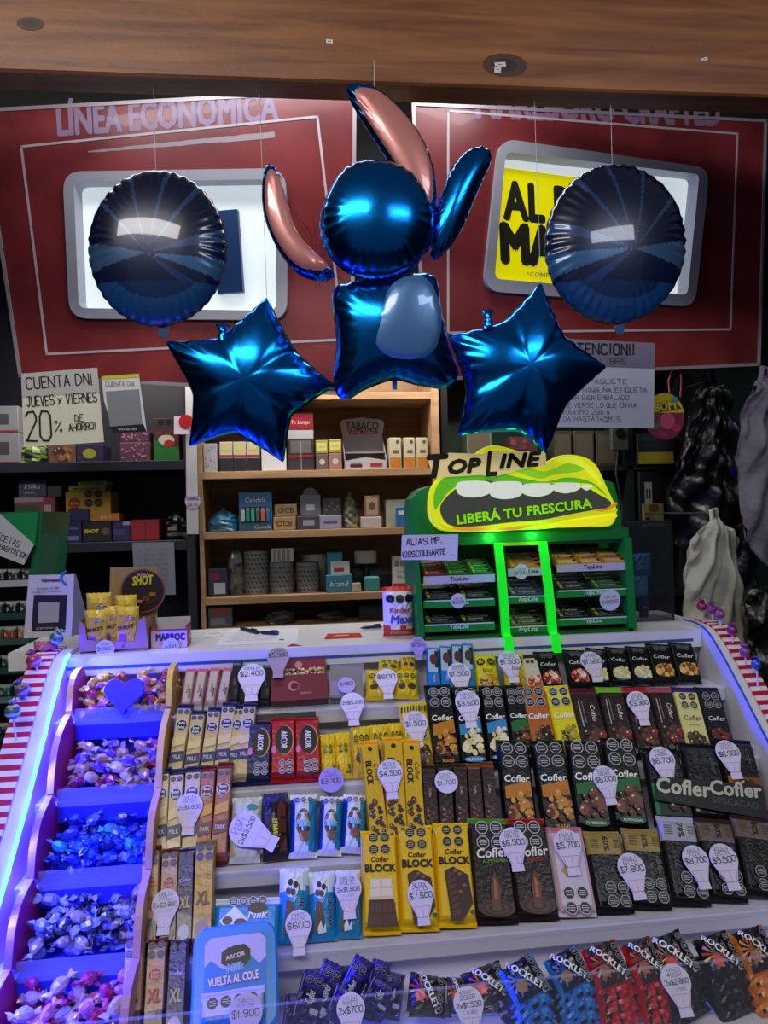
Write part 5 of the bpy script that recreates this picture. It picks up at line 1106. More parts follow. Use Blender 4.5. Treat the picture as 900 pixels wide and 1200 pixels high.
# upper shelf
sbox(240, 520, 256, B4, 2.27, .1, 'A8A8B4', 'grey speckled carton at the end of the upper shelf', art=lambda a: [a.ell(random.uniform(-.4, .4), random.uniform(.1, .9), .06, .06, '70707C', 6) for _ in range(14)])
for i, (x0, x1) in enumerate(((259, 274), (275, 290), (291, 306))):
    sbox(x0, 518, x1, B4, 2.27, .1, 'C8C0A8', f'pale cigarette pack tray, {ORD[i]} of three under the star balloon', 'cigarette tray', 'cigarette_tray', art=lambda a: (a.rect(-.5, .0, .5, .45, '2A2A30'), a.rect(-.5, .48, .5, .56, 'A03038'), a.ell(0, .78, .3, .2, 'D8D070', 10)), grp='cigarette trays')
sbox(308, 500, 337, B4, 2.265, .1, 'D8D8DC', 'white carton partly hidden by the star balloon')
sbox(339, 484, 370, B4, 2.28, .12, '3A3236', 'red and black dispenser carton beside the star balloon', 'dispenser', 'pack_dispenser', art=lambda a: (a.rect(-.48, .72, .48, .98, '8A2430'), a.text('Te Lungu', 0, .83, .7, 'D8C8C0', shear=.2), a.rect(-.48, .55, .48, .70, 'B0B0B4'), a.rect(-.4, .3, .4, .52, '6A6468'), a.rect(-.48, .22, .48, .27, '8A3038'), a.rect(-.01, 0, .01, .5, 'A8A8AC')))
for i, (x0, x1, y0, cc, tc) in enumerate(((372, 386, 516, 'A09850', 'C8C060'), (387, 402, 515, 'A09850', 'C8C060'))):
    sbox(x0, y0 + 16, x1, B4, 2.27, .06, '6A5A58' if i == 0 else '9A7468', f'{"grey" if i == 0 else "pink"} printed tobacco pack, lower of its pair', 'tobacco pack', 'tobacco_pack', art=lambda a: a.ell(0, .5, .25, .25, 'C8C0B8', 8))
    zz = P((x0 + x1) / 2, y0 + 16, 2.27).z + .001
    sbox(x0, y0, x1, zz, 2.27, .06, cc, f'gold tobacco pack standing on the {"grey" if i == 0 else "pink"} one', 'tobacco pack', 'tobacco_pack', art=lambda a: (a.rect(-.4, .2, .4, .8, 'D8D078'), a.text('GOLD', 0, .5, .5, '4A4018')))
# tobacco stand
a_ = P(403, 600, 2.28).x; b_ = P(457, 600, 2.28).x; w = b_ - a_; h = P(430, 486, 2.28).z - B4
t = thing('tobacco_stand', 'empty white cardboard stand reading TABACO on the upper shelf', 'display stand', upright((a_ + b_) / 2, 2.28, B4 + .001))
MB().prism([(-w * .44, 0), (w * .44, 0), (w * .44, h * .66), (w * .5, h * .9), (w * .44, h * .97), (0, h * 1.02), (-w * .44, h * .97), (-w * .5, h * .9), (-w * .44, h * .66)], -.10, -.097, 'A8A6AE').build('back_card', card, t)
MB().prism([(-w * .44, 0), (w * .44, 0), (w * .44, h * .16), (0, h * .22), (-w * .44, h * .16)], -.002, 0, 'B0AEB6').build('front_lip', card, t)
for s in (-1, 1): MB().add([(s * w * .44, 0, 0), (s * w * .44, 0, -.1), (s * w * .44, h * .66, -.1), (s * w * .44, h * .18, 0), (s * w * .46, 0, 0), (s * w * .46, 0, -.1), (s * w * .46, h * .66, -.1), (s * w * .46, h * .18, 0)], [(0, 1, 2, 3), (7, 6, 5, 4), (0, 3, 7, 4), (1, 5, 6, 2), (3, 2, 6, 7)], '9A989E').build('side_wing', card, t)
MB().box(-w * .43, w * .43, h * .30, h * .33, -.097, -.02, '8A888E').build('inner_shelf', card, t)
a = Art(w, h, -.0965); a.text('TABACO', 0, .86, .74, '4A4A50', bold=.03, h=.2); a.rect(-.3, .70, .34, .77, 'A02028'); a.text('PAPEL ARMAR', .02, .735, .55, 'D8C8C8'); a.z = .0005; a.rect(-.34, .04, -.08, .09, '5A2028'); a.rect(.1, .05, .36, .11, 'A02830'); a.rect(-.32, .1, -.1, .125, '8A8890'); a.mb.build('lettering', printm, t)
for i, (x0, x1) in enumerate(((458, 472), (475, 488), (490, 503))):
    sbox(x0, 513, x1, B4, 2.27, .05, 'C0B898', f'cream and amber tobacco tin box, {ORD[i]} from the tobacco stand', 'tobacco box', 'tobacco_box', art=lambda a: (a.rect(-.46, .02, .46, .36, 'B8742C'), a.ell(.2, .86, .16, .16, '5A5448', 8), a.rect(-.2, .5, .3, .6, '6A6050')), grp='amber tobacco boxes')
# middle shelf
def crumple(px0, py0, px1, zb, Y, dep, cf, label, cat, name, m=None, seed=1, nx=14, nz=9):
    a = P(px0, 600, Y).x; b = P(px1, 600, Y).x; zt = P((px0 + px1) / 2, py0, Y).z; w = b - a; h = zt - zb; r = random.Random(seed)
    M = upright((a + b) / 2, Y, zb + .002); t = thing(name, label, cat, M); vs = []; fs = []; cs = []
    for j in range(nz + 1):
        v = j / nz
        for i in range(nx):
            an = 2 * math.pi * i / nx; q = (1 - v ** 3) ** .6 if v < 1 else 0; vs.append((.5 * w * math.cos(an) * max(q, .02) * r.uniform(.85, 1), h * v * r.uniform(.92, 1), -dep / 2 + .5 * dep * math.sin(an) * max(q, .02) * r.uniform(.8, 1)))
    for j in range(nz):
        for i in range(nx): fs.append((j * nx + i, (j + 1) * nx + i, (j + 1) * nx + (i + 1) % nx, j * nx + (i + 1) % nx)); cs.append(cf(r, j / nz))
    fs += [tuple(range(nx)), tuple(reversed(range(nz * nx, nz * nx + nx)))]; cs += [cf(r, 0), cf(r, 1)]
    MB().add(vs, fs, cs).build('bag_body', m or foil, t)
    kn = MB().lathe([(.006, h * .94), (.003, h * 1.0), (.008, h * 1.08)], 8, cf(r, 1), (0, 0, -dep / 2)); kn.build('gathered_top', m or foil, t); return t
crumple(240, 598, 280, B3, 2.27, .08, lambda r, v: r.choice(['2A6A8C', '3880A0', '205070']), 'crumpled blue plastic packet on the middle shelf', 'packet', 'plastic_packet', seed=4)
t_, w, h = sbox(280, 577, 319, B3, 2.28, .09, '3C6488', 'blue lighter stand with white lettering on the middle shelf', 'lighter stand', 'lighter_stand', art=lambda a: (a.rect(-.44, .22, .44, .62, '1C3048'), a.text('Candela', 0, .80, .62, 'D8E0E8', shear=.2), a.text('Candela', .2, .1, .5, 'C8D0D8', shear=.2)))
for i, c_ in enumerate(('A8B0B8', '288868', '30A078', '50585C', 'C06030', '3060A0')):
    x = (-.38 + .15 * i) * w; o = thing('lighter', f'{["silver", "dark green", "light green", "grey", "orange", "blue"][i]} lighter in the blue stand on the middle shelf', 'lighter', t_.matrix_world @ Matrix.Translation((x, h * .24, .0065)), 'lighters in the blue stand')
    MB().box(-.0055, .0055, 0, .034, -.004, .004, c_, .001).build('lighter_body', plas, o); MB().box(-.0045, .0045, .034, .042, -.003, .003, 'B0B0B8').build('metal_cap', steel, o)
t_, w, h = sbox(320, 606, 346, B3, 2.27, .06, '9C8058', 'brown rolling paper box, lower of the two', 'paper box', 'rolling_paper_box', art=tx('OCB', '3A2A1A'))
sbox(322, 591, 348, P(330, 606, 2.27).z + .001, 2.28, .05, '8C7850', 'brown rolling paper box, upper of the two', 'paper box', 'rolling_paper_box', art=tx('OCB', '2A2018'))
sbox(348, 605, 375, B3, 2.27, .07, '403C48', 'dark flat box under the grey dispenser', 'box', art=lambda a: a.rect(-.25, .3, .25, .7, '9090A0'))
t_, w, h = sbox(352, 580, 376, P(362, 605, 2.28).z + .001, 2.285, .05, '6C6C78', 'grey dispenser with round top on the middle shelf', 'dispenser', 'dispenser', art=lambda a: a.rect(-.2, .25, .2, .55, 'B8B8C0'))
MB().prism([(w * .38 * x, h + w * .38 * y - .002) for x, y in [(math.cos(math.pi * i / 10), math.sin(math.pi * i / 10)) for i in range(11)]], -.04, -.01, '5A5A66').build('rounded_top', plas, t_)
sbox(374, 604, 400, B3, 2.27, .07, '9090A8', 'pale violet flat box on the middle shelf', 'box', art=lambda a: a.rect(-.3, .4, .3, .6, '5A5A78'))
sbox(378, 584, 400, P(388, 604, 2.28).z + .001, 2.285, .05, '3E4040', 'dark grey dotted carton on the violet flat box', art=lambda a: [a.ell(-.3 + .15 * i, .3 + .2 * (i % 3), .05, .05, '8A8C88', 6) for i in range(5)])
crumple(400, 580, 422, B3, 2.28, .06, lambda r, v: r.choice(['6A6A50', '88885C', '4A4A40', '7A7468']), 'olive crumpled bag of filters on the middle shelf', 'packet', 'filter_bag', seed=9)
sbox(423, 606, 447, B3, 2.26, .05, 'C0B8B0', 'flat white box under the brown tile pack', 'box'); sbox(427, 581, 445, P(436, 606, 2.265).z + .001, 2.27, .02, '7A5848', 'brown patterned pack standing on the flat white box', 'pack', 'pack', art=lambda a: (a.rect(-.38, .1, .38, .9, 'A89078'), a.ell(0, .5, .25, .3, '6A4838', 6)))
sbox(452, 587, 476, B3, 2.28, .07, 'A8A898', 'off-white carton beside the gum display', 'box', top='B8B8AC'); sbox(464, 594, 477, B3, 2.265, .01, '2C6CA8', 'small blue pack before the off-white carton', 'pack', 'pack', art=lambda a: a.rect(-.3, .6, .3, .8, 'C8D8E8'))
# lower shelf
t_, w, h = sbox(242, 667, 264, B2, 2.27, .06, '282C44', 'dark blue cigarette pack beside the clear bag, lower shelf', 'pack', 'cigarette_pack', art=lambda a: (a.rect(-.2, .1, .4, .5, 'A8B0C0'), a.rect(-.4, .6, .1, .85, '7A2838')))
clearbag = mat('clear_film', .15, alpha=.35, bump=.8, bscale=30)
crumple(262, 640, 286, B2, 2.31, .06, lambda r, v: r.choice(['A0A8A8', '507060', 'C0C8C8', '803038']), 'clear twisted film bag with green print on the lower shelf', 'bag', 'film_bag', clearbag, 6)
def roll(px, py0, wpx, label):
    a = P(px, 600, 2.29); z1 = P(px, py0, 2.29).z; r_ = wpx / 870 * 2.29 / 2; h = z1 - B2; t = thing('patterned_roll', label, 'roll', Matrix.Translation((a.x, 2.29 + r_, B2 + .001)) @ Matrix.Rotation(math.pi / 2, 4, 'X'), 'patterned rolls on the lower shelf')
    MB().lathe([(r_, 0), (r_, h)], 24, '7E8082').build('roll_body', card, t); MB().lathe([(r_ * .6, h), (r_ * .6, h + .003)], 16, '505050').build('core', card, t)
    mb = MB()
    for j in range(int(h / .014)):
        for i in range(18):
            a0 = 2 * math.pi * (i + (j % 2) * .5) / 18; zz = .004 + j * .014; q = [(a0, zz), (a0 + .2, zz + .003), (a0 + .26, zz + .009), (a0 + .06, zz + .006)]
            mb.add([(r_ * 1.006 * math.cos(b), c, -r_ * 1.006 * math.sin(b) * -1) for b, c in q], [(0, 1, 2, 3)], '3A3C40')
    mb.build('printed_pattern', printm, t)
roll(298, 647, 28, 'tall grey patterned roll beside the film bag, lower shelf'); roll(328, 660, 29, 'grey patterned roll with papers lying on it, lower shelf'); roll(359, 660, 27, 'grey patterned roll before the white tub, lower shelf')
sb = [sbox(316, 643, 343, None, 2.30, .004, 'C0C0BC', 'fan of grey cigarette papers on the middle patterned roll', 'papers', 'cigarette_papers', py1=659, art=lambda a: [a.rect(-.4 + .2 * i, .1, -.28 + .2 * i, .9, '8A8A8A') for i in range(4)])]
t_ = thing('white_tub', 'white round tub behind the last patterned roll', 'tub', Matrix.Translation((P(367, 600, 2.42).x, 2.42, B2 + .001)) @ Matrix.Rotation(math.pi / 2, 4, 'X')); MB().lathe([(.038, 0), (.042, .10), (.043, .101)], 20, 'B8B8B8').build('tub_body', plas, t_); MB().lathe([(.045, .101), (.045, .112)], 20, 'C8C8C8').build('lid', plas, t_)
t_, w, h = sbox(380, 674, 411, B2, 2.27, .07, '3C7890', 'blue open box with white packs inside, lower shelf', 'box', 'display_carton', art=tx('brand', 'C8E0E8', shear=.2)); 
sbox(382, 648, 400, P(395, 674, 2.28).z + .0, 2.283, .04, '2A90A8', 'turquoise rounded packet behind white packs in the blue box', 'packet', 'packet'); sbox(386, 658, 408, P(395, 674, 2.27).z + .0, 2.275, .006, 'C8C8C8', 'white pack with red stripe in the blue open box', 'pack', 'pack', art=lambda a: a.rect(-.35, .25, .2, .5, 'A83038'))
t_ = thing('paper_roll', 'white paper roll on a dark stand, lower shelf', 'paper roll', Matrix.Translation((P(427, 600, 2.33).x, 2.33, P(427, 660, 2.33).z)) @ Matrix.Rotation(math.pi / 2, 4, 'X')); MB().lathe([(.033, 0), (.035, .002), (.035, .036), (.033, .038)], 24, 'B8B4A8').build('roll_body', paper, t_); MB().lathe([(.010, .037), (.010, .040)], 12, '303030').build('core', card, t_); MB().lathe([(.014, B2 + .002 - P(427, 660, 2.33).z), (.008, 0)], 10, '202020').build('stand', plas, t_)
sbox(409, 664, 472, B2, 2.36, .08, '2E3234', 'dark grey machine behind the paper roll, lower shelf', 'machine', 'till_machine', art=lambda a: (a.rect(-.4, .6, .4, .8, '4A4E50'), a.rect(-.45, .2, .1, .3, '202224')), bev=.006)
sbox(425, 676, 443, B2, 2.27, .03, '3A8A88', 'small turquoise tape dispenser on the lower shelf', 'tape dispenser', 'tape_dispenser', bev=.004); sbox(410, 684, 421, B2, 2.265, .03, 'B0A898', 'tiny beige block beside the blue open box', 'box')
t_, w, h = sbox(458, 652, 481, B2, 2.275, .02, 'C8C4C0', 'white and red surprise candy bag standing on the lower shelf', 'candy bag', 'candy_bag', art=lambda a: (a.rect(-.48, 0, .48, .2, 'A83030'), a.seals(0, .78, .13, nx=3, ny=1), a.text('Kinder', 0, .55, .5, 'A03038'), a.text('Maxi', 0, .38, .5, '289090')), bev=.004)
# bottom shelf dim goods
sbox(241, 708, 269, B1, 2.27, .08, '4A5A64', 'grey printed carton on the bottom shelf by the post', art=lambda a: (a.rect(-.4, .5, .4, .8, '8A4A40'), a.rect(-.4, .1, .2, .4, '7A8088'))); crumple(305, 714, 345, B1, 2.28, .08, lambda r, v: r.choice(['3A3C3A', '505050', '2A2C2A']), 'dim grey packet on the bottom shelf', 'packet', 'plastic_packet', seed=12)
crumple(365, 714, 405, B1, 2.30, .08, lambda r, v: r.choice(['2A2628', '4A3838', '383038', '585050']), 'dark bag of mixed goods on the bottom shelf', 'bag', 'plastic_bag', seed=14); sbox(418, 708, 470, B1, 2.30, .09, '2A2C30', 'dark carton on the bottom shelf behind the candy bag')
# ================================================================ LIT GREEN GUM DISPLAY
CT = 1.1006
YG = 1.432
f, M, o = loc(YG, (605, 690)); M = M; gz = CT - o.z          # counter height in local units
t = thing('gum_display', 'lit green counter display for chewing gum with glowing mouth-shaped sign', 'display stand', M)
G1, G2 = '0E7A30', '0A5A24'
pl_ = [f(481, 640), f(479, 605), f(481, 585), f(490, 574), (f(500, 570)), f(712, 562), f(722, 566), f(728, 590), f(733, 636)]
MB().prism(pl_[::-1], -.07, -.005, G1, .004).build('hood', plas, t)
hd = MB(); hd.prism([f(483, 641), f(734, 631), f(733, 618), f(482, 628)], -.06, .012, '0C6A2A'); hd.build('hood_edge', plas, t)
for x0, x1, x2, x3 in ((481, 487, 489, 496), (728, 735, 732, 741)):
    q = [f(x0, 630), f(x1, 630), (f(x3, 740)[0], gz), (f(x2, 740)[0], gz)]; MB().prism(q[::-1], -.12, .02, G1).build('side_panel', plas, t)
xa, xb = f(492, 700)[0], f(736, 700)[0]
MB().box(xa, xb, gz, f(600, 640)[1], -.12, -.115, '0A2A18').build('back_panel', plas, t); MB().box(xa, xb, gz, gz + .006, -.12, .02, G2).build('base_panel', plas, t)
cols = [(495, 578), (593, 640), (650, 733)]; lips = [(676, 472, 664), (706, 705, 694), (740, 738, 726)]
lipy = [[681, 672, 667], [709, 704, 697], [737, 739, 730]]
gumc = [[['8A2838', '2C7038', '2C7038'], ['C86838'], ['C88038', 'D08838', 'D89048']], [['2A3038', '1E3A2A'], ['384A70'], ['243028', '285A38']], [['303438', '1E2A26'], ['4A5A38'], ['202826', '303838']]]
gn = 0
for ci, (c0, c1) in enumerate(cols):
    for ri in range(3):
        py = lipy[ri][ci]; a = f(c0, py); b = f(c1, py); z = a[1]; dp = .085
        tilt = .030; front = .012
        tr = MB(); tr.add([(a[0], z, front), (b[0], z, front), (b[0], z + tilt, front - dp), (a[0], z + tilt, front - dp), (a[0], z - .003, front), (b[0], z - .003, front), (b[0], z + tilt - .003, front - dp), (a[0], z + tilt - .003, front - dp)], [(0, 1, 2, 3), (7, 6, 5, 4), (0, 4, 5, 1), (2, 6, 7, 3), (0, 3, 7, 4), (1, 5, 6, 2)], '16201C')
        trp = tr.build('tray', plas, t)
        lc = 'B8B8C8' if ri == 0 else '18883A'
        MB().box(a[0], b[0], z - .005, z + .010, front, front + .002, lc).build('tray_lip', plas, trp)
        ar = Art(b[0] - a[0], .015, front + .0022); ar.text('TopLine' if ri else 'TopLine', 0, .5, .26 if ci != 1 else .5, '203028' if ri == 0 else 'D0E8D8', shear=.2, bold=.03)
        if ri: ar.rect(-.48, .82, .48, .98, 'C8D8D0')
        ar.mb.build('lip_lettering', printm, trp, Matrix.Translation(((a[0] + b[0]) / 2, z - .005, 0)))
        cs_ = gumc[ri][ci]; n = len(cs_); ww = (b[0] - a[0]) / n
        for i, c in enumerate(cs_):
            ang = math.atan2(tilt, dp); Mx = M @ Matrix.Translation((a[0] + ww * (i + .5), z + .0012, front - .004)) @ Matrix.Rotation(-math.pi / 2 + ang, 4, 'X')
            cn = {'8A2838': 'dark red', '2C7038': 'green', 'C86838': 'orange', 'C88038': 'tan', 'D08838': 'orange tan', 'D89048': 'light tan', '2A3038': 'slate', '1E3A2A': 'deep green', '384A70': 'blue', '243028': 'black green', '285A38': 'leaf green', '303438': 'charcoal', '1E2A26': 'dark', '4A5A38': 'olive', '202826': 'near black', '303838': 'grey'}[c]
            side = ['left', 'middle', 'right'][ci]; row = ['top', 'middle', 'bottom'][ri]
            g = thing('gum_box', f'{cn} gum box, {ORD[i]} in the {row} tray, {side} column, green gum display', 'gum box', Mx, 'gum boxes in the green display')
            L_ = .076; W2 = ww * .94
            MB().box(-W2 / 2, W2 / 2, 0, L_, 0, .004, c).box(-W2 / 2, -W2 / 2 + .0012, 0, L_, .004, .012, c).box(W2 / 2 - .0012, W2 / 2, 0, L_, .004, .012, c).box(-W2 / 2, W2 / 2, 0, .0012, .004, .009, c).build('open_carton', card, g)
            for k in range(4):
                pk_ = MB(); y0 = .003 + k * .018; pk_.box(-W2 * .44, W2 * .44, y0, y0 + .016, .0045, .012, ['D8A868', 'A85A28'][k % 2] if ci == 2 and ri == 0 else c, .001); po = pk_.build('gum_pack', foil, g)
                ar = Art(W2 * .88, .016, .0122); ar.text('TopLine', 0, .5, .5, 'E0E8D8', shear=.2); ar.rect(-.45, .1, -.35, .9, 'A8C830'); ar.rect(.32, .2, .45, .8, '181818'); ar.mb.build('pack_print', printm, po, Matrix.Translation((0, y0, 0)))
def post(px0, py0, px1, py1, w):
    a = f(px0, py0); b = f(px1, py1); pts = []
    for i in range(9):
        u = i / 8; x = a[0] + (b[0] - a[0]) * u; y = a[1] + (b[1] - a[1]) * u + .004 * math.sin(math.pi * u); pts.append((x, y, .018 + .004 * math.sin(math.pi * u) + (.0 if u < .8 else 0)))
    mb = MB(); vs = []
    for x, y, z in pts:
        for dx, dz in ((-w / 2, 0), (w / 2, 0), (w / 2, .010), (-w / 2, .010)): vs.append((x + dx, y, z + dz))
    mb.add(vs, [(i * 4 + j, i * 4 + (j + 1) % 4, i * 4 + 4 + (j + 1) % 4, i * 4 + 4 + j) for i in range(8) for j in range(4)] + [(3, 2, 1, 0), (32, 33, 34, 35)], 'FFFFFF'); return mb.build('lit_post', glowg, t)
post(580, 636, 589, 741, .016); post(631, 634, 643, 739, .016)
# the lower run of the posts hangs over the counter edge
for a in ((589, 741), (643, 739)):
    x0_, y0_ = f(*a); e = M.inverted() @ Vector((0, 1.391, 1.070)); mb = MB(); w = .008; g = gz + .0005
    mb.add([(x0_ - w, y0_, .018), (x0_ + w, y0_, .018), (x0_ + w, y0_, .028), (x0_ - w, y0_, .028), (x0_ - w, g, .030), (x0_ + w, g, .030), (x0_ + w, g + .004, e.z), (x0_ - w, g + .004, e.z), (x0_ - w + .002, e.y, e.z - .004), (x0_ + w + .002, e.y, e.z - .004), (x0_ + w + .002, e.y, e.z + .004), (x0_ - w + .002, e.y, e.z + .004)],
           [(0, 1, 2, 3), (3, 2, 6, 7), (7, 6, 10, 11), (0, 4, 5, 1), (4, 8, 9, 5), (8, 11, 10, 9), (0, 3, 7, 4), (4, 7, 11, 8), (1, 5, 6, 2), (5, 9, 10, 6)], 'FFFFFF')
    mb.build('lit_post_foot', glowg, t)
c0 = f(577, 637); c1 = f(632, 634); MB().box(c0[0], c1[0], c0[1] - .004, c0[1] + .002, .016, .026, '9AC818').build('cross_bar', plas, t)
for px, py in ((574, 630), (624, 627)):
    p = M @ Vector((*f(px, py), .035)); l = bpy.data.lights.new('green_led', 'POINT'); l.energy = .10; l.color = (.05, 1, .1); l.shadow_soft_size = .01; lo = link(bpy.data.objects.new('green_led', l)); lo.location = p
    MB().lathe([(.004, 0), (.004, .003)], 8, '30FF50', (f(px, py)[0], f(px, py)[1], .014)).build('green_lamp', mat('green_lamp', .3, col='30FF60', emit=2.0), t)
# mouth-shaped sign
def C6(x, y): return f(460 + x / 3, 510 + y / 3)
lip = [(122, 205), (118, 250), (122, 290), (142, 320), (175, 336), (240, 338), (330, 336), (430, 332), (530, 328), (600, 320), (680, 322), (742, 320), (765, 300), (771, 262), (755, 222), (740, 190), (722, 150), (700, 108), (668, 84), (620, 72), (570, 76), (520, 98), (480, 82), (440, 64), (400, 50), (350, 40), (310, 48), (272, 76), (230, 110), (180, 130), (140, 168)]
LP_ = smooth_outline([C6(*p) for p in lip], 90)
if sum(LP_[i][0] * LP_[(i + 1) % 90][1] - LP_[(i + 1) % 90][0] * LP_[i][1] for i in range(90)) < 0: LP_ = LP_[::-1]
sg = MB().prism(LP_, .012, .024, 'D8E010', .002).build('mouth_sign', glowy, t)
def C6a(a, pts, col): q = [C6(*p) for p in pts]; a.put(q if sum(q[i][0] * q[(i + 1) % len(q)][1] - q[(i + 1) % len(q)][0] * q[i][1] for i in range(len(q))) > 0 else q[::-1], [tuple(range(len(q)))], col)
def sm(pts, n=40): return smooth_outline(pts, n)
a = Art(1, 1, .0242, e=.00025)
C6a(a, sm([(140, 200), (175, 150), (250, 140), (330, 128), (430, 150), (520, 165), (600, 150), (680, 165), (720, 200), (748, 232), (700, 180), (600, 168), (420, 172), (290, 160), (200, 190), (160, 240), (140, 260)], 60), '58B018')
C6a(a, sm([(240, 120), (300, 90), (380, 80), (450, 108), (520, 130), (600, 100), (660, 110), (640, 130), (560, 140), (500, 155), (420, 130), (340, 108)], 50), '88C818')
C6a(a, sm([(560, 90), (630, 84), (690, 130), (720, 180), (690, 150), (640, 110)], 30), 'E8F030')
C6a(a, sm([(160, 248), (200, 200), (250, 170), (310, 160), (420, 172), (560, 172), (650, 178), (700, 205), (748, 234), (740, 255), (690, 268), (600, 288), (500, 298), (400, 306), (300, 318), (210, 320), (170, 296)], 70), '3A3C30')
for x0, x1, y0, y1 in ((218, 330, 162, 220), (330, 440, 164, 226), (440, 545, 170, 218), (545, 640, 168, 206), (640, 690, 176, 196)):
    C6a(a, sm([(x0, y0 + 8), ((x0 + x1) / 2, y0), (x1, y0 + 6), (x1 - 2, y1 - 14), ((x0 + x1) / 2, y1), (x0 + 4, y1 - 12)], 24), 'D8DCC0')
C6a(a, sm([(150, 300), (200, 326), (320, 330), (420, 318), (520, 296), (620, 276), (700, 262), (760, 256), (766, 270), (700, 276), (600, 296), (500, 318), (400, 334), (280, 338), (190, 334)], 60), 'C8D010')
C6a(a, sm([(530, 322), (600, 300), (690, 290), (760, 278), (764, 290), (700, 312), (640, 322)], 40), 'F0E818')
C6a(a, sm([(690, 262), (730, 258), (764, 236), (764, 250), (720, 268)], 20), 'D88820')
C6a(a, sm([(210, 322), (380, 324), (520, 312), (400, 332), (240, 334)], 30), 'E09030')
c = C6(450, 264); wv = C6(684, 264)[0] - C6(216, 264)[0]; a.text('LIBERÁ TU FRESCURA', c[0], c[1], wv, '8AD010', h=C6(0, 0)[1] - C6(0, 40)[1], rot=.095, bold=.04, out='30480C')
a.mb.build('sign_print', glowy, sg)
pl2 = [(112, 80), (190, 66), (300, 70), (330, 60), (400, 62), (520, 62), (524, 110), (440, 122), (340, 150), (300, 142), (165, 150), (132, 156), (125, 120)]
q = [C6(*p) for p in pl2][::-1]; pt = MB().prism(q if sum(q[i][0] * q[(i + 1) % len(q)][1] - q[(i + 1) % len(q)][0] * q[i][1] for i in range(len(q))) > 0 else q[::-1], .0255, .030, 'D0C078').build('name_plate', glowy, t)
a = Art(1, 1, .0302, e=.0003)
for s, x, y, w, h in (('T', 150, 112, 74, 74), ('OP', 241, 112, 116, 46), ('L', 330, 104, 40, 84), ('INE', 432, 92, 150, 46)):
    c = C6(x, y); a.text(s, c[0], c[1], C6(w, 0)[0] - C6(0, 0)[0], '2A2010', h=C6(0, 0)[1] - C6(0, h)[1], rot=.05, shear=.25, bold=.05)
a.mb.build('name_lettering', printm, pt)
for px, py, w, s, s2, lb in ((535, 703, 17, '$800', 'TOPLINE', 'round price tag on the left trays of the green gum display'), (608, 669, 17, '$900', 'TOPLINE', 'round price tag on the middle trays of the green gum display'), (711, 702, 25, '2x$1000', 'TOPLINE', 'round price tag reading 2x$1000 on the green gum display')):
    c = f(px, py); r_ = w / 870 * 1.42 * 1.05; ptag(0, 0, r_, [(s2, .14, .6, K_), (s, -.08, .8, K_)], 1, lb, rnd=True, M=M @ Matrix.Translation((c[0], c[1], .0145 + .001)), col='C4C8D4')
f2, M2, o2 = loc(1.408, (503, 642)); t = thing('alias_note', 'handwritten payment alias note on the green display', 'note', M2)
quad(t, f2, [(471, 627), (537, 626), (536, 657), (470, 656)], 'CCC8DA', 'sheet'); a, W_ = writer(f2, .0014); W_('ALIAS MP.', 497, 634, 42, 7, '10103A', .03, .13); W_('KIOSCOUGARTE', 497, 648, 50, 6.5, '10103A', .05, .13); W_('-', 531, 650, 4, 3, '10103A'); a.mb.build('handwriting', printm, t)
# ================================================================ ON THE COUNTER
def standpack(px0, py0, px1, Y, label, cat, name, fn, thick=.02, zb=CT, rz=0):
    a = P(px0, 600, Y).x; b = P(px1, 600, Y).x; z1 = P((px0 + px1) / 2, py0, Y).z; w = b - a; h = z1 - zb
    M = upright((a + b) / 2, Y, zb + .001, rz); t = thing(name, label, cat, M); mb, ar = fn(w, h); mb.build('wrapper', foil, t)
    if ar.mb.v: ar.mb.build('printed_design', printm, t)
    return t
def kinder(w, h):
    mb = pillow_body(w, h, .025, lambda x, y: 'C02828' if y > .93 or y < .2 + .05 * math.sin(x * 12) else 'E0DCE0', seed=5); a = Art(w, h, .0018, zf=pil(.025)); a.seals(0, .78, .14, nx=3, ny=1, bg='303040'); a.text('Kinder', 0, .56, .66, 'B82838', bold=.03); a.text('Maxi', .05, .38, .72, '4848B8', shear=.15, bold=.04); a.text('POPCORN', 0, .10, .6, 'E8C0C0'); return mb, a
standpack(446, 688, 482, 1.47, 'white and red surprise candy bag standing on the counter beside the green display', 'candy bag', 'candy_bag', kinder)
def flat(name, label, cat, quadpx, col, lines=(), seed=1):
    pts = [hitplane(px, py, Vector((0, 0, CT)), Z) for px, py in quadpx]; c = sum(pts, Vector()) / 4; t = thing(name, label, cat, Matrix.Translation((c.x, c.y, CT)))
    q = [(p.x - c.x, p.y - c.y) for p in pts]; MB().prism(q if sum(q[i][0] * q[(i + 1) % 4][1] - q[(i + 1) % 4][0] * q[i][1] for i in range(4)) > 0 else q[::-1], 0, .0008, col).build('sheet', paper, t); return t, c
t, c = flat('order_sheet', 'white order sheet with faint writing lying on the counter', 'paper', [(252, 757), (348, 753), (350, 737), (268, 738)], 'DADCE4')
a = Art(1, 1, .001); 
for i in range(7): a.hand('NOTA DE PEDIDO'[: 6 + i], -.02 + .006 * (i % 3), .055 - .018 * i, .09, '9098B0', h=.006)
a.mb.build('handwriting', printm, t); MB().lathe([(.005, 0), (.005, .0006)], 10, '202028', (.045, -.06, .001), axis='z').build('ink_dot', printm, t)
t, c = flat('receipt', 'small white receipt lying at the rim of the counter by the red carton', 'paper', [(238, 748), (262, 746), (262, 738), (242, 739)], 'D0D0DA'); MB().box(-.012, .012, -.002, .002, .0009, .0012, '9090A0').build('printed_line', printm, t)
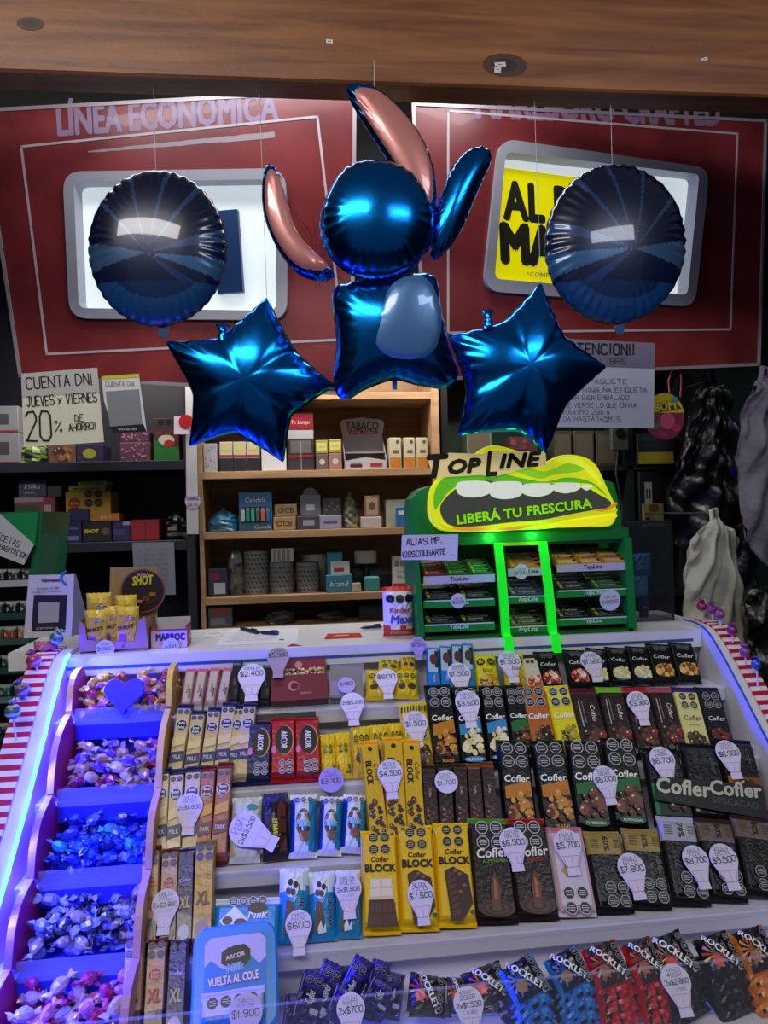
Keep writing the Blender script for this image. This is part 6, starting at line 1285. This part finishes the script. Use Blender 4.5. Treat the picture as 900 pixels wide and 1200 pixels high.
for i, (p0, p1, lb) in enumerate((((281, 736), (302, 741), 'dark blue ballpoint pen lying on the order sheet'), ((303, 741), (326, 742), 'dark ballpoint pen, tip towards the candy bag, on the order sheet'), ((422, 736), (447, 734), 'dark ballpoint pen lying beside the candy bag on the counter'))):
    a_ = hitplane(*p0, Vector((0, 0, CT + .005)), Z); b_ = hitplane(*p1, Vector((0, 0, CT + .005)), Z); d = b_ - a_; U = d.normalized(); t = thing('pen', lb, 'pen', frame(a_, U, Z.cross(U)), 'pens on the counter'); L_ = d.length
    MB().lathe([(.0008, 0), (.003, .008), (.0036, .012), (.0036, L_ * .8)], 8, '181C50', (0, 0, 0)).build('barrel', plas, t, Matrix.Rotation(-math.pi / 2, 4, 'Z')); MB().lathe([(.0040, L_ * .62), (.0040, L_)], 8, '20245A').build('cap', plas, t, Matrix.Rotation(-math.pi / 2, 4, 'Z')); MB().box(L_ * .65, L_ * .95, -.001, .001, .004, .006, '20245A').build('clip', plas, t)
t, c = flat('coin_tray', 'small red and black card lying behind the price tag at the counter edge', 'card', [(380, 749), (425, 747), (422, 742), (384, 743)], 'B83828'); MB().box(-.02, .01, -.003, .003, .0009, .0015, 'D8D0D0').build('label_strip', paper, t)
ptag(0, 0, .030, L3('AGUILA', 'GALLETA', '$1.500'), 1, 'violet bulb-shaped price tag on the counter edge before the candy bag', M=frame(P(490, 755, 1.392), Vector((1, 0, 0)), Vector((0, .25, 1))), col='B8A8E0')
# tent card with printed square
f3, M3, o3 = loc(1.50, (60, 710)); t = thing('payment_tent_card', 'white tent card with dark printed square standing beside the snack box', 'tent card', M3)
quad(t, f3, [(34, 674), (87, 673), (84, 746), (28, 748)], 'C8C4CE', 'front_leaf', th=.001); q1 = f3(87, 673); q2 = f3(84, 746); q3 = f3(97, 741)
MB().add([(q1[0], q1[1], 0), (q2[0], q2[1], 0), (q3[0], q3[1], -.05), (q1[0] + .002, q1[1], -.004)], [(0, 1, 2, 3)], '88848C').build('rear_leaf', card, t)
quad(t, f3, [(40, 697), (79, 697), (77, 738), (37, 740)], '2A2440', 'dark_square', z=.0014, th=.0003); quad(t, f3, [(46, 706), (70, 706), (69, 729), (45, 730)], 'A8A4B0', 'pale_square', z=.0019, th=.0003)
a, W_ = writer(f3, .0026); W_('Openpay', 60, 680, 22, 4, '303040', 0, font=1, bold=.04); W_('Escaneá el QR', 57, 689, 26, 3, '404050', 0, font=1); W_('y pagá con tu billetera', 56, 693, 34, 3, '404050', 0, font=1); W_('ACEPTAMOS QR', 56, 736, 26, 2.5, 'D8D0E0', 0, font=1)
c = f3(80, 680); 
for k in range(10):
    a0 = math.pi * (.55 + k * .09); a1 = math.pi * (.55 + (k + 1) * .09); a.put([(c[0] + r_ * math.cos(b_), c[1] + .006 + r_ * math.sin(b_)) for r_, b_ in ((.010, a0), (.010, a1), (.014, a1), (.014, a0))][::-1], [(0, 1, 2, 3)], '3078C0')
a.mb.build('lettering', printm, t)
# tan snack box with round SHOT board
YB_ = 1.44; f4, M4, o4 = loc(YB_, (130, 730)); gz4 = CT - o4.z; t = thing('snack_box', 'tan cardboard snack display box with round brown board and yellow packets', 'snack box', M4)
def q4(pts, z0, z1, col, nm, m=card):
    q = [f4(*p) if len(p) == 2 else p for p in pts]; s = sum(q[i][0] * q[(i + 1) % len(q)][1] - q[(i + 1) % len(q)][0] * q[i][1] for i in range(len(q))); return MB().prism(q if s > 0 else q[::-1], z0, z1, col).build(nm, m, t)
q4([(94, 727), (100, 733), (102, 750), (158, 752), (162, 727), (170, 722), (174, 758), (92, 764)], 0, .002, '9A7460', 'front_panel')
q4([(118, 668), (176, 668), (176, 750), (116, 752)], -.072, -.070, 'A08458', 'back_card')
for x in (93, 171): a_ = f4(x, 727); MB().box(a_[0], a_[0] + .002, gz4, a_[1], -.07, 0, '8A6854').build('side_panel', card, t)
c = f4(160, 696); R_ = 26 / 870 * 1.44; bd = MB().prism([(c[0] + R_ * x, c[1] + R_ * y) for x, y in octo(32)], -.060, -.057, '8A4A40').build('round_board', card, t); MB().prism([(c[0] + R_ * .93 * x, c[1] + R_ * .93 * y) for x, y in octo(32)], -.057, -.0565, '2A1A1C').build('brown_disc', card, bd)
a, W_ = writer(f4, -.056); W_('SHOT', 160, 683, 26, 11, 'D8C828', .05, font=1, bold=.06, shear=.2); W_('AGUILA', 160, 676, 14, 3, 'D8D0C0', .03, font=1); a.mb.build('board_lettering', printm, bd)
bp = MB(); 
for x, y, s, cc in ((164, 705, 9, '6A3A20'), (172, 700, 7, 'A86838'), (156, 709, 6, 'C88848'), (168, 710, 8, '4A2414')): p = f4(x, y); bp.box(p[0] - s * .0008, p[0] + s * .0008, p[1] - s * .0005, p[1] + s * .0005, -.0562, -.0545, cc)
bp.build('chocolate_picture', printm, bd)
a, W_ = writer(f4, .0022); W_('A', 145, 757, 5, 5, '3A2A24', 0, font=1); a.mb.build('panel_letter', printm, t)
def shot(w, h):
    mb = pillow_body(w, h, .014, lambda x, y: 'D8B840' if y > .85 or y < .15 or abs(x) > .3 else 'C8A030', seed=2); a = Art(w, h, .0012, zf=pil(.014)); a.text('SHOT', 0, .55, .7, '2A1A10', rot=.2, bold=.05); a.rect(-.3, .2, 0, .4, '8A3028'); a.seals(.18, .75, .11, nx=2, ny=1); return mb, a
for i, (x, y, x2, y2, w, z, rz) in enumerate([(112, 745, 117, 697, 27, -.030, 0), (144, 745, 140, 700, 24, -.034, 0), (112, 752, 110, 716, 26, -.014, 0), (128, 750, 127, 712, 28, -.022, 0), (148, 750, 152, 712, 26, -.012, 0)]):
    a_ = Vector((*f4(x, y), z)); b_ = Vector((*f4(x2, y2), z)); a_.y = gz4 + .001; a_.x = f4(x, y)[0]; V = (M4.to_3x3() @ (b_ - a_)).normalized(); make_pack('shot', shot, w / 870 * 1.44, (b_ - a_).length, 'snack_packet', f'yellow snack packet, {ORD[i]} in the tan snack box', 'snack packet', frame(M4 @ a_, Vector((1, 0, 0)), V), 'yellow packets in the snack box')
ptag(0, 0, .034, [('BON BON', .26, .5, K_), ('$1.500', .02, .85, K_), ('C/U', -.2, .3, G_)], 1, 'round price tag reading $1.500 on the tan snack box', rnd=True, M=M4 @ Matrix.Translation((f4(124, 760)[0], f4(124, 760)[1], .0035)), col='C4C0D0')
# round sweets box reading MARROC
f5, M5, o5 = loc(1.46, (200, 745)); gz5 = CT - o5.z; t = thing('sweets_carton', 'pale violet and red sweets carton beside the snack box', 'sweets carton', M5)
a0 = f5(177, 740); b0 = f5(219, 740); hh5 = f5(200, 737)[1]
MB().box(a0[0], b0[0], gz5, hh5, 0, .002, 'C8A8C8').box(a0[0], a0[0] + .002, gz5, hh5 + .004, -.05, 0, '9A3048').box(b0[0] - .002, b0[0], gz5, hh5 + .006, -.05, 0, '9A3048').box(a0[0], b0[0], gz5, gz5 + .002, -.05, 0, '9A3048').box(a0[0], b0[0], gz5, f5(200, 727)[1], -.052, -.05, 'C0C0C8').build('carton', card, t)
MB().box(a0[0], b0[0], hh5 - .003, hh5, .002, .003, '8A2848').build('red_rim', card, t)
a, W_ = writer(f5, .0032); W_('MARROC', 200, 746, 34, 8, '241A70', .0, font=1, bold=.05); W_('bocaditos', 200, 753, 26, 3, 'A04868', 0, font=1); a.mb.build('lettering', printm, t)
ms = [candy_mesh('violet_carton_sweet', b, w, 200 + i) for i, (b, w) in enumerate((('B8C0C0', '3A6A50'), ('A83048', 'D0D0D0'), ('303048', 'C0C8D0')))]
r = random.Random(2)
for i in range(9):
    o = link(bpy.data.objects.new('wrapped_sweet', ms[i % 3])); o.matrix_world = M5 @ Matrix.Translation((a0[0] + .006 + (i % 5) * (b0[0] - a0[0] - .012) / 4, gz5 + .016 + .010 * (i // 5), -.022 + r.uniform(-.01, .01))) @ Matrix.Rotation(r.uniform(-.5, .5), 4, 'Z') @ Matrix.Scale(.55, 4); tag(o, f'{["green", "red", "dark blue"][i % 3]} and silver wrapped sweet in the pale violet carton', 'candy', 'sweets in the pale violet carton')
ptag(0, 0, .030, [('MARROC', .24, .5, K_), ('2x$500', .0, .85, K_), ('C/U 300', -.22, .4, G_)], 1, 'round price tag reading 2x$500 below the pale violet carton', rnd=True, M=M5 @ Matrix.Translation((f5(201, 759)[0], f5(201, 759)[1] + .004, .0045)), col='C8C0D8')
# ================================================================ GREEN RACK AT THE LEFT EDGE
YR = 1.72; f6, M6, o6 = loc(YR, (20, 740)); t = thing('green_rack', 'green snack rack at the edge of the picture with handwritten note', 'rack', M6)
xl6 = f6(-70, 700)[0]; x46 = f6(44, 700)[0]; zt = f6(20, 600)[1]; zb6 = -o6.z
rk = mat('green_rack_paint', .3, coat=.3)
MB().box(xl6, x46, zt - .012, zt, -.20, .0, '0E6A3A').build('top_panel', rk, t)
q = [f6(50, 600), f6(46, 640), f6(30, 868), (f6(30, 868)[0] - .004, zb6), (f6(30, 868)[0] - .02, zb6), f6(22, 860), f6(38, 640), f6(42, 603)]
MB().prism(q, -.20, .0, '0F6038').build('side_panel', rk, t); MB().box(xl6, f6(30, 700)[0], zb6, zt, -.21, -.20, '0A2420').build('back_panel', rk, t)
MB().prism([f6(-70, 606), f6(-70, 628), f6(42, 640), f6(46, 600)], -.004, .008, '128048').build('sloped_header', rk, t)
for i, py in enumerate((684, 722, 752, 786, 820, 866)):
    z = f6(20, py)[1]; xr_ = f6(40 - 2.4 * i, py)[0]; MB().box(xl6, xr_, z - .004, z, -.19, .002, '122C2C').build('rack_shelf', plas, t); MB().box(xl6, xr_, z - .006, z + .008, .002, .004, ['A8A8B0', '20403C', '3A5A58', '204A48', '5A7888', '303850'][i]).build('shelf_lip', plas, t)
    for k, c_ in enumerate((['2A3434', '303A3C', '283030'], ['364448', '20302C', '2A3C38'], ['B89070', 'A04848', '888060'], ['204848', '2A5450', '183838'], ['3A7A78', '286060', '508888'], ['202848', '283058', '1C2440'])[i]):
        xx = xr_ - .004 - .030 * (k + .5); g = make_pack(f'rackpack{c_}', d_plainpack(lambda x, y, c_=c_: c_ if y < .85 else 'A8B0A8', lambda a: (a.rect(-.3, .3, .3, .6, 'B8B8B0'), a.seals(.2, .75, .1, nx=2, ny=1)), .012), .028, .030, 'snack_packet', f'small snack packet, {ORD[i]} shelf of the green rack, {ORD[k]} from its side panel', 'snack packet', M6 @ Matrix.Translation((xx, z + .001, -.022)), 'packets in the green rack')
f7, M7, o7 = loc(1.705, (18, 632)); t = thing('tilted_note', 'tilted handwritten note on the green rack', 'note', M7); quad(t, f7, [(-14, 606), (0, 602), (40, 638), (28, 662), (-14, 646)], 'B8B8C0', 'sheet'); a, W_ = writer(f7, .0012); W_('RECETAS', 8, 632, 34, 7, '383848', -.42); W_('HABITACION', 16, 646, 34, 6, '383848', -.42); a.mb.build('handwriting', printm, t)
standpack(36, 752, 64, 1.44, 'pink candy bag with dark seals beneath the tent card', 'candy bag', 'candy_bag', lambda w, h: (pillow_body(w, h, .02, lambda x, y: 'A85878' if y > .8 else ('7A4070' if x > 0 else '984868'), seed=4), (lambda a: (a.seals(0, .72, .22, nx=2, ny=1, bg='4A3058'), a.rect(-.4, .3, .3, .5, 'C890A8'), a)[-1])(Art(w, h, .0018, zf=pil(.02)))), zb=P(50, 800, 1.44).z)
# ================================================================ GOODS ON THE DARK SHELVING
D1, D0 = DZ[1], DZ[0]
for i, (y0, y1) in enumerate(((507, None), (476, 508))):
    sbox(-14, y0 + (0 if i else 0), 24, D1, 2.26, .12, '8C8C94', f'white earphone carton, {"lower" if i == 0 else "upper"} of the stack on the dark shelf', art=lambda a: (a.rect(-.1, .3, .2, .7, '4A4A50'), a.ell(-.3, .8, .1, .1, '303038', 8), a.rect(-.5, .0, .5, .08, '903040')), py1=y1 and 507.0)
crumple(10, 513, 57, D1, 2.27, .1, lambda r, v: r.choice(['5A7838', '88A050', '2A3428', '384030', 'A0A870']), 'green and dark snack bag under the handwritten savings sign', 'snack bag', 'snack_bag', seed=21)
sbox(58, 521, 90, D1, 2.26, .1, '6A4A38', 'brown brownie packet beside the green snack bag', 'packet', 'packet', art=lambda a: choc(a, .2, .8, ('8A6040', '4A3024'))); sbox(91, 521, 122, D1, 2.26, .1, '30284A', 'violet packet with yellow print on the upper dark shelf', 'packet', 'packet', art=lambda a: a.ell(0, .5, .25, .2, '98983A'))
pinkm = lambda a: [a.ell(random.uniform(-.45, .45), random.uniform(.05, .95), .03, .03, 'B88098', 5) for _ in range(24)]
sbox(142, 519, 178, D1, 2.26, .1, '583448', 'lower pink speckled tub on the upper dark shelf', 'tub', 'speckled_tub', art=pinkm, top='6A4458'); sbox(144, 506, 177, P(160, 517.5, 2.26).z, 2.262, .09, '583448', 'upper pink speckled tub on the upper dark shelf', 'tub', 'speckled_tub', art=pinkm)
sbox(182, 490, 212, D1, 2.27, .08, '4A2A28', 'red and green snack bag hanging by the white paper strip', 'snack bag', 'snack_bag', art=lambda a: (a.poly([(-.5, 0), (.5, 0), (.5, .3), (0, .42), (-.5, .5)], '2A6A30'), a.ell(.0, .5, .32, .2, 'C0B8A8'), a.rect(-.5, .78, .5, .98, '303438'), a.ell(-.2, .9, .12, .12, '181818', 8), a.ell(.1, .9, .12, .12, '181818', 8), a.ell(.1, .42, .2, .14, 'A82828')))
# lower dark shelf
t_, w, h = sbox(53, 611, 74, D0, 2.25, .1, '1C2054', 'dark blue sweets box, first on the lower dark shelf', art=lambda a: (a.ell(0, .3, .2, .1, '8088C0', 6), a.ell(.1, .7, .2, .08, '7078B0', 6))); sbox(75, 611, 95, D0, 2.25, .1, '28245A', 'violet sweets box beside the dark blue one', art=lambda a: (a.rect(-.3, .1, .3, .3, '7870A8'), a.rect(-.2, .6, .3, .7, '6860A0')))
sbox(96, 611, 130, D0, 2.25, .1, '241C20', 'dark box with yellow lettering on the lower dark shelf', art=lambda a: (a.text('SHOT', -.18, .52, .5, 'D8CC28', shear=.2, bold=.05), a.ell(.3, .5, .14, .14, '6A5A50', 8))); sbox(131, 611, 152, D0, 2.25, .1, '302860', 'violet box with white flap on the lower dark shelf', art=lambda a: (a.rect(.1, .8, .5, .98, 'A8A8C0'), a.rect(-.4, .3, .2, .6, '504880')))
t_, w, h = sbox(153, 609, 186, D0, 2.25, .1, 'A01C2C', 'bright red sweets box on the lower dark shelf', art=lambda a: a.rect(.0, .0, .02, .9, '60101C')); crumple(188, 600, 219, D0, 2.27, .1, lambda r, v: r.choice(['181A1C', '707478', '28302A', 'A0A0A4', '202224']), 'black and white packet by the white paper strip', 'packet', 'plastic_packet', seed=31)
zz = P(110, 611, 2.25).z + .002
sbox(77, 576, 130, zz, 2.26, .1, 'B08C28', 'large yellow sweets box with dark seals above the dark box', art=lambda a: (a.seals(.12, .76, .1, bg='7A6A20'), a.ell(-.3, .6, .13, .13, '983828', 16), a.text('BON', -.3, .6, .16, 'D8C8A0'), a.rect(-.5, .0, .5, .06, 'C8A030')))
for i, (x0, x1, y0, y1) in enumerate(((81, 124, 570, 575.6), (92, 126, 564, 569.6))): sbox(x0, y0, x1, 0, 2.26, .08, '98923C', f'flat yellow wafer box, {"lower" if i == 0 else "upper"} one on the large yellow box', py1=y1, art=lambda a: a.rect(-.4, .3, .4, .7, '5A5430'), bev=.0008)
sbox(108, 602, 140, 0, 2.245, .05, 'C87820', 'flat orange box lying before the large yellow box', py1=610.4, art=lambda a: a.text('SHOT', 0, .5, .4, 'E8E0D0'), bev=.0008); sbox(80, 597, 104, 0, 2.245, .03, '2C2458', 'violet packet leaning before the yellow box', 'packet', 'packet', py1=610.4)
sbox(16, 602, 52, D0, 2.26, .12, '5A4450', 'dim mauve carton behind the green rack', art=lambda a: a.rect(-.4, .2, .4, .8, '3A2A3C'))
zq = P(30, 602, 2.26).z + .001; sbox(17, 583, 65, zq, 2.262, .1, '90404C', 'red and white sweets box under the violet box', art=lambda a: (a.rect(-.5, .7, .2, .98, 'A89CA0'), a.rect(.22, .0, .4, .5, 'B8A8A8'), a.rect(-.5, .0, .1, .5, '486048')))
sbox(22, 562, 55, P(40, 583, 2.262).z + .001, 2.265, .09, '4A4468', 'violet tablet box with white lettering on the red box', art=lambda a: (a.text('Milka', 0, .6, .55, 'C8C0D8', shear=.2), a.rect(-.3, .2, .1, .3, '9890B0'))); sbox(56, 570, 73, P(64, 583, 2.262).z + .001, 2.265, .08, '3C3A44', 'small grey box beside the violet tablet box')
f8, M8, o8 = loc(2.19, (180, 665)); t = thing('hanging_sheet', 'grey paper sheet hanging below the lower dark shelf', 'paper', M8); quad(t, f8, [(155, 636), (204, 635), (206, 697), (158, 697)], '7C8090', 'sheet')
a, W_ = writer(f8, .0012); [W_('LISTA DE PRECIOS'[: 8 + i % 5], 180, 644 + 6 * i, 34, 2.5, '6A6E80') for i in range(8)]; a.mb.build('handwriting', printm, t)
# ================================================================ RIGHT SIDE
YW = 2.45; gr = tag(MB().box(P(520, 600, YW + .05).x, P(980, 600, YW + .05).x, YW + .05, YW + .06, .02, 2.3, '123424').build('wall_side', mat('dark_green_board', .5, noise=.25), None), kind='structure')
sh = thing('black_shelving', 'black metal shelving behind the green gum display', 'shelf unit', Matrix.Translation((0, 0, 0)))
xa_, xb_ = P(516, 600, 2.3).x, P(800, 600, 2.3).x
for py, c_ in ((435, '202422'), (548, '2A2E2A'), (622, '1C201E'), (700, '1A1E1C')): z = P(600, py, 2.3).z; MB().box(xa_, xb_, 2.3, 2.49, z - .015, z, c_).build('shelf_board', plas, sh)
for px in (737, 520, 798): x = P(px, 600, 2.3).x; MB().box(x, x + .02, 2.3, 2.49, .02, P(600, 420, 2.3).z, '202624').build('upright', plas, sh)
ZS = [P(600, py, 2.3).z for py in (435, 548, 622, 700)]
for i, (x0, x1, y0) in enumerate(((549, 578, 500), (652, 672, 505), (675, 698, 505), (701, 724, 505))): sbox(x0, y0, x1, ZS[1], 2.33, .1, ['7A8070', '4A4438', '504A3C', '48423A'][i], ['pale green canister box beside the star balloon tip', 'brown drawer box nearest the lit sign', 'brown drawer box in the middle of three', 'brown drawer box nearest the black device'][i], art=lambda a: a.rect(-.42, .1, .42, .9, '6A6250') )
sbox(600, 512, 632, ZS[1], 2.33, .1, '5A3A3C', 'red and violet mottled packet behind the star balloon', 'packet', 'packet', art=lambda a: [a.ell(random.uniform(-.4, .4), random.uniform(.1, .9), .1, .07, random.choice(['8A3040', '503070', 'A05040']), 6) for _ in range(14)])
t_, w, h = sbox(749, 508, 793, ZS[1], 2.28, .14, '181C1C', 'black device with yellow strip below the parcel notice', 'device', 'electronic_device', art=lambda a: (a.rect(-.48, .02, .45, .40, 'A8982C'), a.rect(-.4, .75, .0, .9, '303434'))); 
sbox(749, 552, 792, ZS[2], 2.30, .12, '10141A', 'black box with white socket label under the yellow strip', 'device', 'electronic_device', art=lambda a: (a.rect(-.34, .35, -.14, .8, 'A0A49A'), a.rect(-.3, .5, -.26, .68, '303030'), a.rect(-.22, .5, -.18, .68, '303030')), bev=.004)
sbox(754, 590, 778, ZS[2], 2.29, .05, '8C8454', 'yellowish bottle box behind the acrylic bin', 'box', art=lambda a: (a.rect(-.4, .1, -.2, .4, '2A2A20'), a.ell(0, .8, .25, .2, '6A4A30'))); sbox(784, 590, 790, ZS[2], 2.33, .02, '6A7068', 'thin grey tube standing behind the acrylic bin', 'tube', 'tube')
# socket and cable
f9, M9, o9 = loc(2.28, (727, 512)); t = thing('wall_socket', 'grey round socket with cable behind the parcel notice', 'socket', M9); MB().box(-.03, .03, -.045, .04, -.02, 0, '50544C', .004).build('plate', plas, t); MB().lathe([(.016, 0), (.016, .004)], 16, '181A18', (0, .012, 0), axis='z').build('round_outlet', plas, t); MB().tube([(-.01, -.045, 0), (-.02, -.12, .004), (.0, -.22, 0), (-.005, -.35, 0)], .003, 6, '3A3E38').build('cable', plas, t)
# metal rail
f_, M_, o_ = loc(2.46, (784, 480)); t = thing('metal_rail', 'short grey metal rail hanging above the round gum pack', 'rail', M_); MB().box(-.012, .012, -.05, .14, -.02, 0, '70787A', .001).build('rail', steel, t); MB().box(-.004, .004, .02, .04, 0, .001, '303434').build('slot', plas, t)
# round gum pack on a pink loop
f_, M_, o_ = loc(2.05, (779, 488)); t = thing('round_gum_pack', 'round yellow and pink gum pack hanging from a pink loop', 'gum pack', M_); rx = abs(f_(802, 488)[0]); ry = f_(779, 460)[1]
MB().prism([(x * rx, y * ry) for x, y in octo(32)], -.006, .002, '8A2848', .001).build('pack', card, t); a = Art(1, 1, .0022)
a.put([(rx * .97 * math.cos(q), ry * .97 * math.sin(q)) for q in [math.pi * (.05 + .9 * i / 16) for i in range(17)]], [tuple(range(17))], 'E0C818'); a.put([(-rx * .8, ry * .1), (rx * .85, ry * .32), (rx * .5, ry * .62), (-rx * .4, ry * .42), (-rx * .85, ry * .3)], [(0, 1, 2, 3, 4)], '5A2838')
a.text('BUM', .0, ry * .42, rx * 1.1, 'E8D028', bold=.05, rot=.15, out='2A1418'); a.ell(rx * .5, ry * .68, rx * .2, rx * .16, '4898A8', 12); a.ell(.1 * rx, -ry * .2, rx * .38, rx * .42, 'D85868', 12); a.ell(-.5 * rx, -ry * .4, rx * .2, rx * .2, '5A7830', 10); a.ell(.55 * rx, -ry * .5, rx * .22, rx * .2, 'C83858', 10); a.ell(-.1 * rx, -ry * .75, rx * .2, rx * .14, 'B03868', 10); a.mb.build('printed_design', printm, t)
MB().tube([(.3 * rx, ry * .9, -.002), (.25 * rx, ry * 1.5, -.002), (.5 * rx, ry * 2.0, -.002), (.85 * rx, ry * 2.0, -.002), (.9 * rx, ry * 1.5, -.002), (.85 * rx, ry * .8, -.004)], .0025, 6, 'C04858').build('pink_loop', plas, t)
# clear acrylic bin with blue packets on the counter
t = thing('acrylic_bin', 'clear acrylic bin with black rim beside the green gum display', 'bin', upright(P(759, 600, 1.52).x, 1.52, CT)); w = .105; h = P(759, 612, 1.52).z - CT
sm_ = mat('smoked_acrylic', .1, alpha=.30, col='202830')
MB().box(-w / 2, w / 2, 0, h, 0, .002, 'FFFFFF').box(-w / 2, -w / 2 + .002, 0, h, -.09, 0, 'FFFFFF').box(w / 2 - .002, w / 2, 0, h, -.09, 0, 'FFFFFF').box(-w / 2, w / 2, 0, h, -.092, -.09, 'FFFFFF').box(-w / 2, w / 2, 0, .003, -.09, 0, 'FFFFFF').build('clear_case', sm_, t)
MB().tube([(-w / 2, h, 0), (w / 2, h, 0), (w / 2, h, -.09), (-w / 2, h, -.09), (-w / 2, h, 0)], .0025, 6, '181A1C').build('rim', plas, t)
MB().tube([(w * .5, h, 0), (w * .5, 0, 0)], .0025, 6, '181A1C').build('corner_bead', plas, t)
for i, (dx, y0, h_, w_, c_) in enumerate(((.0, .10, .052, .046, '2868A8'), (-.004, .055, .05, .034, '4890C8'), (.0, .012, .05, .02, '28206A'))):
    make_pack('binpack%d' % i, d_plainpack(lambda x, y, c_=c_: c_, lambda a: (a.text('Dove' if 0 else 'Menta', 0, .5, .6, 'A8C0E0', shear=.1), a.rect(-.4, .75, .4, .8, '90B0D8')), .012), w_, h_, 'mint_packet', f'{["large blue", "light blue", "small violet"][i]} packet inside the clear acrylic bin', 'mint packet', upright(P(759, 600, 1.52).x + dx, 1.56 - .004 * i, CT + y0 * 1.0 - .008), 'packets in the acrylic bin')
# plastic bags
def hang_bag(pts, Y, H, col, label, name, m, handle=None, wr=.012, freq=13, sd=0, centre=None):
    f_, M_, o_ = loc(Y, pts[0]); t = thing(name, label, 'plastic bag', M_); O = smooth_outline([f_(*p) for p in pts], 130)
    if sum(O[i][0] * O[(i + 1) % 130][1] - O[(i + 1) % 130][0] * O[i][1] for i in range(130)) < 0: O = O[::-1]
    mb = inflate(O, H, lambda x, y, s: col, rings=24, wr=wr, freq=freq, N=60, iters=900, phase=sd, centre=f_(*centre) if centre else None); r = random.Random(sd)
    fx = [(r.uniform(20, 60), r.uniform(20, 60), r.uniform(0, 6)) for _ in range(5)]
    tx, ty = max(O, key=lambda p: p[1]); ty += .02
    def fold(x, y):
        an = math.atan2(x - tx, ty - y); d = math.hypot(x - tx, ty - y)
        return (.30 * math.sin(an * 17 + sd) + .22 * math.sin(an * 31 + d * 25 + sd * 2) + .12 * sum(math.sin(a * x + b * y + c) for a, b, c in fx)) * min(1, d / .06)
    mb.v = [(x, y, z + (H * fold(x, y) * (1 if z > 0 else .5) if abs(z) > .002 else 0)) for x, y, z in mb.v]
    mb.build('bag_body', m, t, smooth=True)
    if Y > 1.85: MB().tube([(tx, ty - .03, .004), (tx, ty - .015, -.01), (tx, ty - .012, -(YW + .05 - Y) + .001)], .003, 6, '3A3C3C').build('wall_hook', steel, t)
    if handle: 
        for hpts in handle: MB().tube([(*f_(*p), .002) for p in hpts], .007, 6, col).build('handle', m, t, smooth=True)
    return t
hang_bag([(828, 448), (850, 462), (862, 520), (872, 560), (874, 600), (858, 640), (820, 650), (796, 640), (782, 600), (790, 560), (800, 520), (812, 470)], 2.17, .055, 'FFFFFF', 'large wrinkled black plastic bag hanging beside the round gum pack', 'black_bag', blackplas, [[(826, 452), (824, 430), (832, 428), (838, 455)]], sd=3)
hang_bag([(830, 612), (840, 604), (848, 616), (862, 632), (860, 648), (868, 690), (878, 740), (890, 790), (876, 806), (840, 798), (804, 772), (802, 700), (806, 655), (810, 632), (822, 622)], 1.88, .045, 'A8A89C', 'white plastic carrier bag hanging below the black bag', 'white_bag', whiteplas, [[(834, 610), (833, 598), (838, 596), (840, 608)]], wr=.006, sd=7, centre=(838, 700))
hang_bag([(893, 440), (925, 470), (960, 520), (960, 640), (930, 670), (890, 655), (868, 600), (866, 530), (872, 480)], 1.8, .04, '7A7684', 'translucent grey violet carrier bag at the edge of the picture', 'grey_bag', whiteplas, [[(886, 470), (893, 430), (900, 432), (904, 470)]], wr=.008, sd=11)
hang_bag([(880, 690), (930, 700), (950, 800), (940, 900), (905, 880), (888, 800), (876, 740)], 1.75, .05, 'FFFFFF', 'small black bag hanging low beside the striped edge', 'black_bag', blackplas, None, sd=15)
hang_bag([(850, 560), (876, 560), (882, 640), (880, 740), (862, 760), (848, 700), (846, 620)], 2.30, .04, 'FFFFFF', 'dark bin liner hanging between the black bag and the white bag', 'bin_liner', blackplas, None, sd=19)
